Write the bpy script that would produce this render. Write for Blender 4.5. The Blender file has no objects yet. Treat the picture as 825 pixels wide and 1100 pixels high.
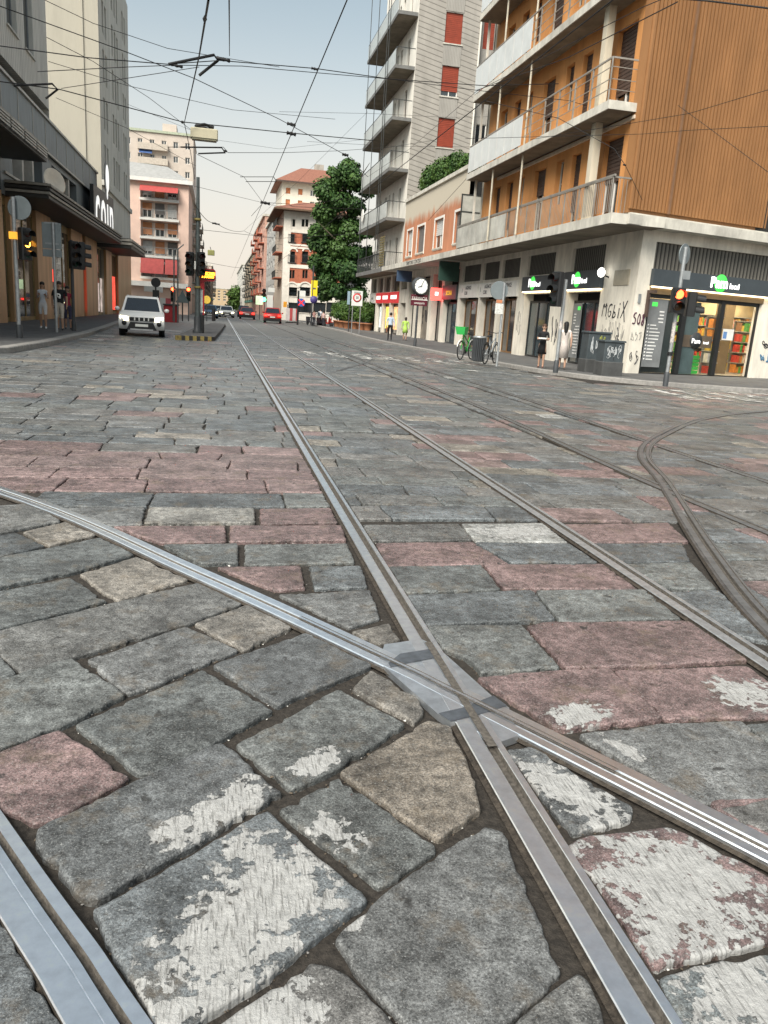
import bpy, math, random
from mathutils import Vector, Matrix
random.seed(11)
C = bpy.context.scene.collection
SC = bpy.context.scene
V = Vector
rad = math.radians
# ------------------------------------------------------------ camera (solved from the rails and the plumb lines)
FPX, CX, CY, EYE = 840.0, 412.5, 550.0, 1.5
_d1 = V((236-CX, 328-CY, FPX)).normalized()
_d2 = V((236+1000-CX, 328+66-CY, FPX))
_Z = _d1.cross(_d2).normalized()
if _Z.y > 0: _Z = -_Z
_Y = _d1
_X = _Y.cross(_Z)
if _X.x < 0: _X = -_X
def ray(u, v):
    d = V((u-CX, v-CY, FPX)); return V((_X.dot(d), _Y.dot(d), _Z.dot(d)))
def gz(u, v, z=0.0):
    d = ray(u, v); t = (z-EYE)/d.z; return V((d.x*t, d.y*t, z))
def onX(u, v, X):
    d = ray(u, v); t = X/d.x; return V((X, d.y*t, EYE+d.z*t))
def onY(u, v, Y):
    d = ray(u, v); t = Y/d.y; return V((d.x*t, Y, EYE+d.z*t))
def proj(p):
    q = V(p)-V((0, 0, EYE)); c = _X*q.x+_Y*q.y+_Z*q.z
    if c.z < .05: return (-9999, -9999)
    return (CX+FPX*c.x/c.z, CY+FPX*c.y/c.z)
cam = bpy.data.cameras.new('camera'); co = bpy.data.objects.new('camera', cam); C.objects.link(co)
cam.sensor_fit = 'HORIZONTAL'; cam.sensor_width = 36; cam.lens = FPX/825*36
cam.clip_start = .05; cam.clip_end = 3000
_r = V((_X.x, _Y.x, _Z.x)); _u = -V((_X.y, _Y.y, _Z.y)); _b = -V((_X.z, _Y.z, _Z.z))
co.matrix_world = Matrix(((_r.x, _u.x, _b.x, 0), (_r.y, _u.y, _b.y, 0), (_r.z, _u.z, _b.z, EYE), (0, 0, 0, 1)))
SC.camera = co

# ------------------------------------------------------------ materials
def nd(t, kind, **kw):
    n = t.nodes.new(kind)
    for k, v in kw.items():
        if k in n.inputs: n.inputs[k].default_value = v
        else: setattr(n, k, v)
    return n
_mc = {}
def M(name, col=(.5, .5, .5), rough=.7, metal=0., var=.18, scale=2.5, bump=.0, emit=0., streak=1., spec=.4, detail=6, grime=0.):
    if name in _mc: return _mc[name]
    m = bpy.data.materials.new(name); m.use_nodes = True; t = m.node_tree; b = t.nodes['Principled BSDF']
    b.inputs['Roughness'].default_value = rough; b.inputs['Metallic'].default_value = metal
    b.inputs['Specular IOR Level'].default_value = spec
    g = nd(t, 'ShaderNodeNewGeometry'); mp = nd(t, 'ShaderNodeMapping'); mp.inputs['Scale'].default_value = (1, 1, 1/streak)
    t.links.new(g.outputs['Position'], mp.inputs['Vector'])
    n = nd(t, 'ShaderNodeTexNoise', Scale=scale, Detail=detail, Roughness=.62); t.links.new(mp.outputs[0], n.inputs['Vector'])
    r = nd(t, 'ShaderNodeMapRange'); r.inputs['From Min'].default_value = .3; r.inputs['From Max'].default_value = .7
    r.inputs['To Min'].default_value = 1-var; r.inputs['To Max'].default_value = 1+var
    t.links.new(n.outputs['Fac'], r.inputs['Value'])
    x = nd(t, 'ShaderNodeMix', data_type='RGBA', blend_type='MULTIPLY'); x.inputs['Factor'].default_value = 1
    x.inputs['A'].default_value = (*col, 1); t.links.new(r.outputs[0], x.inputs['B'])
    out = x.outputs['Result']
    if grime:
        n2 = nd(t, 'ShaderNodeTexNoise', Scale=.7, Detail=9, Roughness=.72); t.links.new(mp.outputs[0], n2.inputs['Vector'])
        r2 = nd(t, 'ShaderNodeMapRange'); r2.inputs['From Min'].default_value = .5; r2.inputs['From Max'].default_value = .72
        r2.inputs['To Max'].default_value = grime; t.links.new(n2.outputs['Fac'], r2.inputs['Value'])
        x2 = nd(t, 'ShaderNodeMix', data_type='RGBA'); t.links.new(r2.outputs[0], x2.inputs['Factor'])
        t.links.new(out, x2.inputs['A']); x2.inputs['B'].default_value = (col[0]*.35, col[1]*.34, col[2]*.33, 1); out = x2.outputs['Result']
    t.links.new(out, b.inputs['Base Color'])
    if bump:
        bp = nd(t, 'ShaderNodeBump', Strength=min(1, bump), Distance=.02); t.links.new(n.outputs['Fac'], bp.inputs['Height']); t.links.new(bp.outputs[0], b.inputs['Normal'])
    if emit:
        t.links.new(out, b.inputs['Emission Color']); b.inputs['Emission Strength'].default_value = emit
    _mc[name] = m; return m
def stripes_mat(name, col, dark, axis, period, slant=0., depth=.6, width=.2, axis2=None):
    """siding / louvre / rib lines at a fixed world period along one axis"""
    if name in _mc: return _mc[name]
    m = M(name, col, .75, var=.16, scale=1.2, streak=3); t = m.node_tree; b = t.nodes['Principled BSDF']
    g = nd(t, 'ShaderNodeNewGeometry'); sx = nd(t, 'ShaderNodeSeparateXYZ'); t.links.new(g.outputs['Position'], sx.inputs[0])
    a = nd(t, 'ShaderNodeMath', operation='MULTIPLY_ADD'); t.links.new(sx.outputs[axis2 or 'X'], a.inputs[0]); a.inputs[1].default_value = slant; t.links.new(sx.outputs[axis], a.inputs[2])
    d = nd(t, 'ShaderNodeMath', operation='DIVIDE'); t.links.new(a.outputs[0], d.inputs[0]); d.inputs[1].default_value = period
    f = nd(t, 'ShaderNodeMath', operation='FRACT'); t.links.new(d.outputs[0], f.inputs[0])
    rp = nd(t, 'ShaderNodeMapRange', interpolation_type='SMOOTHSTEP'); rp.inputs['From Min'].default_value = 0; rp.inputs['From Max'].default_value = width; t.links.new(f.outputs[0], rp.inputs['Value'])
    old = b.inputs['Base Color'].links[0].from_socket
    x = nd(t, 'ShaderNodeMix', data_type='RGBA'); x.inputs['A'].default_value = (*dark, 1); t.links.new(old, x.inputs['B']); t.links.new(rp.outputs[0], x.inputs['Factor'])
    t.links.new(x.outputs['Result'], b.inputs['Base Color'])
    bp = nd(t, 'ShaderNodeBump', Strength=depth, Distance=.03); t.links.new(rp.outputs[0], bp.inputs['Height']); t.links.new(bp.outputs[0], b.inputs['Normal'])
    return m
def glass_mat(name, col, rough=.06, see=0.):
    if name in _mc: return _mc[name]
    m = M(name, col, rough, 0, var=.35, scale=.8, spec=.9); t = m.node_tree; b = t.nodes['Principled BSDF']
    b.inputs['IOR'].default_value = 1.6
    if see:
        tr = nd(t, 'ShaderNodeBsdfTransparent'); mx = nd(t, 'ShaderNodeMixShader'); mx.inputs[0].default_value = see
        o = t.nodes['Material Output']; t.links.new(b.outputs[0], mx.inputs[1]); t.links.new(tr.outputs[0], mx.inputs[2]); t.links.new(mx.outputs[0], o.inputs['Surface'])
    return m
GL = glass_mat('window_glass', (.018, .022, .025))
GLB = glass_mat('window_glass_blue', (.03, .05, .06))
GLS = glass_mat('shop_glass', (.02, .03, .03), .04, .82)
WHITE = M('white_paint', (.75, .74, .70), .5, var=.08)
BLACK = M('black_paint', (.015, .016, .017), .45, var=.2)
DGREY = M('dark_grey_metal', (.05, .055, .06), .5, var=.2)
GREY = M('grey_metal', (.28, .30, .31), .45, .3, var=.15)
GALV = M('galvanised_steel', (.36, .38, .39), .42, .5, var=.2, scale=8)
CONC = M('concrete', (.36, .34, .30), .85, var=.25, scale=1.6, streak=3, bump=.2, grime=.5)

# ------------------------------------------------------------ mesh builder
class MB:
    def __init__(s, frame=None): s.v = []; s.f = []; s.m = []; s.fr = frame; s.k = 0; s.sm = []
    def add(s, pts, faces, smooth=False):
        o = len(s.v)
        for p in pts:
            p = V(p); s.v.append(s.fr @ p if s.fr is not None else p)
        for f in faces: s.f.append([o+i for i in f]); s.m.append(s.k); s.sm.append(smooth)
    def mat(s, k): s.k = k; return s
    def quad(s, a, b, c, d): s.add((a, b, c, d), ((0, 1, 2, 3),)); return s
    def poly(s, pts): s.add(pts, (tuple(range(len(pts))),)); return s
    def box(s, x0, x1, y0, y1, z0, z1):
        p = [(x0, y0, z0), (x1, y0, z0), (x1, y1, z0), (x0, y1, z0), (x0, y0, z1), (x1, y0, z1), (x1, y1, z1), (x0, y1, z1)]
        s.add(p, ((0, 3, 2, 1), (4, 5, 6, 7), (0, 1, 5, 4), (1, 2, 6, 5), (2, 3, 7, 6), (3, 0, 4, 7))); return s
    def bbox(s, x0, x1, y0, y1, z0, z1, b=.02):
        """box with bevelled vertical and top edges"""
        ring = lambda i, z: [(x0+i+b, y0+i, z), (x1-i-b, y0+i, z), (x1-i, y0+i+b, z), (x1-i, y1-i-b, z), (x1-i-b, y1-i, z), (x0+i+b, y1-i, z), (x0+i, y1-i-b, z), (x0+i, y0+i+b, z)]
        s.add(ring(0, z0)+ring(0, z1-b)+ring(b, z1), [tuple(range(7, -1, -1)), tuple(range(16, 24))]+[(r*8+i, r*8+(i+1) % 8, r*8+8+(i+1) % 8, r*8+8+i) for r in (0, 1) for i in range(8)]); return s
    def tube(s, pts, r, n=6, caps=True, smooth=True):
        pts = [V(p) for p in pts]; rs = r if isinstance(r, (list, tuple)) else [r]*len(pts); vs = []; fs = []
        for i, p in enumerate(pts):
            t = (pts[min(i+1, len(pts)-1)]-pts[max(i-1, 0)]).normalized()
            a = t.cross(V((0, 0, 1)) if abs(t.z) < .95 else V((0, 1, 0))).normalized(); b = t.cross(a)
            for k in range(n): vs.append(p+(a*math.cos(2*math.pi*k/n)+b*math.sin(2*math.pi*k/n))*rs[i])
        for i in range(len(pts)-1):
            for k in range(n): fs.append((i*n+k, i*n+(k+1) % n, (i+1)*n+(k+1) % n, (i+1)*n+k))
        s.add(vs, fs, smooth)
        if caps:
            o = len(vs); s.add([vs[k] for k in range(n)], (tuple(range(n-1, -1, -1)),)); s.add([vs[o-n+k] for k in range(n)], (tuple(range(n)),))
        return s
    def lathe(s, c, axis, prof, n=20, smooth=True):
        """prof: (radius, offset along axis)"""
        ax = V(axis).normalized(); a = ax.cross(V((0, 0, 1)) if abs(ax.z) < .9 else V((0, 1, 0))).normalized(); b = ax.cross(a); c = V(c)
        vs = [c+ax*h+(a*math.cos(2*math.pi*k/n)+b*math.sin(2*math.pi*k/n))*max(r, 1e-4) for r, h in prof for k in range(n)]
        s.add(vs, [(i*n+k, i*n+(k+1) % n, (i+1)*n+(k+1) % n, (i+1)*n+k) for i in range(len(prof)-1) for k in range(n)], smooth); return s
    def ell(s, c, r, n=10, m=7):
        c = V(c); vs = []; fs = []
        for i in range(m+1):
            th = math.pi*i/m
            for k in range(n): ph = 2*math.pi*k/n; vs.append(c+V((r[0]*math.sin(th)*math.cos(ph), r[1]*math.sin(th)*math.sin(ph), r[2]*math.cos(th))))
        for i in range(m):
            for k in range(n): fs.append((i*n+k, (i+1)*n+k, (i+1)*n+(k+1) % n, i*n+(k+1) % n))
        s.add(vs, fs, True); return s
    def disc(s, c, axis, r, th=.02, n=24):
        s.lathe(c, axis, [(0, -th/2), (r*.97, -th/2), (r, 0), (r*.97, th/2), (0, th/2)], n, False); return s
    def prism(s, pts, off):
        off = V(off); n = len(pts); pts = [V(p) for p in pts]
        s.add(pts+[p+off for p in pts], [tuple(range(n-1, -1, -1)), tuple(range(n, 2*n))]+[(i, (i+1) % n, n+(i+1) % n, n+i) for i in range(n)]); return s
    def build(s, name, mats, parent=None, origin=None):
        me = bpy.data.meshes.new(name); mats = mats if isinstance(mats, (list, tuple)) else [mats]
        o0 = V((0, 0, 0))
        if origin is not None: o0 = V(origin)
        elif parent is not None: o0 = V(parent.get('_o', (0, 0, 0)))
        me.from_pydata([tuple(p-o0) for p in s.v], [], s.f)
        for m in mats: me.materials.append(m)
        if len(mats) > 1: me.polygons.foreach_set('material_index', s.m)
        me.polygons.foreach_set('use_smooth', s.sm); me.update()
        o = bpy.data.objects.new(name, me); C.objects.link(o)
        if parent is not None: o.parent = parent; o['_o'] = tuple(o0)
        else:
            o.location = o0; o['_o'] = tuple(o0)
        return o
def tag(o, label, cat, group=None):
    o['label'] = label; o['category'] = cat
    if group: o['group'] = group
    return o
def thing(name, label, cat, loc=(0, 0, 0), group=None, local=False):
    """an Empty at the thing's base; children given in world coordinates unless local=True"""
    o = bpy.data.objects.new(name, None); C.objects.link(o); o.location = loc; o.empty_display_size = .2
    o['_o'] = (0., 0., 0.) if local else tuple(loc)
    return tag(o, label, cat, group)
def struct(name, mb, mats): o = mb.build(name, mats); o['kind'] = 'structure'; return o
def copy_tree(o, parent=None):
    c = o.copy(); C.objects.link(c)
    if parent is not None: c.parent = parent
    for ch in list(o.children): copy_tree(ch, c)
    return c
def text(s, size, mtx, mat, parent, name='lettering', ext=.004, sx=1., bold=0., align='CENTER', spc=1.):
    cu = bpy.data.curves.new('t', 'FONT'); cu.body = s; cu.size = size; cu.extrude = ext; cu.offset = bold; cu.align_x = align; cu.align_y = 'CENTER'; cu.resolution_u = 3; cu.space_character = spc
    to = bpy.data.objects.new('t', cu); C.objects.link(to)
    bpy.context.view_layer.update()
    me = bpy.data.meshes.new_from_object(to.evaluated_get(bpy.context.evaluated_depsgraph_get()))
    bpy.data.objects.remove(to)
    o0 = V(parent['_o']); mx = Matrix.Translation(-o0) @ mtx @ Matrix.Diagonal((sx, 1, 1, 1))
    me.transform(mx); me.materials.clear(); me.materials.append(mat)
    o = bpy.data.objects.new(name, me); C.objects.link(o); o.parent = parent; o['_o'] = tuple(o0); return o
def plane_mtx(p, right, up=(0, 0, 1)):
    """text plane at p, x = right, y = up, facing x cross y"""
    r = V(right).normalized(); u = V(up); n = r.cross(u)
    return Matrix(((r.x, u.x, n.x, p[0]), (r.y, u.y, n.y, p[1]), (r.z, u.z, n.z, p[2]), (0, 0, 0, 1)))
def frame(p0, u, n):
    """local (along, outward, up) -> world"""
    return Matrix(((u[0], n[0], 0, p0[0]), (u[1], n[1], 0, p0[1]), (0, 0, 1, 0), (0, 0, 0, 1)))
def facade(mb, a0, a1, z0, z1, holes, depth=.2, d=0.):
    """wall sheet in the mb frame with openings and reveals; holes: (a0,a1,z0,z1)"""
    us = sorted({a0, a1, *[h[0] for h in holes], *[h[1] for h in holes]}); zs = sorted({z0, z1, *[h[2] for h in holes], *[h[3] for h in holes]})
    us = [u for u in us if a0 <= u <= a1]; zs = [z for z in zs if z0 <= z <= z1]
    for i in range(len(us)-1):
        for j in range(len(zs)-1):
            cu, cz = (us[i]+us[i+1])/2, (zs[j]+zs[j+1])/2
            if any(h[0] < cu < h[1] and h[2] < cz < h[3] for h in holes): continue
            mb.quad((us[i], d, zs[j]), (us[i+1], d, zs[j]), (us[i+1], d, zs[j+1]), (us[i], d, zs[j+1]))
    for h in holes:
        p = [(h[0], h[2]), (h[1], h[2]), (h[1], h[3]), (h[0], h[3])]
        for i in range(4):
            q, r = p[i], p[(i+1) % 4]; mb.quad((q[0], d, q[1]), (r[0], d, r[1]), (r[0], d-depth, r[1]), (q[0], d-depth, q[1]))
def window(fr, h, parent, pane, fmat=WHITE, depth=.2, fw=.07, mull=1, trans=0, sill=None, shutter=None, drop=1., surround=None, d=0., rail=None):
    """window part (frame ring) with pane / shutter / sill sub-parts, set back in its opening"""
    a0, a1, z0, z1 = h; y0, y1 = d-depth, d-depth+.06
    f = MB(fr); f.box(a0, a0+fw, y0, y1, z0, z1).box(a1-fw, a1, y0, y1, z0, z1).box(a0+fw, a1-fw, y0, y1, z0, z0+fw).box(a0+fw, a1-fw, y0, y1, z1-fw, z1)
    for i in range(mull): c = a0+(a1-a0)*(i+1)/(mull+1); f.box(c-fw*.6, c+fw*.6, y0, y1-.004, z0+fw, z1-fw)
    for i in range(trans): c = z0+(z1-z0)*(i+1)/(trans+1); f.box(a0+fw, a1-fw, y0, y1-.008, c-fw*.4, c+fw*.4)
    if surround:
        s = .14; 
        for q in ((a0-s, a0, z0-s, z1+s), (a1, a1+s, z0-s, z1+s), (a0, a1, z1, z1+s), (a0, a1, z0-s, z0)): f.box(q[0], q[1], d-.01, d+.035, q[2], q[3])
    w = f.build('window', fmat, parent)
    p = MB(fr); p.quad((a0, y0+.02, z0), (a1, y0+.02, z0), (a1, y0+.02, z1), (a0, y0+.02, z1)); p.build('pane', pane, w)
    if shutter:
        s = MB(fr); zb = z1-(z1-z0)*drop; n = max(4, int((z1-zb)/.12)); hh = (z1-zb)/n
        for i in range(n): s.box(a0+.01, a1-.01, y1+.01, y1+.035, zb+i*hh, zb+(i+.86)*hh)
        s.quad((a0, y1+.012, zb), (a1, y1+.012, zb), (a1, y1+.012, z1), (a0, y1+.012, z1)); s.build('shutter', shutter, w)
    if sill: MB(fr).box(a0-.1, a1+.1, d-depth, d+.09, z0-.08, z0-.003).build('sill', sill, w)
    if rail:
        r = MB(fr); n = max(4, int((a1-a0+.3)/.14))
        for i in range(n+1): c = a0-.15+(a1-a0+.3)*i/n; r.box(c-.012, c+.012, d+.14, d+.165, z0, z0+1.0)
        r.box(a0-.17, a1+.17, d+.13, d+.175, z0+1, z0+1.05).box(a0-.17, a1+.17, d+.02, d+.2, z0-.1, z0-.003); r.build('railing', rail, w)
    return w
def railing(fr, a0, a1, d, z, parent, mat, h=1.05, step=.14, ends=None, panel=None, pmat=None, posts=1.2, thin=.014):
    """balcony railing along a, set at outward distance d; ends: inner distance to return to the wall"""
    r = MB(fr); r.box(a0, a1, d-.025, d+.025, z+h-.05, z+h); 
    n = max(1, int((a1-a0)/posts))
    for i in range(n+1): c = a0+(a1-a0)*i/n; r.box(max(a0, c-.025), min(a1, c+.025), d-.022, d+.022, z, z+h-.05)
    if step:
        for i in range(1, int((a1-a0)/step)): c = a0+i*step; r.box(c-thin/2, c+thin/2, d-.008, d+.008, z+.08, z+h-.05)
    if ends is not None:
        for c in (a0, a1):
            r.box(c-.02, c+.02, ends, d-.03, z+h-.05, z+h-.001)
            if step:
                for i in range(1, int((d-ends)/step)): e = ends+i*step; r.box(c-.007, c+.007, e-.007, e+.007, z+.04, z+h-.05)
    o = r.build('railing', mat, parent)
    if panel:
        for (p0, p1) in panel:
            q = MB(fr); k = max(1, int((p1-p0)/.95)); w = (p1-p0)/k
            for i in range(k): q.box(p0+i*w+.02, p0+(i+1)*w-.02, d+.03, d+.045, z+.06, z+h-.1)
            q.build('panel', pmat, o)
    return o
# ------------------------------------------------------------ paving material
def stone_material():
    m = bpy.data.materials.new('paving_stone'); m.use_nodes = True; t = m.node_tree; b = t.nodes['Principled BSDF']; L = t.links.new
    g = nd(t, 'ShaderNodeNewGeometry'); P = g.outputs['Position']
    at = nd(t, 'ShaderNodeAttribute', attribute_name='tint')
    def noise(sc, det=5, ro=.6, vec=P): n = nd(t, 'ShaderNodeTexNoise', Scale=sc, Detail=det, Roughness=ro); L(vec, n.inputs['Vector']); return n.outputs['Fac']
    def mr(v, a, bb, c, d, smooth=False):
        r = nd(t, 'ShaderNodeMapRange'); r.inputs['From Min'].default_value = a; r.inputs['From Max'].default_value = bb; r.inputs['To Min'].default_value = c; r.inputs['To Max'].default_value = d
        if smooth: r.interpolation_type = 'SMOOTHSTEP'
        L(v, r.inputs['Value']); return r.outputs[0]
    def mix(A, B, F=None, bt='MIX', f=1.):
        x = nd(t, 'ShaderNodeMix', data_type='RGBA', blend_type=bt)
        if F is None: x.inputs['Factor'].default_value = f
        else: L(F, x.inputs['Factor'])
        for s, k in ((A, 'A'), (B, 'B')):
            if isinstance(s, tuple): x.inputs[k].default_value = s
            else: L(s, x.inputs[k])
        return x.outputs['Result']
    def ma(op, a, bb=None, c=None):
        n = nd(t, 'ShaderNodeMath', operation=op)
        for i, s in enumerate((a, bb, c)):
            if s is None: continue
            if isinstance(s, (int, float)): n.inputs[i].default_value = s
            else: L(s, n.inputs[i])
        return n.outputs[0]
    big = noise(3.2, 6, .62); mid = noise(19, 7, .7); grain = noise(120, 5, .82); spk = noise(190, 3, .75)
    vo = nd(t, 'ShaderNodeTexVoronoi', Scale=75.); L(P, vo.inputs['Vector'])
    c = mix(at.outputs['Color'], mr(big, .32, .68, .5, 1.55), bt='MULTIPLY')
    c = mix(c, mr(mid, .33, .67, .45, 1.65), bt='MULTIPLY')
    c = mix(c, mr(grain, .35, .65, .32, 1.72), bt='MULTIPLY')
    c = mix(c, (.46, .47, .46, 1), mr(spk, .575, .68, 0, .62))          # pale mineral flecks
    c = mix(c, (.02, .021, .02, 1), mr(spk, .43, .34, 0, .9))         # dark flecks
    c = mix(c, (.028, .028, .027, 1), mr(noise(11., 5, .55), .655, .69, 0, .8))   # gum and tar spots
    c = mix(c, (.16, .125, .085, 1), mr(noise(4.5, 9, .72), .54, .70, 0, .6))     # brown dust stains
    # worn white paint: patches of the old crossing stripes
    best = None
    for (px, py, qx, qy, wd) in PAINT:
        a, e = gz(px, py), gz(qx, qy); ctr = (a+e)/2; dv = e-a; ln = dv.length/2
        mp = nd(t, 'ShaderNodeMapping', vector_type='TEXTURE'); mp.inputs['Location'].default_value = (ctr.x, ctr.y, 0)
        mp.inputs['Rotation'].default_value = (0, 0, math.atan2(dv.y, dv.x)); mp.inputs['Scale'].default_value = (ln, wd, 1)
        L(P, mp.inputs['Vector']); l = nd(t, 'ShaderNodeVectorMath', operation='LENGTH'); L(mp.outputs[0], l.inputs[0]); o = l.outputs['Value']
        best = o if best is None else ma('MINIMUM', best, o)
    n1 = noise(6.5, 9, .66); n2 = noise(26, 6, .62)
    v = ma('ADD', ma('SUBTRACT', 1.02, best), ma('ADD', ma('MULTIPLY', ma('SUBTRACT', n1, .5), 3.6), ma('MULTIPLY', ma('SUBTRACT', n2, .5), 2.4)))
    hit = mr(best, 1.25, 1.5, 1., 0.)
    pm = ma('MULTIPLY', mr(v, 0., .06, 0, 1), hit)
    ring = ma('MULTIPLY', mr(v, -.09, 0., 0, .55), hit)
    mps = nd(t, 'ShaderNodeMapping'); mps.inputs['Rotation'].default_value = (0, 0, rad(-22)); mps.inputs['Scale'].default_value = (150, 16, 1); L(P, mps.inputs['Vector'])
    brush = noise(1., 4, .6, mps.outputs[0])
    pc = mix((.43, .43, .42, 1), (.17, .168, .16, 1), mr(brush, .50, .66, 0, .85))
    pc = mix(pc, mr(mid, .3, .7, .78, 1.15), bt='MULTIPLY')
    c = mix(c, (.055, .053, .05, 1), ring); c = mix(c, pc, pm)
    L(c, b.inputs['Base Color'])
    L(mr(mid, .3, .7, .30, .54), b.inputs['Roughness']); b.inputs['Specular IOR Level'].default_value = .5
    h = ma('ADD', ma('ADD', ma('MULTIPLY', grain, .75), ma('ADD', ma('MULTIPLY', mid, 1.5), ma('MULTIPLY', noise(8., 4, .55), 2.2))), ma('ADD', ma('MULTIPLY', pm, .28), ma('MULTIPLY', vo.outputs['Distance'], .25)))
    h = ma('SUBTRACT', h, ma('MULTIPLY', ma('MULTIPLY', mr(brush, .52, .72, 0, 1), pm), .25))
    bp = nd(t, 'ShaderNodeBump', Strength=.75, Distance=.0075); L(h, bp.inputs['Height']); L(bp.outputs[0], b.inputs['Normal'])
    return m
# worn paint patches: (pixel a, pixel b) ends of the long axis, half width in metres
PAINT = [(185, 1085, 330, 905, .145), (250, 900, 350, 985, .08), (180, 905, 280, 838, .075), (305, 835, 365, 805, .05), (335, 875, 385, 905, .05),
         (235, 1100, 345, 1070, .10), (560, 815, 665, 880, .105), (640, 915, 810, 985, .24), (730, 1075, 840, 1040, .12), (590, 775, 645, 760, .07), (770, 745, 840, 740, .13),
         (650, 790, 690, 815, .03), (520, 572, 590, 568, .16), (368, 995, 392, 985, .025)]
STONE = stone_material()
DIRT = M('joint_dirt', (.034, .029, .024), .9, var=.6, scale=38, bump=.7, detail=9)
# ------------------------------------------------------------ rails (centre lines in plan)
def smooth(pts, n=8):
    out = []
    P = [V((p[0], p[1], 0)) for p in pts]
    for i in range(len(P)-1):
        p0 = P[max(i-1, 0)]; p1 = P[i]; p2 = P[i+1]; p3 = P[min(i+2, len(P)-1)]
        for k in range(n):
            s = k/n; out.append(.5*((2*p1)+(p2-p0)*s+(2*p0-5*p1+4*p2-p3)*s*s+(3*p1-p0-3*p2+p3)*s**3))
    out.append(P[-1]); return out
RA = [V((.972, y, 0)) for y in (-3, 0, 2, 4, 8, 16, 40, 80, 200)]
RB = [V((2.61, y, 0)) for y in (-3, 0, 2, 4, 8, 16, 40, 80, 200)]
RC = smooth([(-9, 12.6), (-5.2, 9.85), (-1.65, 6.38), (-.12, 4.40), (.77, 3.14), (.972, 2.83), (1.65, 1.76), (2.35, .6), (3.2, -.9)])
RD = smooth([(-9.6, 10.6), (-6., 7.9), (-2.62, 4.75), (-1.25, 3.03), tuple(gz(42, 985))[:2], tuple(gz(117, 1100))[:2], (.40, .42), (1.35, -1.2)])
RF = smooth([(4.40, -3), (4.40, 3), (4.41, 7.4), (4.62, 11.6), (4.75, 16), (4.8, 30), (4.8, 80), (4.8, 200)])
RG = smooth([(6.02, -3), (6.0, 3), (5.96, 8), (6.1, 11.6), (6.35, 16), (6.45, 30), (6.45, 80), (6.45, 200)])
RE = smooth([(2.60, .2), (2.61, 1.2), (2.70, 2.3), (2.95, 3.47), (3.51, 4.88), (4.55, 7.18), (5.34, 9.01), (6.63, 10.79), (9.21, 13.48), (12.23, 15.5), (17, 17.6), (24, 18.6)])
RH = smooth([(2.62, 17.5), (2.72, 20), (3.1, 23), (3.75, 27.5), (4.3, 33), (4.8, 42)])
RI = smooth([(2.9, 20.5), (3.9, 23.3), (4.75, 25.7), (5.6, 29), (6.2, 34), (6.45, 42)])
RAILS = [RA, RB, RC, RD, RF, RG]
def near_rail(rl, p):
    best = (1e9, None, None)
    for i in range(len(rl)-1):
        a, b = rl[i], rl[i+1]; d = b-a; s = max(0, min(1, (p-a).dot(d)/d.length_squared)); q = a+d*s; e = (p-q).length
        if e < best[0]: best = (e, q, d.normalized())
    return best
# ------------------------------------------------------------ stones
GREYS = [(0.102, 0.11, 0.11), (0.113, 0.12, 0.118), (0.089, 0.098, 0.103), (0.125, 0.129, 0.129), (0.107, 0.118, 0.125), (0.121, 0.119, 0.115), (0.095, 0.101, 0.104), (0.112, 0.113, 0.11)]
REDS = [(0.172, 0.123, 0.119), (0.16, 0.111, 0.108), (0.189, 0.139, 0.133), (0.151, 0.111, 0.108)]
TANS = [(.18, .165, .145), (.195, .178, .152)]
LIGHT = (.30, .305, .295)
def tint(pr, pt=.05, pl=.01):
    r = random.random(); c = random.choice(REDS) if r < pr else random.choice(TANS) if r < pr+pt else LIGHT if r < pr+pt+pl else random.choice(GREYS)
    k = random.uniform(.82, 1.16); return tuple(x*k for x in c)
SV, SF, ST, SS = [], [], [], []
PLACED = []
def area(p): return sum(p[i].x*p[(i+1) % len(p)].y-p[(i+1) % len(p)].x*p[i].y for i in range(len(p)))/2
def inset(p, d):
    n = len(p); out = []
    for i in range(n):
        e1 = (p[i]-p[i-1]).normalized(); e2 = (p[(i+1) % n]-p[i]).normalized(); n1 = V((-e1.y, e1.x, 0)); n2 = V((-e2.y, e2.x, 0)); b = n1+n2
        b = b.normalized() if b.length > .2 else n1
        out.append(p[i]+b*d/max(.5, b.dot(n1)))
    return out
def chunk(p, seg, amp):
    """corner-rounded, subdivided and chipped outline"""
    q = []; n = len(p); rr = random.Random(int(p[0].x*9973+p[0].y*7919))
    for i in range(n):
        a, b, c = p[i-1], p[i], p[(i+1) % n]; l = min((b-a).length, (c-b).length); r = min(l*.3, rr.uniform(.005, .02) if seg < .2 else .012)
        u = b+(a-b).normalized()*r; w = b+(c-b).normalized()*r
        q.append(u)
        if seg < .2: q.append((u+w)*.25+b*.5)
        q.append(w)
    out = []; n = len(q)
    for i in range(n):
        a, b = q[i], q[(i+1) % n]; k = max(1, int((b-a).length/seg))
        nn = V((-(b-a).y, (b-a).x, 0)).normalized() if (b-a).length > 1e-5 else V((0, 0, 0)); ph = rr.uniform(0, 6)
        for j in range(k):
            s = j/k; w = math.sin(ph+s*5)*amp*.8+rr.uniform(-amp, amp) if k > 1 and j else 0
            if k > 2 and j and rr.random() < .08: w += amp*rr.uniform(1.5, 4)
            out.append(a+(b-a)*s+nn*w)
    return out
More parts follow.
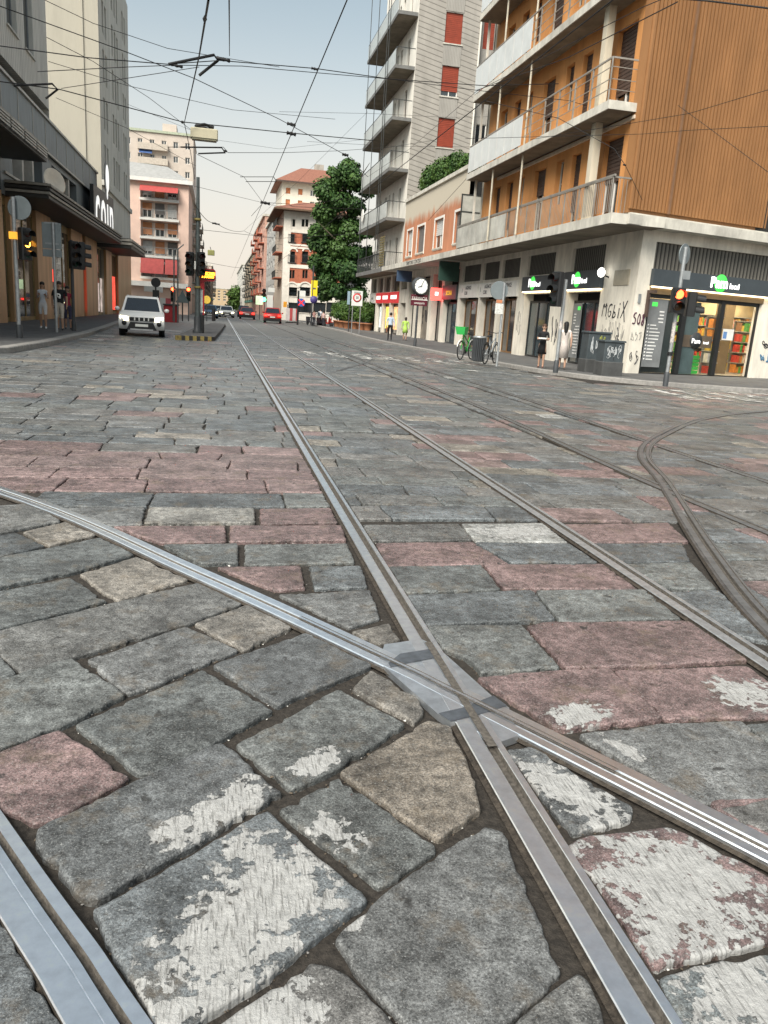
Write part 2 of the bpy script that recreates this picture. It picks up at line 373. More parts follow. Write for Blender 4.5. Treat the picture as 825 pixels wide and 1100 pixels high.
def stone(p, col, lod=0, gap=.009):
    if area(p) < 0: p = p[::-1]
    if area(p) < .006: return
    ctr = sum(p, V((0, 0, 0)))/len(p)
    p = inset(p, gap)
    if ctr.y < 8 and -7 < ctr.x < 7: PLACED.append(p)
    if area(p) < .004: return
    tilt = V((random.uniform(-.008, .008), random.uniform(-.008, .008), 0)); dz = random.uniform(-.007, .003)
    if lod == 0: o = chunk(p, .026, .0042); rings = [(0, -.06), (.0, -.011), (.002, -.0045), (.006, -.0012), (.012, 0)]
    elif lod == 1: o = chunk(p, .12, .006); rings = [(0, -.05), (0, -.010), (.008, -.002), (.02, 0)]
    else: o = p; rings = [(0, -.04), (.0, -.010), (.02, 0)]
    b0 = len(SV); n = len(o); prev = o; got = 0
    for k, (d, z) in enumerate(rings):
        q = [x+(ctr-x).normalized()*min(d*1.25, (ctr-x).length*.5) for x in o] if d else o
        for x in q: SV.append((x.x, x.y, z+dz+tilt.dot(x-ctr) if z > -.035 else z))
        got += 1
    for k in range(got-1):
        for i in range(n): SF.append((b0+k*n+i, b0+k*n+(i+1) % n, b0+k*n+n+(i+1) % n, b0+k*n+n+i)); ST.append(col); SS.append(k >= 1)
    SF.append(tuple(b0+(got-1)*n+i for i in range(n))); ST.append(col); SS.append(False)
def split(p, q, d, off):
    """cut a polygon along a rail line, leaving 2*off free"""
    nn = V((-d.y, d.x, 0)); out = []
    for sgn in (1, -1):
        f = lambda x: sgn*nn.dot(x-q)-off
        r = []
        for i in range(len(p)):
            a, b = p[i], p[(i+1) % len(p)]; fa, fb = f(a), f(b)
            if fa >= 0: r.append(a)
            if (fa >= 0) != (fb >= 0): r.append(a+(b-a)*(fa/(fa-fb)))
        if len(r) > 2: out.append(r)
    return out
def rail_split(p, rails=RAILS, off=.078):
    ps = [p]
    for rl in rails:
        nx = []
        for q in ps:
            c = sum(q, V((0, 0, 0)))/len(q); e, s, d = near_rail(rl, c)
            rmax = max((x-c).length for x in q)
            nx += split(q, s, d, off) if e < rmax+off else [q]
        ps = nx
    return ps
# hand-traced stones nearest the camera (photo pixels -> ground), colour key
TR = [
 ('g', -10,543, 37,540, 65,559, 0,571, -10,572), ('t', 24,571, 70,560, 103,573, 53,585), ('g', -10,575, 18,572, 48,586, -10,600),
 ('g', -10,600, 108,577, 144,595, 80,613, -10,632), ('t', 85,615, 147,597, 203,621, 127,643, 115,637), ('g', -10,636, 75,619, 115,644, 0,674, -10,676),
 ('g', -3,677, 120,646, 217,623, 264,645, 207,667, 83,703, 23,723, 0,702), ('g', -20,707, 0,705, 17,723, -20,732), ('t2', 209,668, 266,648, 276,650, 313,672, 262,697),
 ('g', 93,707, 200,671, 257,696, 163,735, 137,743), ('g', -10,732, 77,707, 135,745, 67,778, 0,802, -10,805), ('g', 80,776, 218,717, 293,762, 172,830, 147,828),
 ('g', 229,713, 333,677, 400,713, 298,757), ('t2', 378,738, 398,718, 451,748, 455,765, 445,775, 422,762), ('g', 253,798, 364,738, 436,776, 355,828, 313,846),
 ('b', 365,827, 460,772, 484,778, 505,825, 517,868, 472,900, 432,875, 398,852), ('r', -14,810, 63,782, 88,797, 139,833, 66,875, 35,882, 20,872, -14,866),
 ('g', 40,890, 145,838, 238,796, 303,850, 104,966, 85,962, 38,905), ('g', 100,977, 288,869, 395,964, 275,1057, 195,1108, 168,1105, 110,997), ('g', 300,867, 363,833, 468,905, 468,912, 407,950),
 ('g', 195,1125, 275,1070, 335,1030, 372,1042, 415,1085, 430,1105, 380,1160, 240,1165), ('g', 360,1005, 400,968, 475,912, 522,885, 540,890, 551,920, 577,978, 592,1022, 604,1040, 550,1093, 520,1125, 450,1112, 400,1060),
 ('g', 520,1130, 603,1055, 622,1043, 633,1052, 660,1120, 640,1170, 560,1170), ('g', -60,960, 0,981, 68,1102, 72,1140, -40,1140),
 ('g', 300,637, 398,632, 408,662, 375,672, 345,658), ('t2', 378,677, 418,668, 430,685, 408,690),
 ('g', 542,803, 570,800, 680,865, 678,878, 616,893), ('r', 610,905, 623,897, 717,885, 737,892, 835,945, 835,1005, 703,1038), ('b2', 707,1047, 763,1032, 860,1016, 860,1110, 740,1120),
 ('g', 623,787, 715,775, 797,772, 845,812, 845,862, 750,862), ('g', 801,776, 880,768, 900,812, 850,812), ('g', 773,868, 855,852, 880,900, 845,905),
 ('r', 512,727, 560,722, 655,718, 712,770, 608,782, 597,780, 555,755), ('r', 660,718, 803,713, 875,765, 850,768, 714,770), ('g', 455,672, 560,671, 602,717, 517,722, 500,705, 462,690),
 ('r', 566,672, 587,668, 740,667, 803,708, 609,717), ('g', 437,638, 572,634, 597,665, 456,670), ('g', 576,634, 692,633, 732,664, 601,667), ('g', 418,608, 517,606, 538,632, 437,636),
 ('l2', 160,545, 273,546, 274,561, 155,561), ('r', 122,565, 242,564, 243,581, 173,582), ('r', 247,564, 367,564, 372,580, 247,581), ('g', 175,585, 255,583, 256,604, 217,605), ('g', 263,584, 373,583, 381,603, 263,605),
 ('r', 233,608, 322,606, 328,630, 295,632), ('g', 332,608, 387,607, 395,629, 338,631), ('r', 279,546, 355,545, 363,561, 280,562), ('g', 66,545, 155,543, 153,562, 117,563),
 ('g', 630,583, 733,582, 742,601, 660,603), ('g', 665,605, 743,603, 770,631, 700,632), ('g', 706,635, 771,633, 830,690, 770,675), ('r', 594,563, 667,562, 710,581, 625,582), ('r', 668,562, 717,561, 740,581, 712,581),
 ('r', 520,606, 648,605, 685,632, 542,632), ('r', 404,582, 508,581, 546,604, 415,607), ('g', 511,582, 612,583, 642,603, 550,604), ('g', 390,563, 493,562, 508,579, 400,580), ('l', 496,562, 583,561, 610,581, 511,580),
]
KEY = {'g': None, 't': TANS[0], 't2': (.150, .140, .126), 'r': REDS[1], 'b': (.158, .138, .115), 'b2': (.12, .135, .14), 'l': LIGHT, 'l2': (.215, .21, .195)}
traced = []
for r in TR:
    p = [gz(r[i], r[i+1]) for i in range(1, len(r), 2)]
    traced.append((p, r[0]))
    c = KEY[r[0]] or random.choice(GREYS); k = random.uniform(.88, 1.1); c = tuple(x*k for x in c)
    for q in rail_split(p, off=.073): stone(q, c, 0, -.001)
def in_traced(c):
    """inside the area laid by hand?"""
    x, y = c.x, c.y
    for p, _ in traced:
        ins = False
        for i in range(len(p)):
            a, b = p[i], p[i-1]
            if (a.y > y) != (b.y > y) and x < (b.x-a.x)*(y-a.y)/(b.y-a.y)+a.x: ins = not ins
        if ins: return True
    return False
def side_c(p):
    e, q, d = near_rail(RC, p); return (p-q).dot(V((-d.y, d.x, 0)))   # <0 : near-left of the branch rail
def yC(x):
    """upper limit of the diagonal zone"""
    return None
# bands of rows square to the tracks
def rows(x0, x1, y0, y1, dep, ln, prf, cond=None, skew=0., clip=None):
    y = y0; r = 0
    while y < y1:
        d = random.uniform(*dep)
        x = x0-random.uniform(0, ln[1])
        j = lambda: random.uniform(-.012, .012)
        ja = (random.uniform(-.03, .03), random.uniform(-.03, .03))
        while x < x1:
            l = random.uniform(*ln)
            if random.random() < .12: l *= .6
            jb = (random.uniform(-.03, .03), random.uniform(-.03, .03))
            ys = lambda xx: y+skew*(xx-x0)+.05*math.sin(xx*.7+r*.3)+.04*math.sin(xx*.31+r)*min(1, y/12)
            p = [V((x+ja[0], ys(x)+j()*.4, 0)), V((x+l+jb[0], ys(x+l)+j()*.4, 0)), V((x+l+jb[1], ys(x+l)+d+j()*.4, 0)), V((x+ja[1], ys(x)+d+j()*.4, 0))]
            ja = jb
            x += l
            for v_ in p: v_.x = min(max(v_.x, x0), x1)
            if min(p[1].x-p[0].x, p[2].x-p[3].x) < .07: continue
            c = (p[0]+p[2])/2
            if cond and not cond(c, p): continue
            lod = 0 if c.y < 8.5 else 1 if c.y < 17 else 2
            u = proj(c)
            if not (-260 < u[0] < 1085) : lod = 2
            col = tint(prf(c))
            if clip:
                e, q0, dd = near_rail(clip, c); rt = V((dd.y, -dd.x, 0))
                pp = [q for q in split(p, q0, dd, .05) if (sum(q, V((0, 0, 0)))/len(q)-q0).dot(rt) > 0]
                if not pp: continue
                p = pp[0]
            for q in rail_split(p) if c.y < 30 else [p]:
                stone(q, col, lod, .006 if lod == 0 else .007 if lod == 1 else .007)
        y += d; r += 1
def free(c, p):
    if c.y < 7 and any(in_traced(q) for q in (c, (c+p[0])/2, (c+p[2])/2)): return False
    return True
redband = lambda c: .72 if 6.3 < c.y < 8.9 else .08 if c.y < 14 else .04
rows(-13, .93, gz(275, 544).y, 9.2, (.36, .5), (.62, 1.05), redband, lambda c, p: side_c(c) > -.1)
rows(-13, .93, 9.4, 46, (.42, .62), (.6, 1.05), redband, None)
rows(1.02, 2.57, 5.62, 10, (.34, .46), (.55, .95), lambda c: .14, None)
rows(1.02, 2.57, 10.1, 46, (.40, .6), (.6, 1.0), lambda c: .08, None)
rows(1.02, 2.57, -.6, 5.78, (.32, .40), (.6, .95), lambda c: .3, lambda c, p: side_c(c) > 0 and free(c, p) and (proj(c)[1] > 1100 or proj(c)[0] > 835 or proj(c)[0] < -9000))
rows(2.66, 4.36, 5.64, 46, (.38, .54), (.6, 1.05), lambda c: .22 if c.y < 12 else .05, None)
rows(2.5, 4.36, -.5, 5.62, (.38, .5), (.5, .8), lambda c: .2, None, clip=RE)
rows(4.45, 5.95, 1, 46, (.40, .56), (.6, 1.05), lambda c: .18 if c.y < 12 else .05, None)
rows(6.05, 10.6, 1, 46, (.42, .6), (.6, 1.1), lambda c: .22 if c.y < 14 else .06, lambda c, p: c.x < 10.1 or c.y < 24)
rows(10.6, 26, 3, 21, (.42, .6), (.6, 1.1), lambda c: .28, lambda c, p: c.y < 21.5-.25*max(0, c.x-13))
# rows beyond the picture's edge in the diagonal zone
dg = (gz(218, 717)-gz(80, 776)).normalized(); dn = V((-dg.y, dg.x, 0))
org = gz(80, 776)
for i in range(-14, 22):
    x = -8.
    while x < 6:
        l = random.uniform(.5, .85); a = org+dn*(i*.36)+dg*x; x += l
        p = [a, a+dg*l, a+dg*l+dn*.36, a+dn*.36]; c = (p[0]+p[2])/2
        if c.y < -1.5 or side_c(c) > -.1 or c.y > 11: continue
        if any(-12 < proj(q)[0] < 838 and 300 < proj(q)[1] < 1112 for q in p+[c]) or any(in_traced(q) for q in p+[c]): continue
        for q in rail_split(p): stone(q, tint(.1), 1, .009)
# small setts patch whatever is still open outside the view
def inside(p, x, y):
    ins = False
    for i in range(len(p)):
        a, b = p[i], p[i-1]
        if (a.y > y) != (b.y > y) and x < (b.x-a.x)*(y-a.y)/(b.y-a.y)+a.x: ins = not ins
    return ins
bb = [(min(v.x for v in p), max(v.x for v in p), min(v.y for v in p), max(v.y for v in p), p) for p in PLACED]
for iy in range(-14, 56):
    for ix in range(-40, 40):
        x, y = ix*.145+(.07 if iy % 2 else 0), iy*.14; w, h_ = .138, .133
        q = [V((x, y, 0)), V((x+w, y, 0)), V((x+w, y+h_, 0)), V((x, y+h_, 0))]; pts = q+[(q[0]+q[2])/2]
        pr = [proj(v) for v in pts]
        if any(-3 < u[0] < 828 and 300 < u[1] < 1103 for u in pr): continue
        if any(a < v.x < b and c_ < v.y < d_ and inside(p, v.x, v.y) for v in pts for a, b, c_, d_, p in bb): continue
        for k in rail_split(q): stone(k, tint(.1), 1, .004)
me = bpy.data.meshes.new('paving'); me.from_pydata(SV, [], SF); me.materials.append(STONE)
ta = me.attributes.new('tint', 'FLOAT_COLOR', 'FACE'); ta.data.foreach_set('color', [x for c in ST for x in (*c, 1)])
me.polygons.foreach_set('use_smooth', SS); me.update()
po = bpy.data.objects.new('paving', me); C.objects.link(po); po['kind'] = 'structure'
# grit and paint flakes lying in the joints
rg = random.Random(77); gb = MB()
for p, k in traced:
    for i in range(len(p)):
        a, b = p[i], p[(i+1) % len(p)]
        for _ in range(int((b-a).length*26)):
            q = a+(b-a)*rg.random()+V((rg.gauss(0, .006), rg.gauss(0, .006), -.025)); r = rg.uniform(.0015, .0055)*(1.6 if rg.random() < .06 else 1); gb.mat(0 if rg.random() < .72 else 1 if rg.random() < .6 else 2)
            t_ = [q+V((math.cos(c+rg.uniform(-.4, .4))*r*rg.uniform(.6, 1.3), math.sin(c)*r*rg.uniform(.6, 1.3), rg.uniform(0, r))) for c in (0, 1.3, 2.6, 3.9, 5.1)]
            gb.add(t_+[q+V((0, 0, r*1.1))], [(i_, (i_+1) % 5, 5) for i_ in range(5)])
gr = gb.build('grit', [M('grit_brown', (.10, .08, .06), .9), M('grit_grey', (.22, .21, .2), .8), M('paint_flake', (.55, .54, .51), .6)]); gr['kind'] = 'stuff'; gr['label'] = 'brown grit and white paint flakes lying in the joints between the paving stones'
# bedding under the stones and the far roadway
struct('road_bed', MB().box(-16, 40, -6, 46.5, -.3, -.027), DIRT)
def far_paving():
    m = M('far_paving', (.15, .15, .145), .55, var=.3, scale=1.1, bump=.3); t = m.node_tree; b = t.nodes['Principled BSDF']
    g = nd(t, 'ShaderNodeNewGeometry'); br = nd(t, 'ShaderNodeTexBrick', Scale=1.0); br.inputs['Brick Width'].default_value = .75; br.inputs['Row Height'].default_value = .36; br.inputs['Mortar Size'].default_value = .02
    br.inputs['Color1'].default_value = (.17, .168, .16, 1); br.inputs['Color2'].default_value = (.12, .125, .122, 1); br.inputs['Mortar'].default_value = (.045, .04, .035, 1)
    t.links.new(g.outputs['Position'], br.inputs['Vector'])
    o = b.inputs['Base Color'].links[0].from_socket; x = nd(t, 'ShaderNodeMix', data_type='RGBA'); x.inputs['Factor'].default_value = .7
    t.links.new(o, x.inputs['A']); t.links.new(br.outputs['Color'], x.inputs['B']); t.links.new(x.outputs['Result'], b.inputs['Base Color']); return m
struct('road', MB().quad((-40, 46, -.012), (60, 46, -.012), (60, 400, -.012), (-40, 400, -.012)), far_paving())
struct('ground', MB().quad((-1500, -800, -.33), (1500, -800, -.33), (1500, 2200, -.33), (-1500, 2200, -.33)), M('ground_asphalt', (.06, .06, .06), .9))
# ------------------------------------------------------------ rails
STEEL = M('polished_rail_steel', (.90, .93, .97), .3, .95, var=.12, scale=18, streak=1, bump=.06)
STEEL2 = M('dull_rail_steel', (.17, .175, .18), .42, .45, var=.3, scale=12, bump=.1)
RUST = M('rusty_rail_steel', (.10, .096, .093), .55, .3, var=.4, scale=12, bump=.2)
GROOVE = M('rail_groove_dirt', (.095, .085, .073), .75, var=.5, scale=60, bump=.4)
BED = M('rail_bedding', (.05, .041, .032), .92, var=.6, scale=42, bump=.8, detail=9)
def rail(path, label, prof, mats, flip=1, z=.006):
    """prof: (offset, height, material) strips across the rail"""
    mb = MB(); n = len(path); nr = []
    for i in range(n):
        d = (path[min(i+1, n-1)]-path[max(i-1, 0)]).normalized(); nr.append(V((d.y, -d.x, 0))*flip)
    for k in range(len(prof)-1):
        (o0, h0, mi), (o1, h1, _) = prof[k], prof[k+1]; mb.mat(mi)
        for i in range(n-1):
            q = lambda j, o, h: path[j]+nr[j]*o+V((0, 0, z+h))
            mb.add((q(i, o0, h0), q(i+1, o0, h0), q(i+1, o1, h1), q(i, o1, h1)), ((0, 1, 2, 3),), False)
    return tag(mb.build('tram_rail', mats), label, 'rail', 'tram rails set in the paving')
# wide head, groove, narrow lip
PR = [(-.082, -.022, 2), (-.066, -.016, 2), (-.066, -.004, 0), (-.063, 0, 0), (-.006, 0, 0), (-.001, -.003, 0), (.003, -.02, 1), (.032, -.022, 1), (.036, -.002, 0), (.038, 0, 0), (.062, 0, 0), (.065, -.005, 0), (.065, -.016, 2), (.082, -.022, 2)]
PR3 = [(-.082, -.022, 2), (-.074, -.024, 2), (-.074, -.004, 0), (-.071, 0, 0), (-.012, .0, 0), (-.0105, -.004, 0), (-.0085, -.004, 0), (-.007, -.001, 0), (.016, -.002, 0), (.019, -.02, 1), (.033, -.02, 1), (.036, -.001, 0), (.068, .001, 0), (.071, -.005, 0), (.071, -.024, 2), (.082, -.022, 2)]
PRC = [(-.082, -.022, 2), (-.066, -.016, 2), (-.066, -.004, 0), (-.063, 0, 0), (-.016, 0, 0), (-.013, -.006, 1), (-.004, -.012, 0), (.006, -.006, 0), (.012, -.012, 1), (.022, -.002, 0), (.024, 0, 0), (.062, 0, 0), (.065, -.005, 0), (.065, -.016, 2), (.082, -.022, 2)]
def dens(p, k=6):
    out = []
    for i in range(len(p)-1): out += [p[i]+(p[i+1]-p[i])*(j/k) for j in range(k)]
    return out+[p[-1]]
NM = [STEEL, GROOVE, BED]
rail(dens(RA), 'straight bright tram rail with a dark groove running from bottom right through the crossing', PR, NM, z=.0095)
rail(dens(RB), 'straight tram rail just right of the crossing, parallel to the crossed rail', PR, [M('worn_rail_steel', (.42, .44, .46), .36, .6, var=.25, scale=20), GROOVE, BED])
rail(RC, 'curved bright rail that cuts diagonally across the straight rail', PRC, NM, z=.0102)
rail(RD, 'wide shiny rail in the bottom left corner of the paving', PR3, NM, -1)
rail(dens(RF, 1), 'dull rail of the right-hand track, the one nearer the camera', PR, [STEEL2, GROOVE, BED])
rail(dens(RG, 1), 'dull rail of the right-hand track, the one nearer the shops', PR, [STEEL2, GROOVE, BED])
PRE = [(-.11, -.012, 2), (-.095, .003, 3), (-.075, .004, 3), (-.073, .008, 0), (-.02, .008, 0), (-.015, -.01, 1), (.02, -.01, 1), (.024, .008, 0), (.06, .008, 0), (.063, .003, 1), (.07, .003, 1), (.072, .008, 0), (.088, .006, 0), (.09, .002, 2), (.11, -.012, 2)]
rail(RE, 'sharply curved double rail sweeping right towards the supermarket', [(a*.86, h, m) for a, h, m in PRE], [STEEL2, GROOVE, BED, RUST])
rail(RH, 'thin switch rail curving off between the two tracks, farther left', PR, [STEEL2, GROOVE, BED], z=.004)
rail(RI, 'thin switch rail curving off beside the right-hand track, near the zebra stripes', PR, [STEEL2, GROOVE, BED], z=.008)
# crossing plate where the two bright rails meet
fp = [(413, 692), (434.7, 689), (452, 686), (470, 695), (529, 748), (546.7, 760), (557, 790), (534.7, 798), (497, 776), (484, 775), (470.7, 767), (407, 711)]
fg = [gz(*p, z=.0085) for p in fp]
cp = thing('rail_crossing', 'flat steel crossing plate with dark weld bands where two bright rails meet', 'rail crossing', tuple(gz(487, 742)))
PLATE = M('plate_steel', (.66, .70, .74), .38, .9, var=.22, scale=14, bump=.05)
WELD = M('weld_band', (.17, .19, .215), .4, .7, var=.3, scale=20)
mb = MB(); mb.prism([p-V((0, 0, .03)) for p in fg], (0, 0, .03)); mb.build('plate', PLATE, cp)
def flat(pts, z, name, mat, parent): MB().poly([gz(*p, z=z) for p in pts]).build(name, mat, parent)
flat([(417, 712), (430, 702), (468, 696), (474, 705), (440, 712), (420, 717)], .0112, 'weld', WELD, cp)
flat([(471, 766), (497, 760), (530, 747), (545, 758), (520, 766), (484, 775)], .0112, 'weld', WELD, cp)
# continuous running surface and grooves over the plate
def strip(a, b, w, z, name, mat):
    d = (b-a).normalized(); n = V((d.y, -d.x, 0))*w; up = V((0, 0, z)); MB().poly([a-n+up, b-n+up, b+n+up, a+n+up]).build(name, mat, cp)
A0, A1 = V((.972+.018, 3.33, 0)), V((.972+.018, 2.40, 0)); strip(A0, A1, .017, .0125, 'groove', GROOVE)
ci = [p for p in RC if 2.2 < p.y < 3.7]
for a, b in zip(ci[:-1], ci[1:]):
    d = (b-a).normalized(); n = V((d.y, -d.x, 0))
    strip(a+n*-.004, b+n*-.004, .0065, .0145, 'groove', STEEL); strip(a+n*.011, b+n*.011, .0045, .0142, 'groove', GROOVE); strip(a+n*-.016, b+n*-.016, .003, .0143, 'groove', GROOVE)
# ------------------------------------------------------------ pavements
ASPH = M('pavement_asphalt', (.105, .105, .105), .8, var=.3, scale=2.2, bump=.25, grime=.5)
KERB = M('kerb_granite', (.27, .26, .245), .75, var=.25, scale=9, bump=.2)
def pavement(name, outer, inner, z, kw=.3):
    """outer: kerb line (list of xy), inner: back line"""
    mb = MB(); n = len(outer); O = [V((*p, 0)) for p in outer]; I = [V((*p, 0)) for p in inner]
    K = []
    for i in range(n): K.append(O[i]+(I[i]-O[i]).normalized()*kw)
    up = V((0, 0, z)); dn_ = V((0, 0, -.05))
    for i in range(n-1):
        j = i+1
        mb.mat(1); mb.quad(O[i]+dn_, O[j]+dn_, O[j]+up*.85, O[i]+up*.85)
        o2 = [(O[k]+(K[k]-O[k])*.08) for k in (i, j)]
        mb.quad(O[i]+up*.85, O[j]+up*.85, o2[1]+up, o2[0]+up); mb.quad(o2[0]+up, o2[1]+up, K[j]+up, K[i]+up)
        mb.mat(0); mb.quad(K[i]+up, K[j]+up, I[j]+up*1.02, I[i]+up*1.02)
    return struct(name, mb, [ASPH, KERB])
ro = [(10.15, 200), (10.15, 90), (10.1, 75), (10.0, 66), (9.35, 55), (9.2, 46), (9.7, 34), (10.2, 28), (10.55, 25.2), (11.4, 23.2), (12.7, 21.9), (15.6, 20.9), (26, 22.0), (60, 30)]
ri = [(14.5, 200), (14.5, 90), (14.5, 75), (14.5, 66), (14.5, 55), (14.5, 46), (14.5, 34), (14.5, 29), (14.5, 27.5), (14.6, 26.6), (14.8, 26.4), (16.5, 26.8), (26, 29.2), (60, 37)]
pavement('pavement_right', ro, ri, .11)
lo = [(-40, 16.5), (-8.5, 17.6), (-6.2, 19.2), (-5.15, 21.5), (-4.95, 25.2), (-5.0, 33), (-5.4, 42), (-6.0, 52), (-6.6, 66), (-6.8, 80), (-8, 92), (-14, 97)]
li = [(-40, 20), (-12, 20.5), (-11, 22), (-10.2, 23.5), (-10.2, 26), (-10.2, 33), (-10.2, 42), (-10.2, 52), (-10.2, 66), (-10.2, 80), (-11, 90), (-16, 95)]
pavement('pavement_left', lo, li, .15)
struct('pavement_left_back', MB().box(-60, -10.2, 20, 90, -.05, .14), ASPH)
struct('pavement_right_back', MB().box(14.5, 60, 26.9, 200, -.05, .105), ASPH)
# traffic island with yellow and black painted nose
mb = MB(); il = [(-1.66, 34.3), (-.35, 34.9), (-.18, 35.6), (.05, 44), (.45, 62), (.1, 63), (-.6, 62), (-1.3, 50), (-1.75, 35.2)]
P3 = [V((x, y, -.03)) for x, y in il]; mb.prism(P3, (0, 0, .20))
isl = mb.build('traffic_island', [ASPH]); isl['kind'] = 'structure'
mb = MB(); a, b = V((-1.70, 34.24, 0)), V((-.33, 34.86, 0)); n = V((b-a)).normalized(); pn = V((n.y, -n.x, 0))
YEL = M('faded_yellow_paint', (.30, .23, .08), .7, var=.5, scale=6); 
for i in range(9):
    p, q = a+(b-a)*(i/9), a+(b-a)*((i+1)/9); mb.mat(i % 2); mb.prism([p+pn*.02+V((0, 0, -.02)), q+pn*.02+V((0, 0, -.02)), q-pn*.25+V((0, 0, -.02)), p-pn*.25+V((0, 0, -.02))], (0, 0, .20))
struct('island_kerb', mb, [YEL, M('kerb_black', (.04, .04, .04), .7, var=.4, scale=5)])
# worn zebra crossings: thin sheets with flaked gaps
def worn(name, k=.5):
    m = M(name, (.62, .61, .58), .6, var=.2, scale=6); t = m.node_tree; b = t.nodes['Principled BSDF']
    g = nd(t, 'ShaderNodeNewGeometry'); n = nd(t, 'ShaderNodeTexNoise', Scale=2.6, Detail=9, Roughness=.72); t.links.new(g.outputs['Position'], n.inputs['Vector'])
    r = nd(t, 'ShaderNodeMapRange'); r.inputs['From Min'].default_value = k-.04; r.inputs['From Max'].default_value = k+.04; t.links.new(n.outputs['Fac'], r.inputs['Value'])
    t.links.new(r.outputs[0], b.inputs['Alpha']); return m
WP = worn('worn_road_paint', .535)
mb = MB()
for i in range(8):
    x = 3.0+i*.95; y0 = 29.0-.1*i
    mb.quad((x, y0-1.5, .012), (x+.48, y0-1.5, .012), (x+.48, y0+1.6, .012), (x, y0+1.6, .012))
for i in range(11):   # along the side street in front of the supermarket
    y = 18.2+i*.0; x = 11.2+i*.95
    mb.quad((x, 17.2+.12*i, .012), (x+.5, 17.25+.12*i, .012), (x+.7, 20.1+.12*i, .012), (x+.2, 20.05+.12*i, .012))
mb.quad((7.2, 24.2, .012), (9.9, 22.6, .012), (9.95, 22.9, .012), (7.3, 24.5, .012))
struct('zebra_markings', mb, WP)
# ============================================================ right-hand buildings
FR = frame((13.9, 0), (0, 1), (-1, 0))          # along the street (y), outward to the street, up
ORANGE = M('orange_plaster', (.60, .275, .095), .85, var=.16, scale=1.3, streak=4, bump=.1, grime=.35)
CREAM = M('cream_plaster', (.56, .50, .40), .85, var=.2, scale=1.5, streak=4, bump=.1, grime=.4)
TRAV = M('travertine', (.78, .735, .64), .7, var=.2, scale=2, streak=3, bump=.12, grime=.45)
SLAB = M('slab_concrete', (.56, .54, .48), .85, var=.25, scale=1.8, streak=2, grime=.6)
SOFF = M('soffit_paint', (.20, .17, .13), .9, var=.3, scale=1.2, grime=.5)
BROWN = M('brown_cladding', (.30, .148, .060), .55, var=.16, scale=.9, streak=3, grime=.35)
SHUT = M('brown_shutter', (.075, .05, .04), .6, var=.2)
SHUTG = M('grey_shutter', (.16, .15, .145), .6, var=.15)
REDSH = M('red_shutter', (.26, .045, .022), .6, var=.15)
FROST = M('frosted_panel', (.62, .64, .63), .3, var=.1, scale=1.5)
FROST2 = M('stained_panel', (.46, .46, .42), .4, var=.25, scale=1.5, grime=.4)
RAILM = M('railing_metal', (.30, .28, .25), .5, .3, var=.25)
DRAIL = M('dark_railing', (.045, .05, .05), .5, .2)
DARKIN = M('dark_interior', (.02, .02, .02), .9)  # interior shade put into the colour; core boxes are added to block light
LOUV = stripes_mat('louvre_grille', (.16, .155, .14), (.012, .012, .012), 'Y', .17, width=.75)
LOUVS = stripes_mat('louvre_grille_side', (.17, .16, .14), (.012, .012, .012), 'X', .17, width=.75)

ob = thing('corner_building', 'orange corner block with balconies, brown ribbed end wall and a supermarket at street level', 'building', (13.9, 25.5, 0))
U = V((6.2, 1.4, 0)).normalized(); N = V((U.y, -U.x, 0))
FS = Matrix(((U.x, N.x, 0, 13.9), (U.y, N.y, 0, 25.5), (0, 0, 1, 0), (0, 0, 0, 1)))   # side street front: along, outward, up
# ground floor street front with shop bays
BAYS = [(28.1, 30.95), (32.65, 35.75), (36.75, 39.15), (39.65, 42.15), (42.65, 45.9)]
mb = MB(FR); holes = []
for a, b in BAYS: holes += [(a, b, .1, 2.92), (a, b, 3.72, 4.62)]
facade(mb, 25.5, 46.0, 0, 5.0, holes, .45)
mb.build('wall', TRAV, ob)
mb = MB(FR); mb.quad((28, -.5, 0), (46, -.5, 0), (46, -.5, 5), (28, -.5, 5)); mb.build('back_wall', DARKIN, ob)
for a, b in BAYS: MB(FR).quad((a, -.12, 3.72), (b, -.12, 3.72), (b, -.12, 4.62), (a, -.12, 4.62)).build('grille', LOUV, ob)
# side front
mb = MB(FS); facade(mb, 0, 20, 0, 5.0, [(.62, 6.1, .06, 3.08), (.62, 6.35, 3.66, 4.55)], .35); mb.build('wall', TRAV, ob)
MB(FS).quad((.62, -.1, 3.66), (6.35, -.1, 3.66), (6.35, -.1, 4.55), (.62, -.1, 4.55)).build('grille', LOUVS, ob)
# upper floors: facade at 13.0, balconies to 12.0
UPX = .9     # outward distance of the upper wall from the 13.9 plane
Z1, Z2, Z3, Z4, Z5 = 5.2, 8.6, 12.15, 15.7, 19.3
holes = []; spec = []
for fl, z in enumerate((Z1, Z2, Z3, Z4)):
    for k, (a, b, tall) in enumerate([(26.0, 27.35, 1), (29.2, 30.0, 1), (30.75, 31.45, 0), (32.5, 33.7, 1), (34.9, 35.6, 0), (36.3, 37.1, 1), (38.0, 38.9, 1)]):
        h = (a, b, z+(.12 if tall else 1.0), z+2.65); holes.append(h); spec.append((h, k, fl))
mb = MB(FR); facade(mb, 25.35, 40.6, 5.0, 19.3, holes, .28, UPX); mb.build('wall', ORANGE, ob)
for h, k, fl in spec:
    sh = k in (0, 1, 3, 5) or (k+fl) % 3 == 0
    window(FR, h, ob, GL, M('window_frame_cream', (.5, .47, .4), .6) if k else WHITE, .26, .06, 1 if h[1]-h[0] > 1 else 0, 1 if h[2]-int(h[2]) < .8 else 0, None, SHUT if sh else None, [.55, .8, .95, .4][(k+fl) % 4], None, UPX)
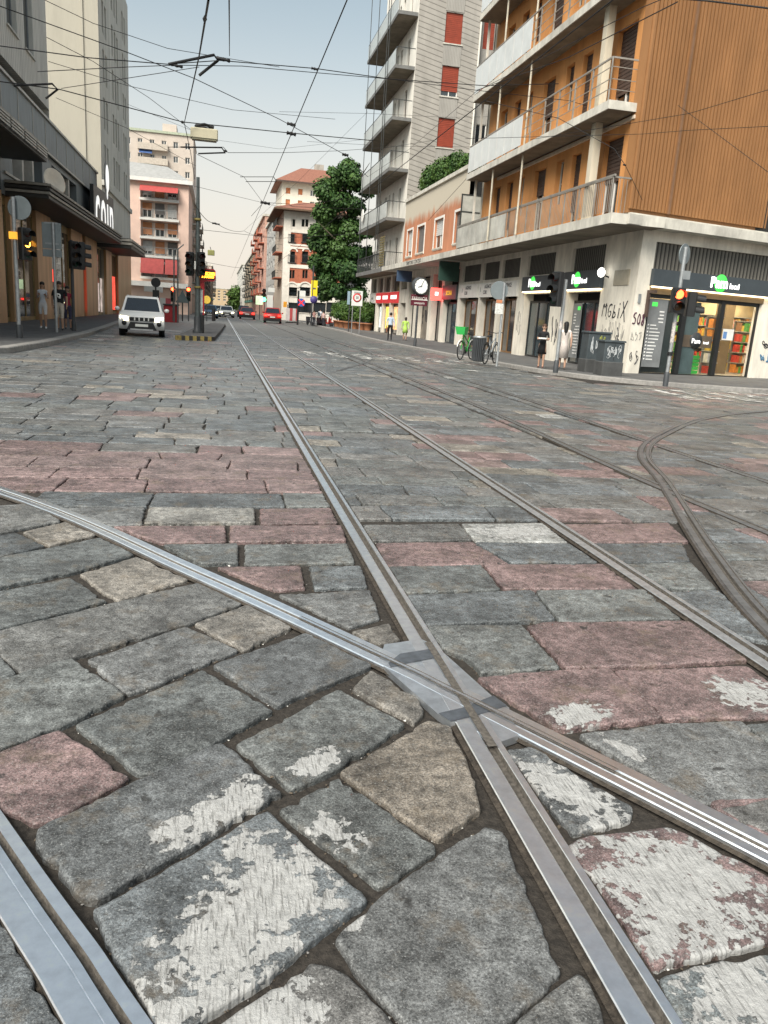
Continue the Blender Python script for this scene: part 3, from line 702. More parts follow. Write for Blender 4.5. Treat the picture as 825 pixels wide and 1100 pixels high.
mb = MB(FR); mb.box(26.4, 40.5, -9, .55, 5.3, 19.2); mb.build('core', DARKIN, ob); MB(FR).box(40.5, 40.58, -9, .6, 5.3, 19.3).build('wall', CREAM, ob)
# end of the orange wall (seen from the low roof)
MB(FR).box(40.58, 40.9, -.3, UPX-.01, 5.3, 19.3).build('wall', CREAM, ob)
# brown ribbed end wall: real ribs
def ribbed(z0, z1):
    mb = MB(FS); per = .15; s = -.96; d = .19
    while s < 20:
        P = [(0, 0), (.02, 0), (.035, .08), (.115, .08), (.13, 0), (.15, 0)]
        for (a, e), (b, f_) in zip(P[:-1], P[1:]): mb.quad((s+a, d+e, z0), (s+b, d+f_, z0), (s+b, d+f_, z1), (s+a, d+e, z1))
        s += per
    return mb
ribbed(5.42, 21.5).build('cladding', BROWN, ob)
MB(FS).box(-.97, 20, -.2, .18, 5.3, 21.5).build('end_wall', BROWN, ob)
MB(FS).box(.62, .70, .285, .34, 5.4, 12.2).build('downpipe', M('brown_pipe', (.20, .11, .06), .5), ob)
# balconies
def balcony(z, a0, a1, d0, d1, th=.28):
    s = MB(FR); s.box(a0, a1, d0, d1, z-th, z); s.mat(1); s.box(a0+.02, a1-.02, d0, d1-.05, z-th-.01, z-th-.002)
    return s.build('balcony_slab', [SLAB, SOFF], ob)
balcony(Z1, 24.75, 45.6, -.3, 1.62, .32)
MB(FS).box(-1.2, 20, .002, .62, Z1-.30, Z1+.002).build('cornice', SLAB, ob); MB(FS).box(-.9, 20, .001, .3, Z1+.004, Z1+.10).build('cornice', SLAB, ob)
for z, pan in ((Z2, [(33.1, 40.3)]), (Z3, [(33.0, 40.3)]), (Z4, [(36, 40.3)]), (Z5, [])):
    s = balcony(z, 25.3, 40.4, UPX, 1.92, .26)
    railing(FR, 25.5, 40.3, 1.86, z, s, RAILM, 1.3, .0, UPX, pan, FROST, 1.25)
    r = MB(FR); 
    for q in (.35, .65, 1.0): r.box(25.5, 33.1, 1.845, 1.865, z+q, z+q+.02); r.box(25.49, 25.51, UPX, 1.84, z+q, z+q+.02)
    r.build('rail_bars', RAILM, s)
s = MB(FR).box(25.0, 42.6, 1.50, 1.56, Z1+1.14, Z1+1.2).build('railing', RAILM, ob)
railing(FR, 25.1, 42.5, 1.53, Z1, s, RAILM, 1.15, .13, 0.9, [(35.0, 42.4)], FROST2, 1.2)
# tall square pillar and thin poles in front of the balconies
MB(FR).box(27.02, 27.34, 1.22, 1.48, Z1+.003, 19.2).build('pillar', M('pillar_paint', (.62, .56, .44), .7, var=.15, streak=6, grime=.4), ob)
for a in (33.2, 36.9): MB(FR).tube([(a, 1.70, Z1), (a, 1.70, 19.2)], .045, 8).build('pole', M('pole_cream', (.50, .46, .37), .6), ob)
MB(FR).box(40.0, 40.1, 1.45, 1.55, Z1, 19.3).build('pole', SLAB, ob)
MB(FR).box(25.3, 38.4, UPX, UPX+.10, Z1+2.95, Z1+3.06).build('awning_box', M('awning_cream', (.60, .52, .42), .7), ob)
# screen at the end of the first balcony
sc_ = MB(FR); 
for z in (Z1, Z1+.95, Z1+1.9, Z1+2.75): sc_.box(42.35, 42.41, .3, 1.5, z, z+.06)
for d in (.3, 1.44): sc_.box(42.352, 42.408, d, d+.06, Z1+.06, Z1+2.81)
q = sc_.build('balcony_screen', DRAIL, ob); MB(FR).box(42.37, 42.39, .36, 1.44, Z1+.06, Z1+2.75).build('pane', FROST2, q)
# roof slab
MB(FR).box(25.0, 41, -16, 1.0, 21.5, 21.8).build('roof', SLAB, ob)
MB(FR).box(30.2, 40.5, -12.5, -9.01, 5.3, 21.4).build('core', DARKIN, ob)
# shop fronts: dark frames and glass
SIGNC = M('sign_slate', (.055, .068, .078), .45, var=.1)
LGREEN = M('logo_green', (.04, .38, .05), .5, var=.05, emit=.9)
LWHITE = M('logo_white', (.9, .9, .88), .5, var=.02, emit=1.1)
WOOD = M('door_wood', (.22, .12, .05), .5, var=.3, streak=8, scale=4)
def doorset(fr, a, b, z0, z1, d, parent, n=3, mat=BLACK, glass=GLB):
    f = MB(fr); w = .09
    f.box(a, b, d-.06, d, z1-w, z1).box(a, b, d-.06, d, z0, z0+w)
    for i in range(n+1): c = a+(b-a-w)*i/n; f.box(c, c+w, d-.059, d+.001, z0+w, z1-w)
    o = f.build('shop_door', mat, parent); MB(fr).quad((a, d-.03, z0), (b, d-.03, z0), (b, d-.03, z1), (a, d-.03, z1)).build('pane', glass, o)
    return o
for i, (a, b) in enumerate(BAYS):
    if i < 2: doorset(FR, a, b, .1, 2.62, -.3, ob, 3, BLACK, GLB)
    else: doorset(FR, a, b, .1, 2.75, -.3, ob, 3, WOOD, GL)
# supermarket room behind the side windows
rm = MB(FS); R0, R1, DD = .66, 10.5, -4.2
RB_ = 2.0
rm.mat(0).quad((R0, -.36, .12), (R1, -.36, .12), (R1, DD, .12), (RB_, DD, .12)); rm.mat(1).quad((RB_, DD, .12), (R1, DD, .12), (R1, DD, 3.1), (RB_, DD, 3.1))
rm.quad((R0+.1, -.36, .12), (RB_, DD, .12), (RB_, DD, 3.1), (R0+.1, -.36, 3.1)).quad((R1+.02, -.36, .12), (R1+.02, DD, .12), (R1+.02, DD, 3.1), (R1+.02, -.36, 3.1)); rm.quad((R0, -.36, 3.09), (R1, -.36, 3.09), (R1, DD, 3.09), (RB_, DD, 3.09))
rm.build('shop_room', [M('shop_floor', (.4, .37, .3), .4), M('shop_wall', (.5, .42, .28), .7)], ob)
LAMP = M('strip_lamp', (1, .86, .6), .5, var=0, emit=11)
for s0, s1 in ((2.9, 4.6), (5.2, 6.9), (7.6, 9.6)):
    for d in (-1., -2.4, -3.6): MB(FS).box(s0, s1, d-.09, d+.09, 3.0, 3.05).build('ceiling_lamp', LAMP, ob)
SFRAME = doorset(FS, .62, 6.1, .06, 3.08, -.12, ob, 1, BLACK, GLS)
fr_ = MB(FS); 
for s in (2.32, 4.12): fr_.box(s, s+.2, -.2, -.05, .15, 2.99)
fr_.box(.72, 6.0, -.16, -.07, 2.72, 2.99); fr_.build('mullion', BLACK, ob)
MB(FS).box(.6, 6.12, -.1, .03, 2.85, 3.07).build('lintel', M('bronze_lintel', (.20, .14, .075), .5, .3), ob)
MB(FS).box(.75, 2.31, -.32, -.28, .15, 2.7).build('window_film', M('window_film', (.045, .06, .06), .3), ob)
MB(FS).box(2.53, 3.35, -.30, -.26, .15, 2.7).build('window_film', M('window_film_pale', (.10, .15, .155), .25), ob)
q = MB(FS).box(2.53, 4.11, -.25, -.235, 1.12, 1.55).build('door_band', M('door_band', (.16, .12, .085), .6), ob)
text('Pam', .25, Matrix.Translation((0, 0, 0)) @ plane_mtx(FS @ V((3.32, -.222, 1.34)), U), LWHITE, q, sx=1.)
text('local', .14, plane_mtx(FS @ V((3.82, -.222, 1.30)), U), LWHITE, q)

mb = MB(FS); mb.lathe((3.32, -.232, 1.36), (0, 1, 0), [(.0, 0), (.3, 0), (.3, .004), (0, .004)], 20); mb.build('badge', DGREY, q)
mb = MB(FS).box(4.45, 5.0, -.11, -.10, 1.45, 1.85); q = mb.build('notice', WHITE, ob)
MB(FS).box(4.48, 4.66, -.10, -.096, 1.5, 1.75).build('print', M('print_blue', (.12, .25, .5), .5), q)
# opening list panel beside the door
def list_panel(fr, a, b, d, z0, z1, right, parent):
    q = MB(fr).box(a, b, d-.02, d, z0, z1).build('list_panel', M('list_grey', (.20, .21, .215), .5), parent)
    g = MB(fr); g.box(a+.12, a+.36, d, d+.006, z1-.26, z1-.12); g.build('logo', LGREEN, q)
    t = MB(fr); rr = random.Random(4)
    for i in range(17):
        z = z1-.45-i*.118
        if z < z0+.15: break
        t.box(b-.12-rr.uniform(.2, .45)*(b-a), b-.12, d, d+.005, z, z+.045) if i < 4 else t.box(a+.16, a+.16+rr.uniform(.3, .6)*(b-a), d, d+.005, z, z+.04)
        if i >= 4: t.lathe((a+.08, d+.001, z+.02), (0, 1, 0), [(0, 0), (.035, 0), (.035, .004), (0, .004)], 10)
    t.build('lettering', LWHITE if False else M('print_white', (.75, .75, .73), .6), q)
list_panel(FS, .78, 1.62, -.1, .35, 2.7, U, ob)
list_panel(FR, 30.0, 30.75, -.22, .35, 2.5, None, ob)
# shelves, goods and baskets
GOODS = [M('goods_'+n, c, .5, var=.3, scale=9, emit=0) for n, c in (('red', (.55, .06, .04)), ('yellow', (.65, .45, .08)), ('green', (.1, .35, .08)), ('white', (.7, .66, .6)), ('orange', (.65, .25, .05)), ('brown', (.3, .16, .08)))]
def shelf(a, b, d, h, label, seed):
    r = random.Random(seed); c = FS @ V(((a+b)/2, d, .12)); t = thing('shop_shelf', label, 'shelf', tuple(c), 'shelves of goods inside the supermarket')
    f = MB(FS); n = 5
    for i in range(n+1): f.box(a, b, d-.4, d, .12+h*i/n, .12+h*i/n+.03)
    f.box(a, b, d-.42, d-.4, .12, .12+h); f.build('rack', M('rack_grey', (.4, .39, .36), .5), t)
    g = MB(FS)
    for i in range(n):
        s = a+.02
        while s < b-.1:
            w = r.uniform(.07, .2); g.mat(r.randrange(6)); g.box(s, min(b, s+w)-.01, d-.3, d-.03-r.uniform(0, .06), .15+h*i/n+.003, .15+h*i/n+r.uniform(.55, .85)*h/n); s += w
    g.build('goods', GOODS, t)
shelf(4.7, 5.9, -2.9, 1.9, 'shelf of colourful goods seen through the left pane of the lit supermarket door', 1)
shelf(4.85, 5.35, -.95, 2.15, 'narrow shelf of red packets just inside the right pane of the supermarket door', 2)
shelf(7.6, 9.2, -2.1, 2.1, 'shelf of goods at the far right inside the lit supermarket', 3)
MB(FS).box(6.15, 6.65, -2.2, -1.7, .12, 3.08).build('inner_column', M('column_tan', (.22, .165, .10), .7), ob)
shelf(2.5, 10.3, -3.7, 2.3, 'long back wall shelf of mixed goods deep inside the lit supermarket', 7)
for i, (s, n, lb) in enumerate(((3.45, 5, 'taller stack of green shopping baskets inside the supermarket door'), (4.05, 3, 'lower stack of green shopping baskets by the supermarket mullion'))):
    c = FS @ V((s, -1.0, .12)); t = thing('basket_stack', lb, 'baskets', tuple(c), 'green shopping baskets')
    for k in range(n+2): MB(FS).prism([(s-.2, -1.15, .13+k*.14), (s+.2, -1.15, .13+k*.14), (s+.24, -1.15, .245+k*.14), (s-.24, -1.15, .245+k*.14)], (0, .3, 0)).build('basket', M('basket_green', (.04, .4, .06), .45, emit=.15), t)
# wall plaque, lantern, intercom, house bracket, graffiti
MB(FR).box(26.05, 27.15, .003, .03, 3.1, 3.62).build('plaque', M('stone_plaque', (.40, .36, .28), .6), ob)
q = MB(FR).tube([(27.6, 0, 3.4), (27.6, .3, 3.5)], .03).build('wall_lamp', DGREY, ob); mb = MB(FR); mb.ell((27.6, .32, 3.55), (.14, .14, .17)); mb.build('globe', M('lamp_globe', (1, .97, .9), .4, var=0, emit=1.6), q)
MB(FS).box(.14, .24, .002, .04, 2.5, 2.8).build('intercom', GREY, ob)
mb = MB(FS); mb.box(.50, .58, .002, .12, 2.05, 2.95).box(.50, .58, .12, .4, 2.85, 2.95); mb.build('bracket', SHUT, ob)
INK = M('graffiti_black', (.03, .03, .035), .6); INKP = M('graffiti_purple', (.07, .02, .04), .6); INKB = M('graffiti_blue', (.08, .2, .32), .6); INKG = M('graffiti_grey', (.26, .25, .23), .7)
def scrawl(fr, a, b, z0, z1, d, mat, parent, seed, n=5, r=.012):
    rr = random.Random(seed); mb = MB(fr)
    for i in range(n):
        c = a+(b-a)*(i+.5)/n; w = (b-a)/n*.8; h = z1-z0; p = []
        for k in range(10): p.append((c+rr.uniform(-.6, .6)*w, d, z0+h*rr.random()))
        q = [V(x) for x in p]; s = []
        for k in range(len(q)-2):
            for m in range(4): t = m/4; s.append((q[k]+q[k+1])/2*(1-t)**2+q[k+1]*2*t*(1-t)+(q[k+1]+q[k+2])/2*t*t)
        mb.tube(s, r, 4, True, False)
    return mb.build('graffiti', mat, parent)
g = MB(FR).box(27.36, 27.40, .001, .004, 1.9, 2.0).build('graffiti', INK, ob)
GLY = {'M': [[(0, 0), (.08, 1), (.42, .35), (.78, 1.05), (.9, 0)]], 'G': [[(.8, .9), (.35, 1), (.05, .5), (.3, .02), (.75, .1), (.8, .45), (.45, .45)]], 'b': [[(.15, 1.05), (.12, 0)], [(.12, .08), (.6, .05), (.7, .4), (.15, .5)]], 'i': [[(.2, .6), (.18, .0)], [(.2, .8), (.22, .9)]], 'X': [[(0, 0), (.9, 1.05)], [(.05, 1), (.95, -.25)]],
       '5': [[(.8, 1), (.15, .95), (.12, .55), (.6, .6), (.82, .3), (.5, 0), (.05, .1)]], '0': [[(.4, 1), (.08, .6), (.2, .05), (.65, 0), (.85, .5), (.6, .98), (.35, 1)]], '8': [[(.75, .85), (.4, 1), (.15, .8), (.7, .35), (.6, .02), (.2, .03), (.15, .3), (.75, .75), (.75, .9)]]}
def spray(fr, word, a, z, h, step, mat, parent, d=.006, r=.022, slant=.1, sgn=1):
    mb = MB(fr); rr = random.Random(2)
    for k, ch in enumerate(word):
        w = step*(.55 if ch == 'i' else .86); off = rr.uniform(-.08, .08)*h; hh = h*rr.uniform(.88, 1.15)
        for st in GLY[ch]:
            q = [V((a+sgn*(x*w+y*slant*h), d, z+off+y*hh)) for x, y in st]; s_ = [q[0]]
            for m in range(len(q)-1): s_ += [q[m]+(q[m+1]-q[m])*t for t in (.35, .65)]
            s_.append(q[-1]); mb.tube(s_, [r*rr.uniform(.7, 1.2) for _ in s_], 5, True, True)
        a += sgn*step*(.6 if ch == 'i' else 1)
    return mb.build('graffiti_lettering', mat, parent)
spray(FR, 'MGbiX', 27.75, 1.98, .5, .40, INK, g, sgn=-1)
spray(FS, '508', .03, 1.76, .34, .19, INKP, g, r=.024, slant=.04)
scrawl(FR, 25.9, 27.7, 1.0, 1.9, .006, INKG, ob, 3, 7, .01); scrawl(FR, 26.2, 26.5, .9, 1.7, .006, INK, ob, 5, 1, .02)
scrawl(FS, .08, .55, .25, 1.0, .006, INK, ob, 6, 2, .012); scrawl(FS, .05, .55, 1.15, 1.6, .006, INKG, ob, 8, 3, .009)
scrawl(FS, 6.4, 8.0, 1.2, 1.6, .006, INK, ob, 9, 3, .018); scrawl(FS, 6.3, 7.6, .7, 1.1, .006, INKB, ob, 10, 3, .022)
scrawl(FR, 31.2, 32.3, .6, 2.2, .006, INK, ob, 12, 3, .013); scrawl(FR, 35.9, 36.5, .8, 2.4, .006, INKG, ob, 13, 3, .012)
# shop signs (each its own thing)
def market_sign(fr, a, b, d0, d1, z0, z1, right, label, cx, size):
    c = fr @ V(((a+b)/2, d0, z0)); t = thing('shop_sign', label, 'sign', tuple(c))
    MB(fr).box(a, b, d0, d1, z0, z1).build('board', SIGNC, t)
    l = MB(fr).box(a+.06, b-.06, d0+.02, d1-.02, z0-.05, z0-.003).build('light_strip', M('sign_light', (1, .8, .5), .5, var=0, emit=1.6), t)
    p = fr @ V((cx, d1+.012, (z0+z1)/2+.02)); R = V(right)
    mb = MB(); nrm = R.cross(V((0, 0, 1))); mb.lathe(p-nrm*.006+R*size*.15, nrm, [(0, 0), (size*.62, 0), (size*.62, .004), (0, .004)], 22); mb.build('emblem', LGREEN, t)
    text('Pam', size, plane_mtx(p, R), LWHITE, t, bold=.014); text('local', size*.52, plane_mtx(p+R*size*1.52-V((0, 0, size*.14)), R), LWHITE, t, bold=.006)
market_sign(FS, .56, 7.4, .003, .16, 3.10, 3.66, U, 'widest dark slate supermarket sign with white and green lettering, on the side street front', 3.6, .5)
market_sign(FR, 27.95, 31.15, .003, .16, 3.02, 3.7, (0, -1, 0), 'dark slate supermarket sign over the shop door beside the graffiti pier', 30.0, .48)
market_sign(FR, 32.5, 35.85, .003, .16, 3.02, 3.66, (0, -1, 0), 'dark slate supermarket sign above the woman in the black dress', 34.6, .48)
def plain_sign(a, b, z0, z1, mat, label, lines, cat='sign'):
    t = thing('shop_sign', label, cat, tuple(FR @ V(((a+b)/2, 0, z0)))); MB(FR).box(a, b, .003, .13, z0, z1).build('board', mat, t)
    for s, sz, da, dz, m in lines: text(s, sz, plane_mtx(FR @ V(((a+b)/2+da, .135, (z0+z1)/2+dz)), (0, -1, 0)), m, t, bold=.004)
    return t
INKD = M('print_dark', (.10, .10, .11), .6); RED = M('sign_red', (.50, .03, .035), .5, emit=.25); YLW = M('sign_yellow', (.75, .42, .03), .5, emit=.3)
for a, b, lb in ((36.6, 39.2, 'white agency sign with dark lettering nearest the supermarket'), (39.6, 42.25, 'middle one of three white agency signs, behind the round road sign'), (42.6, 46.0, 'white agency sign with dark lettering farthest from the supermarket, next to the yellow-lettered sign')):
    plain_sign(a, b, 2.82, 3.55, WHITE, lb, [('AGENCE', .27, -.1, .17, INKD), ('COR', .27, .3, -.12, INKD), ('1', .34, 1.05, .02, INKD)])
# ------------------------------------------------------------ low terracotta house with the roof hedge
lh = thing('terracotta_house', 'low two-storey terracotta house with a hedge along its roof edge', 'building', (13.9, 52, 0))
TERR = M('terracotta_plaster', (.46, .20, .11), .88, var=.2, scale=1.1, streak=4, bump=.1, grime=.3)
def faded(mat, pale, z0):
    t = mat.node_tree; b = t.nodes['Principled BSDF']; o = b.inputs['Base Color'].links[0].from_socket
    g = nd(t, 'ShaderNodeNewGeometry'); s = nd(t, 'ShaderNodeSeparateXYZ'); t.links.new(g.outputs['Position'], s.inputs[0]); mp = nd(t, 'ShaderNodeMapping'); mp.inputs['Scale'].default_value = (1, 1, .25); t.links.new(g.outputs['Position'], mp.inputs[0])
    n = nd(t, 'ShaderNodeTexNoise', Scale=1.6, Detail=8, Roughness=.7); t.links.new(mp.outputs[0], n.inputs['Vector'])
    a = nd(t, 'ShaderNodeMath', operation='MULTIPLY_ADD'); t.links.new(n.outputs['Fac'], a.inputs[0]); a.inputs[1].default_value = 1.6; t.links.new(s.outputs['Z'], a.inputs[2])
    r = nd(t, 'ShaderNodeMapRange'); r.inputs['From Min'].default_value = z0; r.inputs['From Max'].default_value = z0+.5; t.links.new(a.outputs[0], r.inputs['Value'])
    x = nd(t, 'ShaderNodeMix', data_type='RGBA'); t.links.new(o, x.inputs['A']); x.inputs['B'].default_value = (*pale, 1); t.links.new(r.outputs[0], x.inputs['Factor']); t.links.new(x.outputs['Result'], b.inputs['Base Color'])
faded(TERR, (.52, .47, .38), 9.05)
W4 = [(46.6, 48.5, 6.05, 7.85), (51.1, 53.2, 6.05, 7.85), (55.9, 58.0, 6.05, 7.85), (59.5, 61.2, 6.0, 7.85)]
LB = [(46.6, 49.7, .1, 4.6), (50.3, 52.6, .1, 4.4), (53.4, 56.6, .1, 4.4), (57.6, 59.6, .1, 4.4), (60.3, 62.2, .1, 2.6), (60.3, 62.2, 3.6, 4.8)]
mb = MB(FR); facade(mb, 46.0, 62.4, 5.0, 10.0, W4, .25); mb.build('wall', TERR, lh)
mb = MB(FR); facade(mb, 46.0, 62.4, 0, 5.0, LB, .5); mb.build('wall', TRAV, lh)
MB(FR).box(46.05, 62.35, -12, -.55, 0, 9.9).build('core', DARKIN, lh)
MB(FR).box(45.9, 62.4, -.4, .12, 10.0, 10.22).build('parapet', SLAB, lh)
MB(FR).quad((45.9, -12, 9.95), (62.4, -12, 9.95), (62.4, -.4, 9.95), (45.9, -.4, 9.95)).build('roof', CONC, lh)
for i, h in enumerate(W4): window(FR, h, lh, GL, WHITE, .22, .07, 1, 0, SLAB, [SHUTG, M('white_shutter', (.55, .56, .55), .5), SHUTG, M('white_shutter', (.55, .56, .55), .5)][i], [1, .55, 1, .8][i], True)
MB(FR).box(45.6, 62.4, -.3, 1.6, 4.88, 5.2).build('canopy', [SLAB], lh)
q = MB(FR).box(47, 47.05, 1.601, 1.605, 5.0, 5.05).build('graffiti', INK, lh)
text('TERRITORIO CONTESO', .34, plane_mtx(FR @ V((52, 1.606, 5.03)), (0, -1, 0)), INK, q, 'graffiti_lettering', .003, 1.15)
doorset(FR, 46.6, 49.7, .1, 2.6, -.3, lh, 3, DGREY, GLB); doorset(FR, 50.3, 52.6, .1, 4.3, -.4, lh, 2, BLACK, GL); doorset(FR, 57.6, 59.6, .1, 3.9, -.4, lh, 2, BLACK, GL)
MB(FR).box(53.4, 56.6, -.45, -.4, .1, 4.3).build('gate', M('portal_wall', (.25, .22, .18), .8, grime=.6), lh); scrawl(FR, 53.6, 56.4, .8, 2.4, -.39, INK, lh, 21, 5, .02)
plain_sign(46.6, 49.7, 2.75, 3.6, SIGNC, 'dark shop sign with yellow lettering between the white signs and the portal', [('SICURA', .38, 0, -.05, YLW)])
t = thing('shop_sign', 'small glowing red sign hanging at the dark portal', 'sign', tuple(FR @ V((50.1, .3, 3.0)))); MB(FR).box(50.0, 50.12, .05, .75, 2.7, 3.45).build('board', M('sign_red_lit', (.9, .05, .04), .5, var=0, emit=2.2), t); MB(FR).box(49.985, 50.0, .3, .5, 3.0, 3.2).build('emblem', LWHITE, t)
t = thing('shop_sign', 'dark green box sign sticking out under the canopy above the yellow lettering', 'sign', tuple(FR @ V((47.2, .6, 4)))); MB(FR).box(46.4, 46.62, .1, 1.3, 3.75, 4.85).build('board', M('sign_green', (.03, .07, .055), .5), t)
t = thing('shop_sign', 'blue box sign under the canopy beyond the street clock', 'sign', tuple(FR @ V((57.2, .6, 4)))); MB(FR).box(57.1, 57.3, .4, 1.5, 4.0, 4.75).build('board', M('sign_blue', (.05, .09, .16), .5), t)
# ------------------------------------------------------------ pale balcony block with tiled end wall
wb = thing('balcony_block', 'tall pale apartment block with stacked balconies and red roller shutters in its tiled end wall', 'building', (13.9, 62.4, 0))
PALE = M('pale_render', (.78, .75, .68), .85, var=.12, scale=1.2, streak=4, grime=.25)
TILE = stripes_mat('grey_tile_siding', (.33, .31, .28), (.15, .14, .125), 'Z', .36, .22, .5, .22)
FLUT = stripes_mat('fluted_panel', (.32, .305, .28), (.20, .19, .17), 'X', .12, 0, .5, .35)
ZL = [5.2, 8.9, 12.45, 16.0, 19.5, 23.05, 26.6]
holes = []; doors = []
for z in ZL[:-1]:
    for k, (a, b, z0) in enumerate(((64.7, 65.5, .1), (67.3, 67.9, .9), (68.8, 69.4, .9), (70.2, 71.0, .1), (72.6, 73.3, .9))):
        h = (a, b, z+z0, z+2.5); holes.append(h); doors.append(h)
mb = MB(FR); facade(mb, 62.4, 75.2, 5.0, 30.2, holes, .22); mb.build('wall', PALE, wb)
for i, h in enumerate(doors): window(FR, h, wb, GL, SHUT, .2, .06, 0, 0, None, SHUT if i % 3 == 0 else None, .9)
SBAY = [(62.9, 65.6), (66.4, 68.9), (69.5, 71.7), (72.5, 74.7)]
hl = []
for a, b in SBAY: hl += [(a, b, .1, 2.55), (a, b, 3.5, 4.75)]
mb = MB(FR); facade(mb, 62.4, 75.2, 0, 5.0, hl, .4); mb.build('wall', TRAV, wb)
for a, b in SBAY: doorset(FR, a, b, .1, 2.55, -.25, wb, 2, BLACK, GL); MB(FR).quad((a, -.2, 3.5), (b, -.2, 3.5), (b, -.2, 4.75), (a, -.2, 4.75)).build('grille', GL, wb)
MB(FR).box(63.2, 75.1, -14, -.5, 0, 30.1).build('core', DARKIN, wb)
MB(FR).quad((75.2, 0, 0), (75.2, -14, 0), (75.2, -14, 30.2), (75.2, 0, 30.2)).build('wall', PALE, wb)
MB(FR).box(62.2, 75.4, -14, .3, 30.2, 30.5).build('roof', SLAB, wb)
# end wall faces the camera: local along = +x
FE = frame((13.9, 62.4), (1, 0), (0, -1)); ehs = []; 
EW = [11.9, 14.2, 17.75, 21.3, 24.9]
for z in EW: ehs.append((2.05, 3.35, z+.0, z+2.05) if z > 12 else (2.05, 3.35, z+.2, z+1.6))
mb = MB(FE); facade(mb, 0, 4.75, 9.9, 30.2, ehs, .2); mb.build('end_wall', TILE, wb)
for z in EW[1:]:
    for q0, q1 in ((z-1.48, z-.1),): MB(FE).box(2.0, 3.4, .004, .03, q0, q1).build('fluted_panel', FLUT, wb)
for h in ehs: window(FE, h, wb, GL, WHITE, .18, .06, 1, 0, SLAB, REDSH, .97 if h[2] > 18 or h[2] < 17 else .82)
MB(FE).box(4.7, 4.8, .0, .06, 9.9, 30.2).build('downpipe', PALE, wb)
mb = MB(FE); e2 = [(5.15, 6.0, z+.1, z+2.05) for z in EW[1:]]; facade(mb, 4.8, 6.05, 9.9, 30.2, e2, .15, -.5); mb.build('end_wall', FLUT, wb)
for h in e2: window(FE, h, wb, GL, WHITE, .13, .05, 0, 0, None, REDSH if h[2] > 16 else None, .98, None, -.5)
MB(FE).box(6.05, 14.3, -.28, -.2, 9.9, 30.2).build('end_wall', M('white_render', (.72, .72, .70), .8, var=.08), wb)
for k, z in enumerate(ZL[:-1]):
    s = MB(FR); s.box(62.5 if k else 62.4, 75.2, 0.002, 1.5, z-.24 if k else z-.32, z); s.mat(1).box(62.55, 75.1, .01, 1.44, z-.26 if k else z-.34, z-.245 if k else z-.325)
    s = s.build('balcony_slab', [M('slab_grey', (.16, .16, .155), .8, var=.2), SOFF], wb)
    railing(FR, 62.55, 75.15, 1.42, z, s, DRAIL, 1.2, .0, 0.02, [(62.7, 75.0)] if k > 0 else [], M('balcony_glass', (.45, .48, .47), .3), 1.3)
    if k == 0: railing(FR, 62.55, 75.15, 1.36, z, s, DRAIL, 1.2, .16, .02)
for a in (65.2, 66.0, 70.1, 73.9): MB(FR).tube([(a, 1.55, 5.2), (a, 1.55, 30)], .03, 6).build('pole', DRAIL, wb)
mb = MB(FR)
for i in range(12): mb.box(62.7, 64.6, 1.44, 1.46, 5.35+i*.19, 5.46+i*.19)
mb.build('balcony_screen', M('bamboo_screen', (.16, .13, .05), .8), wb)
mb = MB(FR); mb.disc((72.6, 1.62, 10.0), (0, -1, 0), .55, .06); mb.build('satellite_dish', WHITE, wb)
MB(FR).box(65.6, 67.6, 1.46, 1.49, 6.6, 7.5).build('hanging_sheet', WHITE, wb)
MB(FR).box(64.2, 64.8, .9, 1.3, 16.05, 16.4).build('planter', M('terracotta_pot', (.32, .14, .07), .8), wb)
for a, b, lb, m, ln in ((72.4, 74.8, 'white shop sign at the far end of the pale balcony block', WHITE, [('ottica', .35, 0, 0, INKD)]), (69.4, 71.8, 'red shop sign next to the white one at street level', RED, None), (66.3, 69.0, 'middle one of the three red shop signs', RED, None), (62.8, 65.7, 'red shop sign nearest the street clock', RED, None)):
    t = plain_sign(a, b, 2.6, 3.45, m, lb, ln or [])
    if not ln: MB(FR).box(a+.3, b-.3, .13, .14, 2.9, 3.2).build('lettering_band', M('sign_white_lit', (.9, .85, .8), .5, emit=.5), t)
# lit shop interiors under the red signs
for a, b, c in ((62.9, 65.6, (.9, .45, .2)), (66.4, 68.9, (1, .65, .12)), (69.5, 71.7, (.55, .6, .55))): MB(FR).box(a+.2, b-.3, -.24, -.22, .5, 2.3).build('shop_display', M('display_%d' % int(a), c, .6, var=.7, scale=2.2, emit=.45), wb)

# ============================================================ left-hand buildings
FL = frame((-9.3, 0), (0, 1), (1, 0))
BRZ = M('bronze_cladding', (.46, .29, .15), .42, .35, var=.3, scale=1.2, streak=10)
DKF = M('dark_fascia', (.045, .045, .042), .5, .2, var=.3, scale=3)
BLUEP = M('slate_blue_panel', (.17, .195, .205), .5, .1, var=.2, streak=5)
CORR = stripes_mat('ribbed_concrete', (.60, .595, .55), (.30, .30, .275), 'Y', .34, 0, .6, .3)
TRIM = M('pale_trim', (.48, .46, .41), .5)
ds = thing('department_store', 'dark department store with bronze pillars, deep canopies and ribbed concrete upper floors', 'building', (-9.3, 50, 0))
PIL = [(24.5, 26.2), (30.4, 32), (36, 38.6), (39.9, 41.0), (45.2, 48.9), (55.2, 59.5), (60.8, 66.2), (71.2, 74.8), (79.2, 82)]
for a, b in PIL: MB(FL).box(a, b, -.3, .05, .12, 5.7).build('pillar', BRZ, ds)
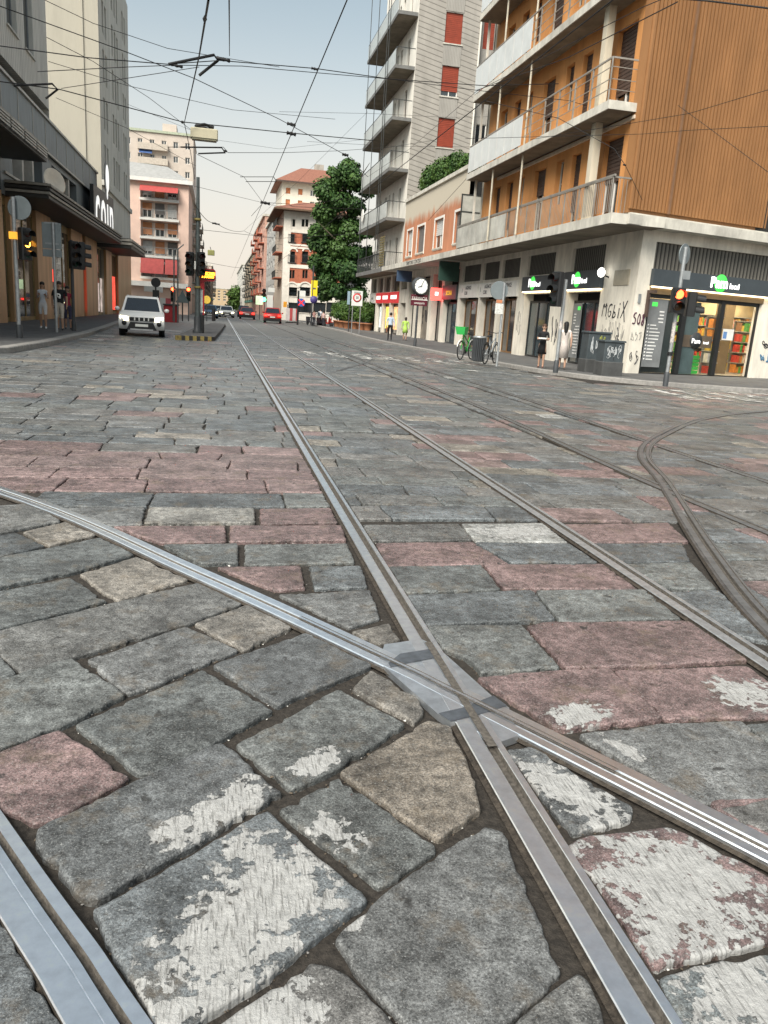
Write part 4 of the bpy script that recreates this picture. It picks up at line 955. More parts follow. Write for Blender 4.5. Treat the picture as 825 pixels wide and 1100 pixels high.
for (a, b) in zip([p[1] for p in PIL[:-1]], [p[0] for p in PIL[1:]]):
    f = MB(FL); f.box(a, b, -.22, -.14, .13, .35).box(a, b, -.22, -.14, 5.2, 5.6); n = max(1, round((b-a)/2.2))
    for i in range(n+1): c = a+(b-a-.08)*i/n; f.box(c, c+.08, -.221, -.139, .35, 5.2)
    w = f.build('shop_window', M('brass_frame', (.25, .19, .08), .4, .6), ds); MB(FL).quad((a, -.18, .13), (b, -.18, .13), (b, -.18, 5.6), (a, -.18, 5.6)).build('pane', glass_mat('display_glass', (.05, .055, .055), .03), w)
SALE = M('sale_red', (.7, .05, .03), .5, var=.5, scale=1.5, emit=.8)
for a, b, z0, z1 in ((59.6, 60.6, .5, 3.6), (66.6, 68.4, .4, 2.6), (68.8, 70.8, .3, 3.0), (75.2, 78.5, .5, 3.4), (49.2, 50.3, 2.2, 2.9)): MB(FL).box(a, b, -.17, -.15, z0, z1).build('display_poster', SALE if (int(a) % 2) else M('display_pale', (.6, .5, .45), .5, var=.6, scale=1.5, emit=.25), ds)
def canopy(a0, a1, d1, z0, z1, rows=4, name='canopy', rear=-.2):
    c = MB(FL); c.box(a0, a1, rear, d1, z0, z1-.02)
    h = (z1-z0)/rows
    for i in range(rows): c.mat(i % 2 if i < rows-1 else 1); c.box(a0-.05-.02*i, a1+.05, d1, d1+.05+.035*i, z0+i*h+.02, z0+(i+.72)*h); c.box(a0-.06-.03*i, a0, rear, d1+.05+.035*i, z0+i*h+.02, z0+(i+.72)*h)
    return c.build(name, [DKF, M('weathered_trim', (.34, .32, .28), .6, .1, var=.3)], ds)
canopy(39.5, 66.5, 1.75, 5.6, 6.28, 4)
canopy(20, 39.3, 1.75, 7.08, 7.72, 3)
canopy(67.5, 79.5, 2.4, 5.35, 6.15, 3)
g = MB(FL)   # pale grille panels in the near fascia
for k in range(9):
    a = 20.3+k*2.1
    for i in range(4): g.box(a, a+1.9, 1.86, 1.89, 7.2+i*.11, 7.26+i*.11)
g.build('fascia_grille', TRIM, ds)
mb = MB(FL); facade(mb, 20, 66.5, 5.6, 8.9, [(21, 38.8, 5.7, 8.3), (41, 47.5, 6.5, 8.5), (50, 58, 6.5, 8.5)], .6); mb.build('wall', BLUEP, ds)
mb = MB(FL); mb.quad((20, -.62, 5.6), (66.5, -.62, 5.6), (66.5, -.62, 11.3), (20, -.62, 11.3)); mb.build('recess', DARKIN, ds)  # near-black sheet: shade of the recess and the gap is in its colour
for a in (43, 45.2, 52.5, 55.2): MB(FL).box(a, a+.35, -.5, -.02, 6.3, 8.88).build('post', TRIM, ds)
MB(FL).box(20, 66.5, -.3, .12, 8.9, 10.5).build('band', BLUEP, ds)
mb = MB(FL)
for a in range(21, 66, 3): mb.box(a, a+.05, .12, .14, 8.95, 10.45)
mb.box(20, 66.6, .1, .22, 10.5, 10.62).box(20, 66.6, .1, .2, 8.8, 8.9).box(39.4, 66.5, .0, .08, 6.5, 6.6); mb.build('trim', TRIM, ds)
CW = []
for a in (26, 30, 35, 41.2, 44.6): 
    for z in (12.9,): CW.append((a, a+1.9, z, z+3.0))
mb = MB(FL); facade(mb, 20, 49.9, 11.3, 17.6, CW, .3); mb.quad((49.9, 0, 10.5), (49.9, -14, 10.5), (49.9, -14, 17.6), (49.9, 0, 17.6)); mb.quad((20, 0, 11.3), (49.9, 0, 11.3), (49.9, -.62, 11.3), (20, -.62, 11.3)); mb.build('wall', CORR, ds)
for h in CW: window(FL, h, ds, GL, GREY, .26, .09, 1, 0, TRIM)
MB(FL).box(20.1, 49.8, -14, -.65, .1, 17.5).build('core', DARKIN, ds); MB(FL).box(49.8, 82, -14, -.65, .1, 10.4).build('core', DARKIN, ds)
MB(FL).quad((20, 0, 0), (20, -14, 0), (20, -14, 17.6), (20, 0, 17.6)).build('wall', CORR, ds)
# store sign
t = thing('store_sign', 'white rounded lettering on a tall black panel above the department store canopy', 'sign', (-8.5, 65, 6.3))
MB().prism([(-8.56, 60.3, 6.25), (-8.56, 71, 6.35), (-8.56, 71, 9.3), (-8.56, 60.3, 9.0)], (-.25, 0, 0)).build('panel', BLACK, t)
LW = M('sign_letter_white', (.85, .85, .82), .4, var=.03, emit=.35)
text('coin', 5.6, plane_mtx((-8.50, 65.5, 7.55), (0, 1, 0)), LW, t, 'lettering', .008, .88, .05, spc=1.18)
mb = MB(); mb.ell((-8.5, 67.1, 10.3), (.08, .75, 1.0), 20, 12); mb.build('letter_dot', LW, t); 
mb = MB(); mb.ell((-8.60, 67.1, 10.3), (.06, 1.0, 1.25), 20, 12); mb.build('dot_backing', BLACK, t)
t = thing('satellite_dish', 'round white dish standing on the department store canopy', 'dish', tuple(onX(55, 205, -8.4)))
p = onX(56, 196, -8.4); mb = MB(); mb.lathe(p, (.75, -.6, .25), [(0, 0), (.35, .05), (.62, .16), (.66, .2), (.6, .2), (.33, .09), (0, .05)], 22); mb.build('bowl', M('dish_cream', (.78, .70, .58), .5, var=.12), t); MB().tube([p, (p.x-.1, p.y, p.z-.75)], .05).build('mast', GREY, t)
# tall grey neighbour with the blank beige flank
BEIGE = M('beige_flank', (.42, .395, .33), .88, var=.14, scale=.7, streak=5, bump=.1, grime=.4)
GREYF = M('grey_facade', (.60, .585, .53), .85, var=.16, scale=1.2, streak=5, grime=.4)
gb = thing('grey_apartment_block', 'tall grey block with a blank beige side wall rising behind the department store', 'building', (-9.3, 70, 0))
GH = []
for k in range(5):
    z = 11.2+k*3.5
    for a in (72.0, 73.6, 77.8, 79.6, 81.3, 85.6, 87.3): GH.append((a, a+.95, z, z+2.35))
mb = MB(FL); facade(mb, 70, 91, 6, 29.6, GH, .25); mb.build('wall', GREYF, gb)
mb = MB(FL); mb.quad((70, 0, 0), (70, -20, 0), (70, -20, 29.6), (70, 0, 29.6)); mb.build('side_wall', BEIGE, gb); MB(FL).box(69.9, 70.0, -1.25, -1.1, 10.6, 29.4).build('downpipe', BEIGE, gb)
mb = MB(FL); mb.quad((91, 0, 0), (91, -20, 0), (91, -20, 29.6), (91, 0, 29.6)).quad((70, 0, 29.6), (91, 0, 29.6), (91, -20, 29.6), (70, -20, 29.6)); mb.build('wall', GREYF, gb)
MB(FL).box(82, 91, -.3, 0, .1, 6).build('wall', BRZ, gb); MB(FL).box(70.3, 90.7, -19, -.4, .1, 29.4).build('core', DARKIN, gb)
for h in GH: window(FL, h, gb, GL, GREY, .22, .06, 0, 0, None, SHUTG if random.random() < .3 else None, .6)
MB(FL).box(70, 91, 0, .2, 10.2, 10.6).build('cornice', GREYF, gb)

# ============================================================ far buildings, placed by their outline at a chosen distance
def front(name, label, Y, px0, px1, ytop, mat, nfl, cols, depth=14, roof=None, shut=None, balc=None, win=(.45, .6), side=None, base=0., eave=0., pane=GL, group=None, wmat=WHITE, z0=3.6, pxm=None):
    """block whose front faces the camera at distance Y"""
    x0 = onY(px0, 335, Y).x; x1 = onY(px1, 335, Y).x; H = onY((px0+px1)/2, ytop, Y).z
    t = thing(name, label, 'building', ((x0+x1)/2, Y, base), group); fr = frame((x0, Y), (1, 0), (0, -1)); W = x1-x0
    fh = (H-z0-.6)/nfl; hs = []
    for f in range(nfl):
        for c in range(cols): w = W/cols; hs.append((c*w+w*(1-win[0])/2, c*w+w*(1+win[0])/2, z0+f*fh+.25*fh*(1-win[1])*2, z0+f*fh+.25*fh*(1-win[1])*2+fh*win[1]))
    mb = MB(fr); facade(mb, 0, W, base, H, hs, .25); mb.quad((0, 0, base), (0, -depth, base), (0, -depth, H), (0, 0, H)).quad((W, 0, base), (W, -depth, base), (W, -depth, H), (W, 0, H)); mb.build('wall', mat, t)
    MB(fr).box(.2, W-.2, -depth+.2, -.4, base, H-.1).build('core', DARKIN, t)
    for i, h in enumerate(hs): window(fr, h, t, pane, wmat, .22, .08, 1, 0, None, shut if shut and (i*7) % 5 < 3 else None, .9)
    if roof == 'flat' or roof is None: MB(fr).box(-eave-.15, W+eave+.15, -depth, eave+.15, H, H+.35).build('roof', SLAB, t)
    return t, fr, W, H
# pink block with loggias
PINK = M('pink_render', (.80, .58, .48), .85, var=.1, scale=.8, grime=.2)
Yp = 110; q = lambda px, py: onY(px, py, Yp)
pb = thing('pink_apartment_block', 'pink apartment block with white balcony edges and red awnings across the side street', 'building', (q(172, 335).x, Yp, 0))
xa, x0, x1, xb = q(132, 280).x, q(151.5, 280).x, q(191.5, 280).x, q(202.5, 280).x; fp_ = frame((0, Yp), (1, 0), (0, -1))
ZB = [q(172, y).z for y in (318, 303.5, 295, 275, 256.5, 237, 217.5, 200)]
ZB = [6.2, q(172, 300).z, q(172, 277).z, q(172, 257).z, q(172, 237).z, q(172, 216).z, q(172, 199).z]
hs = [(x0, x1, ZB[i]+.25, ZB[i+1]-.15) for i in range(6)]
mb = MB(fp_); facade(mb, xa, xb, 0, ZB[-1]+.3, hs, .75); mb.quad((xb, 0, 0), (xb, -14, 0), (xb, -14, ZB[-1]+.3), (xb, 0, ZB[-1]+.3)); mb.build('wall', PINK, pb)
MB(fp_).box(xa+.1, xb-.1, -14, -.8, .02, ZB[-1]-.05).build('core', M('loggia_wall', (.74, .62, .54), .85), pb)
for i, h in enumerate(hs):
    s = MB(fp_).box(h[0]-.1, h[1]+.1, -.75, .25, h[2]-.3, h[2]).build('balcony_slab', WHITE, pb)
    n = 3; w = (h[1]-h[0])/n
    for k in range(n):
        a = h[0]+k*w+.2; window(fp_, (a, a+w-.4, h[2]+.1, h[3]-.1), pb, GL, WHITE, .2, .07, 1, 0, None, [SHUTG, M('white_shutter', (.55, .56, .55), .5), M('orange_blind', (.55, .25, .12), .7)][(i*2+k) % 3 if i != 3 else 2], [.9, .5, .75][(i+k) % 3], d=-.55)
    railing(fp_, h[0], h[1], .18, h[2], s, GREY, 1.0, .2)
AWN = M('red_awning', (.40, .07, .065), .7, var=.15)
for i, k0, k1 in ((1, 0, 1.85), (1, 1.95, 3), (5, 0, 3)): w = (x1-x0)/3; z = hs[i][3]; MB(fp_).poly([(x0+k0*w, .2, z), (x0+k1*w, .2, z), (x0+k1*w, 1.3, z-(1.9 if i == 1 else .8)), (x0+k0*w, 1.3, z-(1.9 if i == 1 else .8))]).build('awning', AWN, pb)
mb = MB(fp_); mb.box(xa-.3, xb+.5, -14, .6, ZB[-1]+.3, ZB[-1]+.75); mb.build('cornice', WHITE, pb)
zr = ZB[-1]+.75; MB(fp_).prism([(xa, .3, zr), (xb+.2, .3, zr), (xb-3, -6, zr+2.4), (xa, -6, zr+2.6)], (0, -.2, .05)).build('roof', M('grey_roof', (.34, .34, .33), .7), pb)
MB(fp_).box(xa, xb, .02, 1.4, 3.3, 3.9).build('canopy', WHITE, pb)
# beige tower behind it
t, fr, W, H = front('tower_block', 'tall beige tower block rising behind the pink building', 190, 134, 207, 143, M('beige_tower', (.50, .44, .385), .85, var=.1, scale=.6), 11, 6, 20, win=(.4, .45), z0=4)
for f in range(11):
    z = 4+(H-4.6)/11*f
    b = MB(fr); b.box(W*.22, W*.64, 0, 1.2, z-.1, z+1.2); b.build('balcony', M('tower_balcony', (.46, .41, .35), .8), t)
MB(fr).box(W*.55, W*.75, -8, -3, H, H+2.6).build('stair_house', M('beige_tower', (.5, .4, .3)), t); MB(fr).box(-.2, W+.2, -.2, .3, H, H+.5).build('cornice', M('tower_trim', (.36, .40, .30), .7), t)
AWB = M('blue_awning', (.05, .10, .25), .7); AWG = M('teal_awning', (.04, .28, .26), .7)
for f, m in ((9, AWB), (8, AWG)): z = 4+(H-4.6)/11*f; MB(fr).poly([(W*.24, .05, z+3.0), (W*.42, .05, z+3.0), (W*.42, 1.3, z+2.0), (W*.24, 1.3, z+2.0)]).build('awning', m, t)
# rows of street fronts parallel to the road
def rowhouse(name, label, X, side, Y0, Y1, H, mat, nfl, cols, balc=None, shut=None, eave=.4, roofm=None, z0=4.2, facemat=None, group=None):
    """street front in the plane x=X; side=+1 faces +x"""
    t = thing(name, label, 'building', (X, (Y0+Y1)/2, 0), group); fr = frame((X, 0), (0, 1), (side, 0)); hs = []; L = Y1-Y0; fh = (H-z0-.5)/nfl
    for f in range(nfl):
        for c in range(cols): w = L/cols; hs.append((Y0+c*w+w*.3, Y0+c*w+w*.7, z0+f*fh+.5, z0+f*fh+fh*.8))
    mb = MB(fr); facade(mb, Y0, Y1, 0, H, hs, .25); D = -14
    for y in (Y0, Y1): mb.quad((y, 0, 0), (y, D, 0), (y, D, H), (y, 0, H))
    mb.build('wall', mat, t); MB(fr).box(Y0+.3, Y1-.3, D+.3, -.4, 0, H-.1).build('core', DARKIN, t)
    for i, h in enumerate(hs): window(fr, h, t, GL, WHITE, .2, .08, 0, 0, None, shut if shut and (i*5) % 3 else None, .85)
    MB(fr).box(Y0-eave*.4, Y1+eave*.4, D, eave, H, H+.4).build('roof', roofm or SLAB, t)
    if balc:
        for f in range(nfl):
            for c in range(cols):
                if (c+f) % 2 == 0 or cols < 3:
                    w = L/cols; a, b = Y0+c*w+w*.08, Y0+c*w+w*.92; z = z0+f*fh+.45
                    s = MB(fr).box(a, b, .003, 1.1, z-.18, z).build('balcony', balc, t); railing(fr, a, b, 1.05, z, s, balc if balc is not SLAB else DRAIL, 1.0, .25, .02)
    MB(fr).box(Y0+.3, Y1-.3, .003, .12, 3.0, 3.7).build('shop_fascia', M('fascia_'+str(int(Y0)), random.choice([(.5, .48, .45), (.08, .1, .1), (.35, .06, .05), (.1, .25, .2)]), .6), t)
    return t
CO2 = M('render_offwhite', (.55, .54, .50), .85, var=.1, grime=.2); CO3 = M('render_tan', (.42, .34, .24), .85, var=.15, grime=.3); CO4 = M('render_red', (.48, .29, .23), .85, var=.15); CO5 = M('render_grey', (.40, .40, .385), .85, var=.1); CO6 = M('render_pinkish', (.48, .38, .33), .85, var=.1)
zt = lambda px, py, X: onX(px, py, X).z
rowhouse('grey_house', 'plain grey house between the red balcony house and the brick building', 9.4, -1, 138, 172, zt(291, 240, 9.4), CO5, 6, 5, None, None)
rowhouse('red_balcony_house', 'red house with stacked balconies and planted terrace down the street on the right', 8.9, -1, 172.5, 222, zt(278, 243, 8.9)-.5, CO4, 6, 6, M('balcony_red', (.40, .13, .08), .7), None)
rowhouse('tan_house', 'tan house with dark balconies far down the right side', 8.9, -1, 222.5, 300, zt(268, 279, 8.9), CO3, 5, 8, DRAIL, SHUT)
rowhouse('white_house', 'narrow off-white house at the far end of the right side', 8.0, -1, 300.5, 390, zt(260, 286, 8.0), CO2, 6, 7, None, None)
X_ = -4.2
rowhouse('balcony_house', 'dark-fronted balcony house just behind the tram stop pole', X_-.2, 1, 124, 178, onX(210, 224, X_).z, CO6, 6, 5, SLAB, SHUT)
rowhouse('grey_corner_house', 'grey house farther down the left side behind the stop display', -3.9, 1, 179, 255, onX(222, 293, -3.9).z, CO5, 5, 8, SLAB, SHUT)
rowhouse('pinkish_house', 'pinkish house near the far end of the left side', -2.6, 1, 256, 330, onX(231, 304, -2.6).z, CO6, 4, 8, SLAB, SHUT)
t, fr, W, H = front('end_house', 'low ochre house closing the view at the end of the street', 420, 226, 268, 311, M('ochre_render', (.50, .38, .24), .85), 4, 7, 20)
# red-brick villa
BRICK = M('red_brick', (.42, .135, .075), .85, var=.22, scale=3, bump=.1); STUC = M('villa_stucco', (.75, .70, .62), .85, var=.1, grime=.15); TILER = M('roof_tile_red', (.25, .11, .075), .8, var=.3, scale=5, bump=.3)
Yv = 120; vq = lambda px, py: onY(px, py, Yv); vx0, vx1 = vq(303, 300).x, vq(366, 300).x; fv = frame((vx0, Yv), (1, 0), (0, -1)); Wv = vx1-vx0; Hv = vq(305, 226).z
vb = thing('brick_villa', 'red brick corner building with pale stone bands and a wide overhanging roof', 'building', ((vx0+vx1)/2, Yv, 0))
zc = [vq(318, y).z for y in (337, 322, 308, 299, 283, 277, 262, 258, 243)]
cols = [313.5, 327.5, 343, 357]; hs = []
lv = [(vq(0, 0).x, 0)]
def vh(px, w, ya, yb): c = vq(px, ya).x-vx0; return (c-w/2, c+w/2, vq(px, ya).z, vq(px, yb).z)
for px in cols:
    for dx in (-2, 2): hs.append(vh(px+dx-0, .42, 243.5, 235.5))
    hs.append(vh(px, .8, 260, 251)); hs.append(vh(px, .9, 282, 270)); 
    for dx in (-1.5, 1.5): hs.append(vh(px+dx, .36, 299, 290))
    hs.append(vh(px, 1.5, 318, 308.5)); hs.append(vh(px, 1.9, 336, 325))
bands = [(0, vq(318, 319).z+.2, STUC), (vq(318, 319).z+.2, vq(318, 312).z, STUC), (vq(318, 312).z, vq(318, 304).z, STUC), (vq(318, 304).z, vq(318, 248).z, BRICK), (vq(318, 248).z, Hv, STUC)]
for z0, z1, m in bands:
    mb = MB(fv); hh_ = [(h[0], h[1], max(h[2], z0), min(h[3], z1)) for h in hs if h[2] < z1 and h[3] > z0]; facade(mb, 1.05, Wv, z0, z1, hh_, .25); mb.build('wall', m, vb)
MB(fv).box(0, 1.05, -.4, .08, 0, Hv-.002).build('corner_pier', STUC, vb)
for yy in (249, 263, 266, 285, 287): z = vq(318, yy).z; MB(fv).box(1.06, Wv, .004, .08, z-.13, z+.13).build('stone_band', STUC, vb)
for h in hs: window(fv, h, vb, GL, SHUT, .22, .06, 0, 0, STUC if h[1]-h[0] > .7 else None, None, 1, None, 0, DRAIL if .75 < h[1]-h[0] < 1 else None)
for px in cols:
    c = vq(px, 318).x-vx0
    for zc_, w in ((vq(px, 308.5).z, .75), (vq(px, 270).z, .45)):
        arc = [(c+math.cos(math.pi*i/10)*(w+.22), .01, zc_+math.sin(math.pi*i/10)*(w*.8+.2)) for i in range(11)]+[(c+math.cos(math.pi*(10-i)/10)*w, .01, zc_+math.sin(math.pi*(10-i)/10)*w*.8) for i in range(11)]
        MB(fv).prism(arc, (0, .1, 0)).build('arch', STUC, vb)
# street side of the villa
fvs = frame((vx0, Yv), (0, 1), (-1, 0)); hs2 = [(2+i*3.2, 3.1+i*3.2, z, z+2.2) for i in range(5) for z in (6.2, 9.8, 13.4, 16.2)]
hs2 = [h for h in hs2 if h[3] < Hv-.5]; mb = MB(fvs); facade(mb, 0, 17.8, 0, Hv, hs2, .25); mb.build('wall', M('villa_side', (.52, .44, .36), .85, var=.15), vb)
for h in hs2: window(fvs, h, vb, GL, SHUT, .2, .06, 0)
for z in (6.1, 9.7, 13.3): s = MB(fvs).box(1.2, 9, .003, 1.0, z-.15, z).build('balcony', M('balcony_red', (.40, .13, .08), .7), vb); railing(fvs, 1.2, 9, .95, z, s, DRAIL, 1, .2, .02)
MB(fv).box(.1, Wv, -17, -.5, 0, Hv-.1).build('core', DARKIN, vb)
e = 1.5; mb = MB(fv); mb.prism([(-e, e, Hv), (Wv+e, e, Hv), (Wv+e, -18, Hv), (-e, -18, Hv)], (0, 0, .22)); mb.build('eave', M('eave_wood', (.13, .08, .05), .8), vb)
mb = MB(fv); z = Hv+.225; A_ = [(-e, e, z), (Wv+e, e, z), (Wv+e, -18, z), (-e, -18, z)]; T_ = [(3, -4, z+1.6), (Wv-3, -4, z+1.6), (Wv-3, -13, z+1.6), (3, -13, z+1.6)]
for i in range(4): mb.quad(A_[i], A_[(i+1) % 4], T_[(i+1) % 4], T_[i])
mb.poly(T_); mb.build('roof', TILER, vb)
# tower with the hipped red roof behind the villa
t, fr, W, H = front('hip_roof_house', 'tall pale house with a hipped red tile roof behind the brick building', 150, 299, 362, 197, M('pale_tower', (.66, .61, .52), .85, var=.08), 10, 5, 16, roof='hip', shut=M('orange_shutter', (.48, .17, .07), .7), win=(.36, .55))
mb = MB(fr); e = 1.2; A_ = [(-e, e, H), (W+e, e, H), (W+e, -17, H), (-e, -17, H)]; T_ = [(W*.35, -6, H+3.4), (W*.9, -6, H+3.4), (W*.9, -10, H+3.4), (W*.35, -10, H+3.4)]
for i in range(4): mb.quad(A_[i], A_[(i+1) % 4], T_[(i+1) % 4], T_[i])
mb.poly(T_).poly(A_); mb.build('roof', TILER, t); MB(fr).box(-e-.05, W+e+.05, e-.15, e+.05, H-.25, H-.003).build('gutter', SHUT, t); MB(fr).box(W*.6, W*.75, -9, -7.5, H+2, H+4.6).build('chimney', CONC, t)
# ============================================================ street furniture
SIGNBACK = M('sign_back_grey', (.20, .23, .24), .5, .3, var=.12)
POLE = M('pole_green_grey', (.10, .12, .12), .5, .4, var=.2)
def signal_head(t, c, face, col=None, lit=None, n=3, pitch=.30, r=.10):
    """three-lens head; face = direction the lenses look"""
    fx, fy = face; R_ = V((fy, -fx, 0)); F_ = V((fx, fy, 0)); mx = Matrix(((R_.x, F_.x, 0, c[0]), (R_.y, F_.y, 0, c[1]), (0, 0, 1, c[2]), (0, 0, 0, 1)))
    mb = MB(mx); H = pitch*n
    mb.bbox(-.17, .17, -.12, .12, -H/2-.02, H/2+.02, .03); h = mb.build('signal_head', BLACK, t)
    names = ['red', 'amber', 'green'][:n]
    for i in range(n):
        z = H/2-pitch*(i+.5)
        on = lit == i
        m = M('lens_lit_%d' % i, [(1, .07, .02), (1, .38, .04), (.05, .9, .3)][i], .3, var=0, emit=5) if on else M('lens_dark_%d' % i, [(.06, .012, .01), (.06, .03, .01), (.01, .04, .025)][i], .2, var=.1)
        l = MB(mx); l.lathe((0, .125, z), (0, 1, 0), [(0, .03), (r*.7, .022), (r, 0)], 16); l.build('lens', m, h)
        v = MB(mx); k = 12; pts = []
        for j in range(k+1):
            a = math.pi*(-.12+1.24*j/k); pts.append((math.cos(a)*(r+.02), math.sin(a)*(r+.02)))
        for j in range(k):
            (xa, za), (xb, zb) = pts[j], pts[j+1]; v.quad((xa, .12, z+za), (xb, .12, z+zb), (xb, .36, z+zb-.03), (xa, .36, z+za-.03))
        v.build('visor', BLACK, h)
    return h
def pole(t, p, h, r=.06, mat=None, base=True):
    mb = MB(); mb.tube([p, p+V((0, 0, h))], r, 10); 
    o = mb.build('pole', mat or GALV, t)
    if base: MB().lathe(p, (0, 0, 1), [(r*1.5, 0), (r*1.5, .35), (r*1.05, .4)], 10).build('base_collar', DGREY, t)
    return o
def ztop(px, py, p): return onY(px, py, p.y).z
# --- left pavement: round sign + amber signal
p = gz(21, 363, .15); t = thing('traffic_signal', 'traffic light showing amber under a round sign seen from behind, left pavement edge', 'traffic light', tuple(p))
pole(t, p, ztop(20, 212, p)-.15, .06); c = onY(20, 223, p.y); mb = MB(); mb.disc((c.x, p.y+.09, c.z), (.12, 1, 0), .34, .03); mb.build('round_sign', SIGNBACK, t)
c = onY(27, 262, p.y); signal_head(t, (c.x, p.y-.02, c.z), (.75, -.66), None, 1, 3, .29); q = onY(15, 253, p.y); MB().box(q.x-.12, q.x+.10, p.y-.1, p.y+.1, q.z-.1, q.z+.1).build('beacon', M('amber_beacon', (.8, .35, .03), .4, var=.1, emit=.5), t)
# --- rectangular sign back
p = gz(61, 357, .15); t = thing('road_sign', 'large rectangular road sign seen from behind on a grey post', 'road sign', tuple(p)); pole(t, p, ztop(55, 239, p)-.15, .05, None, False)
a, b = onY(44, 238, p.y), onY(66, 268, p.y); MB().bbox(a.x, b.x, p.y+.06, p.y+.10, b.z, a.z, .01).build('panel', SIGNBACK, t); c = onY(44, 275, p.y); MB().bbox(a.x, b.x, p.y+.062, p.y+.098, c.z, b.z-.02, .01).build('panel', SIGNBACK, t)
for z in ((a.z+b.z)/2+.4, (a.z+b.z)/2-.3): MB().box(a.x+.1, b.x-.1, p.y+.04, p.y+.06, z, z+.06).build('bracket', GREY, t)
# --- dark signal beside it
p = gz(79.5, 355.5, .15); t = thing('traffic_signal', 'unlit dark traffic light on the left pavement right of the rectangular sign', 'traffic light', tuple(p)); c = onY(78, 274, p.y); pole(t, p, c.z+.55-.15, .06, DGREY); signal_head(t, (c.x+.05, p.y-.05, c.z), (.6, -.8), None, None, 3, .33, .11); signal_head(t, (c.x+.28, p.y+.25, c.z-.0), (.95, .3), None, None, 3, .33, .11)
# --- traffic island: tram pole with two signal heads
p = gz(212, 357.5, .17); t = thing('tram_pole', 'tall dark tram wire pole with two black signal heads on the traffic island', 'pole', tuple(p)); zt_ = ztop(209, 190, p)
MB().tube([p, (p.x, p.y, p.z+3.0), (p.x-.01, p.y, zt_)], [.125, .105, .075], 12).build('pole', POLE, t); MB().lathe(p, (0, 0, 1), [(.22, 0), (.22, .1), (.16, .16), (.16, .7), (.14, .75)], 14).build('base_collar', DGREY, t)
for z in (2.2, 5.2): MB().lathe((p.x, p.y, z), (0, 0, 1), [(.14, 0), (.155, .02), (.155, .08), (.13, .1)], 14).build('band', M('band_yellow', (.25, .2, .06), .6), t)
for px, f in ((204.2, (-.25, -.97)), (215.8, (.25, -.97))): c = onY(px, 283.5, p.y-.15); signal_head(t, (c.x, c.y, c.z), f, None, None, 3, .34, .115); 
c = onY(209.5, 283, p.y-.2); MB().box(c.x-.035, c.x+.035, c.y-.02, c.y, c.z-.25, c.z+.1).build('label_plate', WHITE, t)
# --- stop display totem
p = gz(215, 357.3, .17); p = V((p.x+.02, p.y-.3, .17)); t = thing('stop_display', 'red tram stop totem with an orange dot-matrix display', 'display', tuple(p)); w = .24
REDF = M('totem_red', (.40, .02, .025), .45, var=.1)
y = p.y; L_ = lambda px, py: onY(px, py, y)
x0, x1 = L_(211.5, 330).x, L_(219, 330).x; zb, zm, zt_ = L_(215, 338).z, L_(215, 310).z, L_(215, 303).z
MB().bbox(x0, x1+.02, y-.2, y+.2, .17, zb, .03).build('bin_base', BLACK, t)
f = MB(); f.box(x0, x0+.06, y-.12, y+.12, zb, zt_+.9).box(x1-.05, x1+.02, y-.12, y+.12, zb, zt_).box(x0+.06, x1-.05, y-.12, y+.12, zm, zt_); f.build('frame', REDF, t)
MB().box(x0+.065, x1-.055, y-.09, y-.05, zb+.1, zm-.05).build('timetable', M('timetable_paper', (.55, .6, .58), .4, var=.3, scale=8), t)
a, b = L_(211.8, 288), L_(231.5, 302.5); dpf = []; k = .08
out = [(a.x, zt_), (a.x, a.z), (b.x-k, a.z), (b.x, a.z-k), (b.x, b.z+k), (b.x-k, b.z), (L_(222, 302).x, b.z-.02), (L_(218.5, 305).x, zt_)]
MB().prism([(x, y-.16, z) for x, z in out], (0, .32, 0)).build('display_frame', REDF, t)
a2, b2 = L_(215.5, 289.6), L_(230.2, 301); q = MB().box(a2.x, b2.x, y-.175, y-.163, b2.z, a2.z).build('screen', BLACK, t)
LED = M('led_orange', (1, .30, .02), .5, var=0, emit=4)
text('15 2 MIN', .19, plane_mtx(((a2.x+b2.x)/2+.12, y-.18, a2.z-.17), (1, 0, 0)), LED, q, sx=.62, bold=.006); text('3 DUOMO', .15, plane_mtx(((a2.x+b2.x)/2+.02, y-.18, b2.z+.12), (1, 0, 0)), LED, q, sx=.8, bold=.004)
# --- posts and small signals farther along the left
def post(px, pyb, pyt, label, cat='post', r=.05, mat=None, z=.15, name='post'):
    p = gz(px, pyb, z); t = thing(name, label, cat, tuple(p)); pole(t, p, ztop(px, pyt, p)-z, r, mat or POLE, False); return t, p
t, p = post(187, 346, 268, 'thin green post standing before the pink building, left one of the pair')
t, p = post(191, 346.5, 268, 'grey-green lamp post before the pink building, right one of the pair'); MB().tube([(p.x, p.y, ztop(191, 268, p)), (p.x+.4, p.y, ztop(191, 262, p))], .04).build('arm', POLE, t)
t, p = post(167.5, 345, 300, 'black round sign seen from behind near the pink building', 'road sign', .05, BLACK, .15, 'road_sign'); c = onY(167.5, 303.5, p.y); MB().disc((c.x, p.y-.1, c.z), (0, 1, 0), .32, .04).build('disc', BLACK, t); MB().box(c.x-.22, c.x+.22, p.y-.12, p.y-.08, c.z-1.0, c.z-.5).build('plate', BLACK, t)
t, p = post(196, 345, 313, 'dark triangular sign seen from behind left of the tram stop', 'road sign', .05, BLACK, .15, 'road_sign'); c = onY(196, 318, p.y); MB().prism([(c.x-.5, p.y-.1, c.z-.5), (c.x+.5, p.y-.1, c.z-.5), (c.x, p.y-.1, c.z+.45)], (0, .04, 0)).build('triangle', M('sign_back_dark', (.05, .07, .075), .5), t)
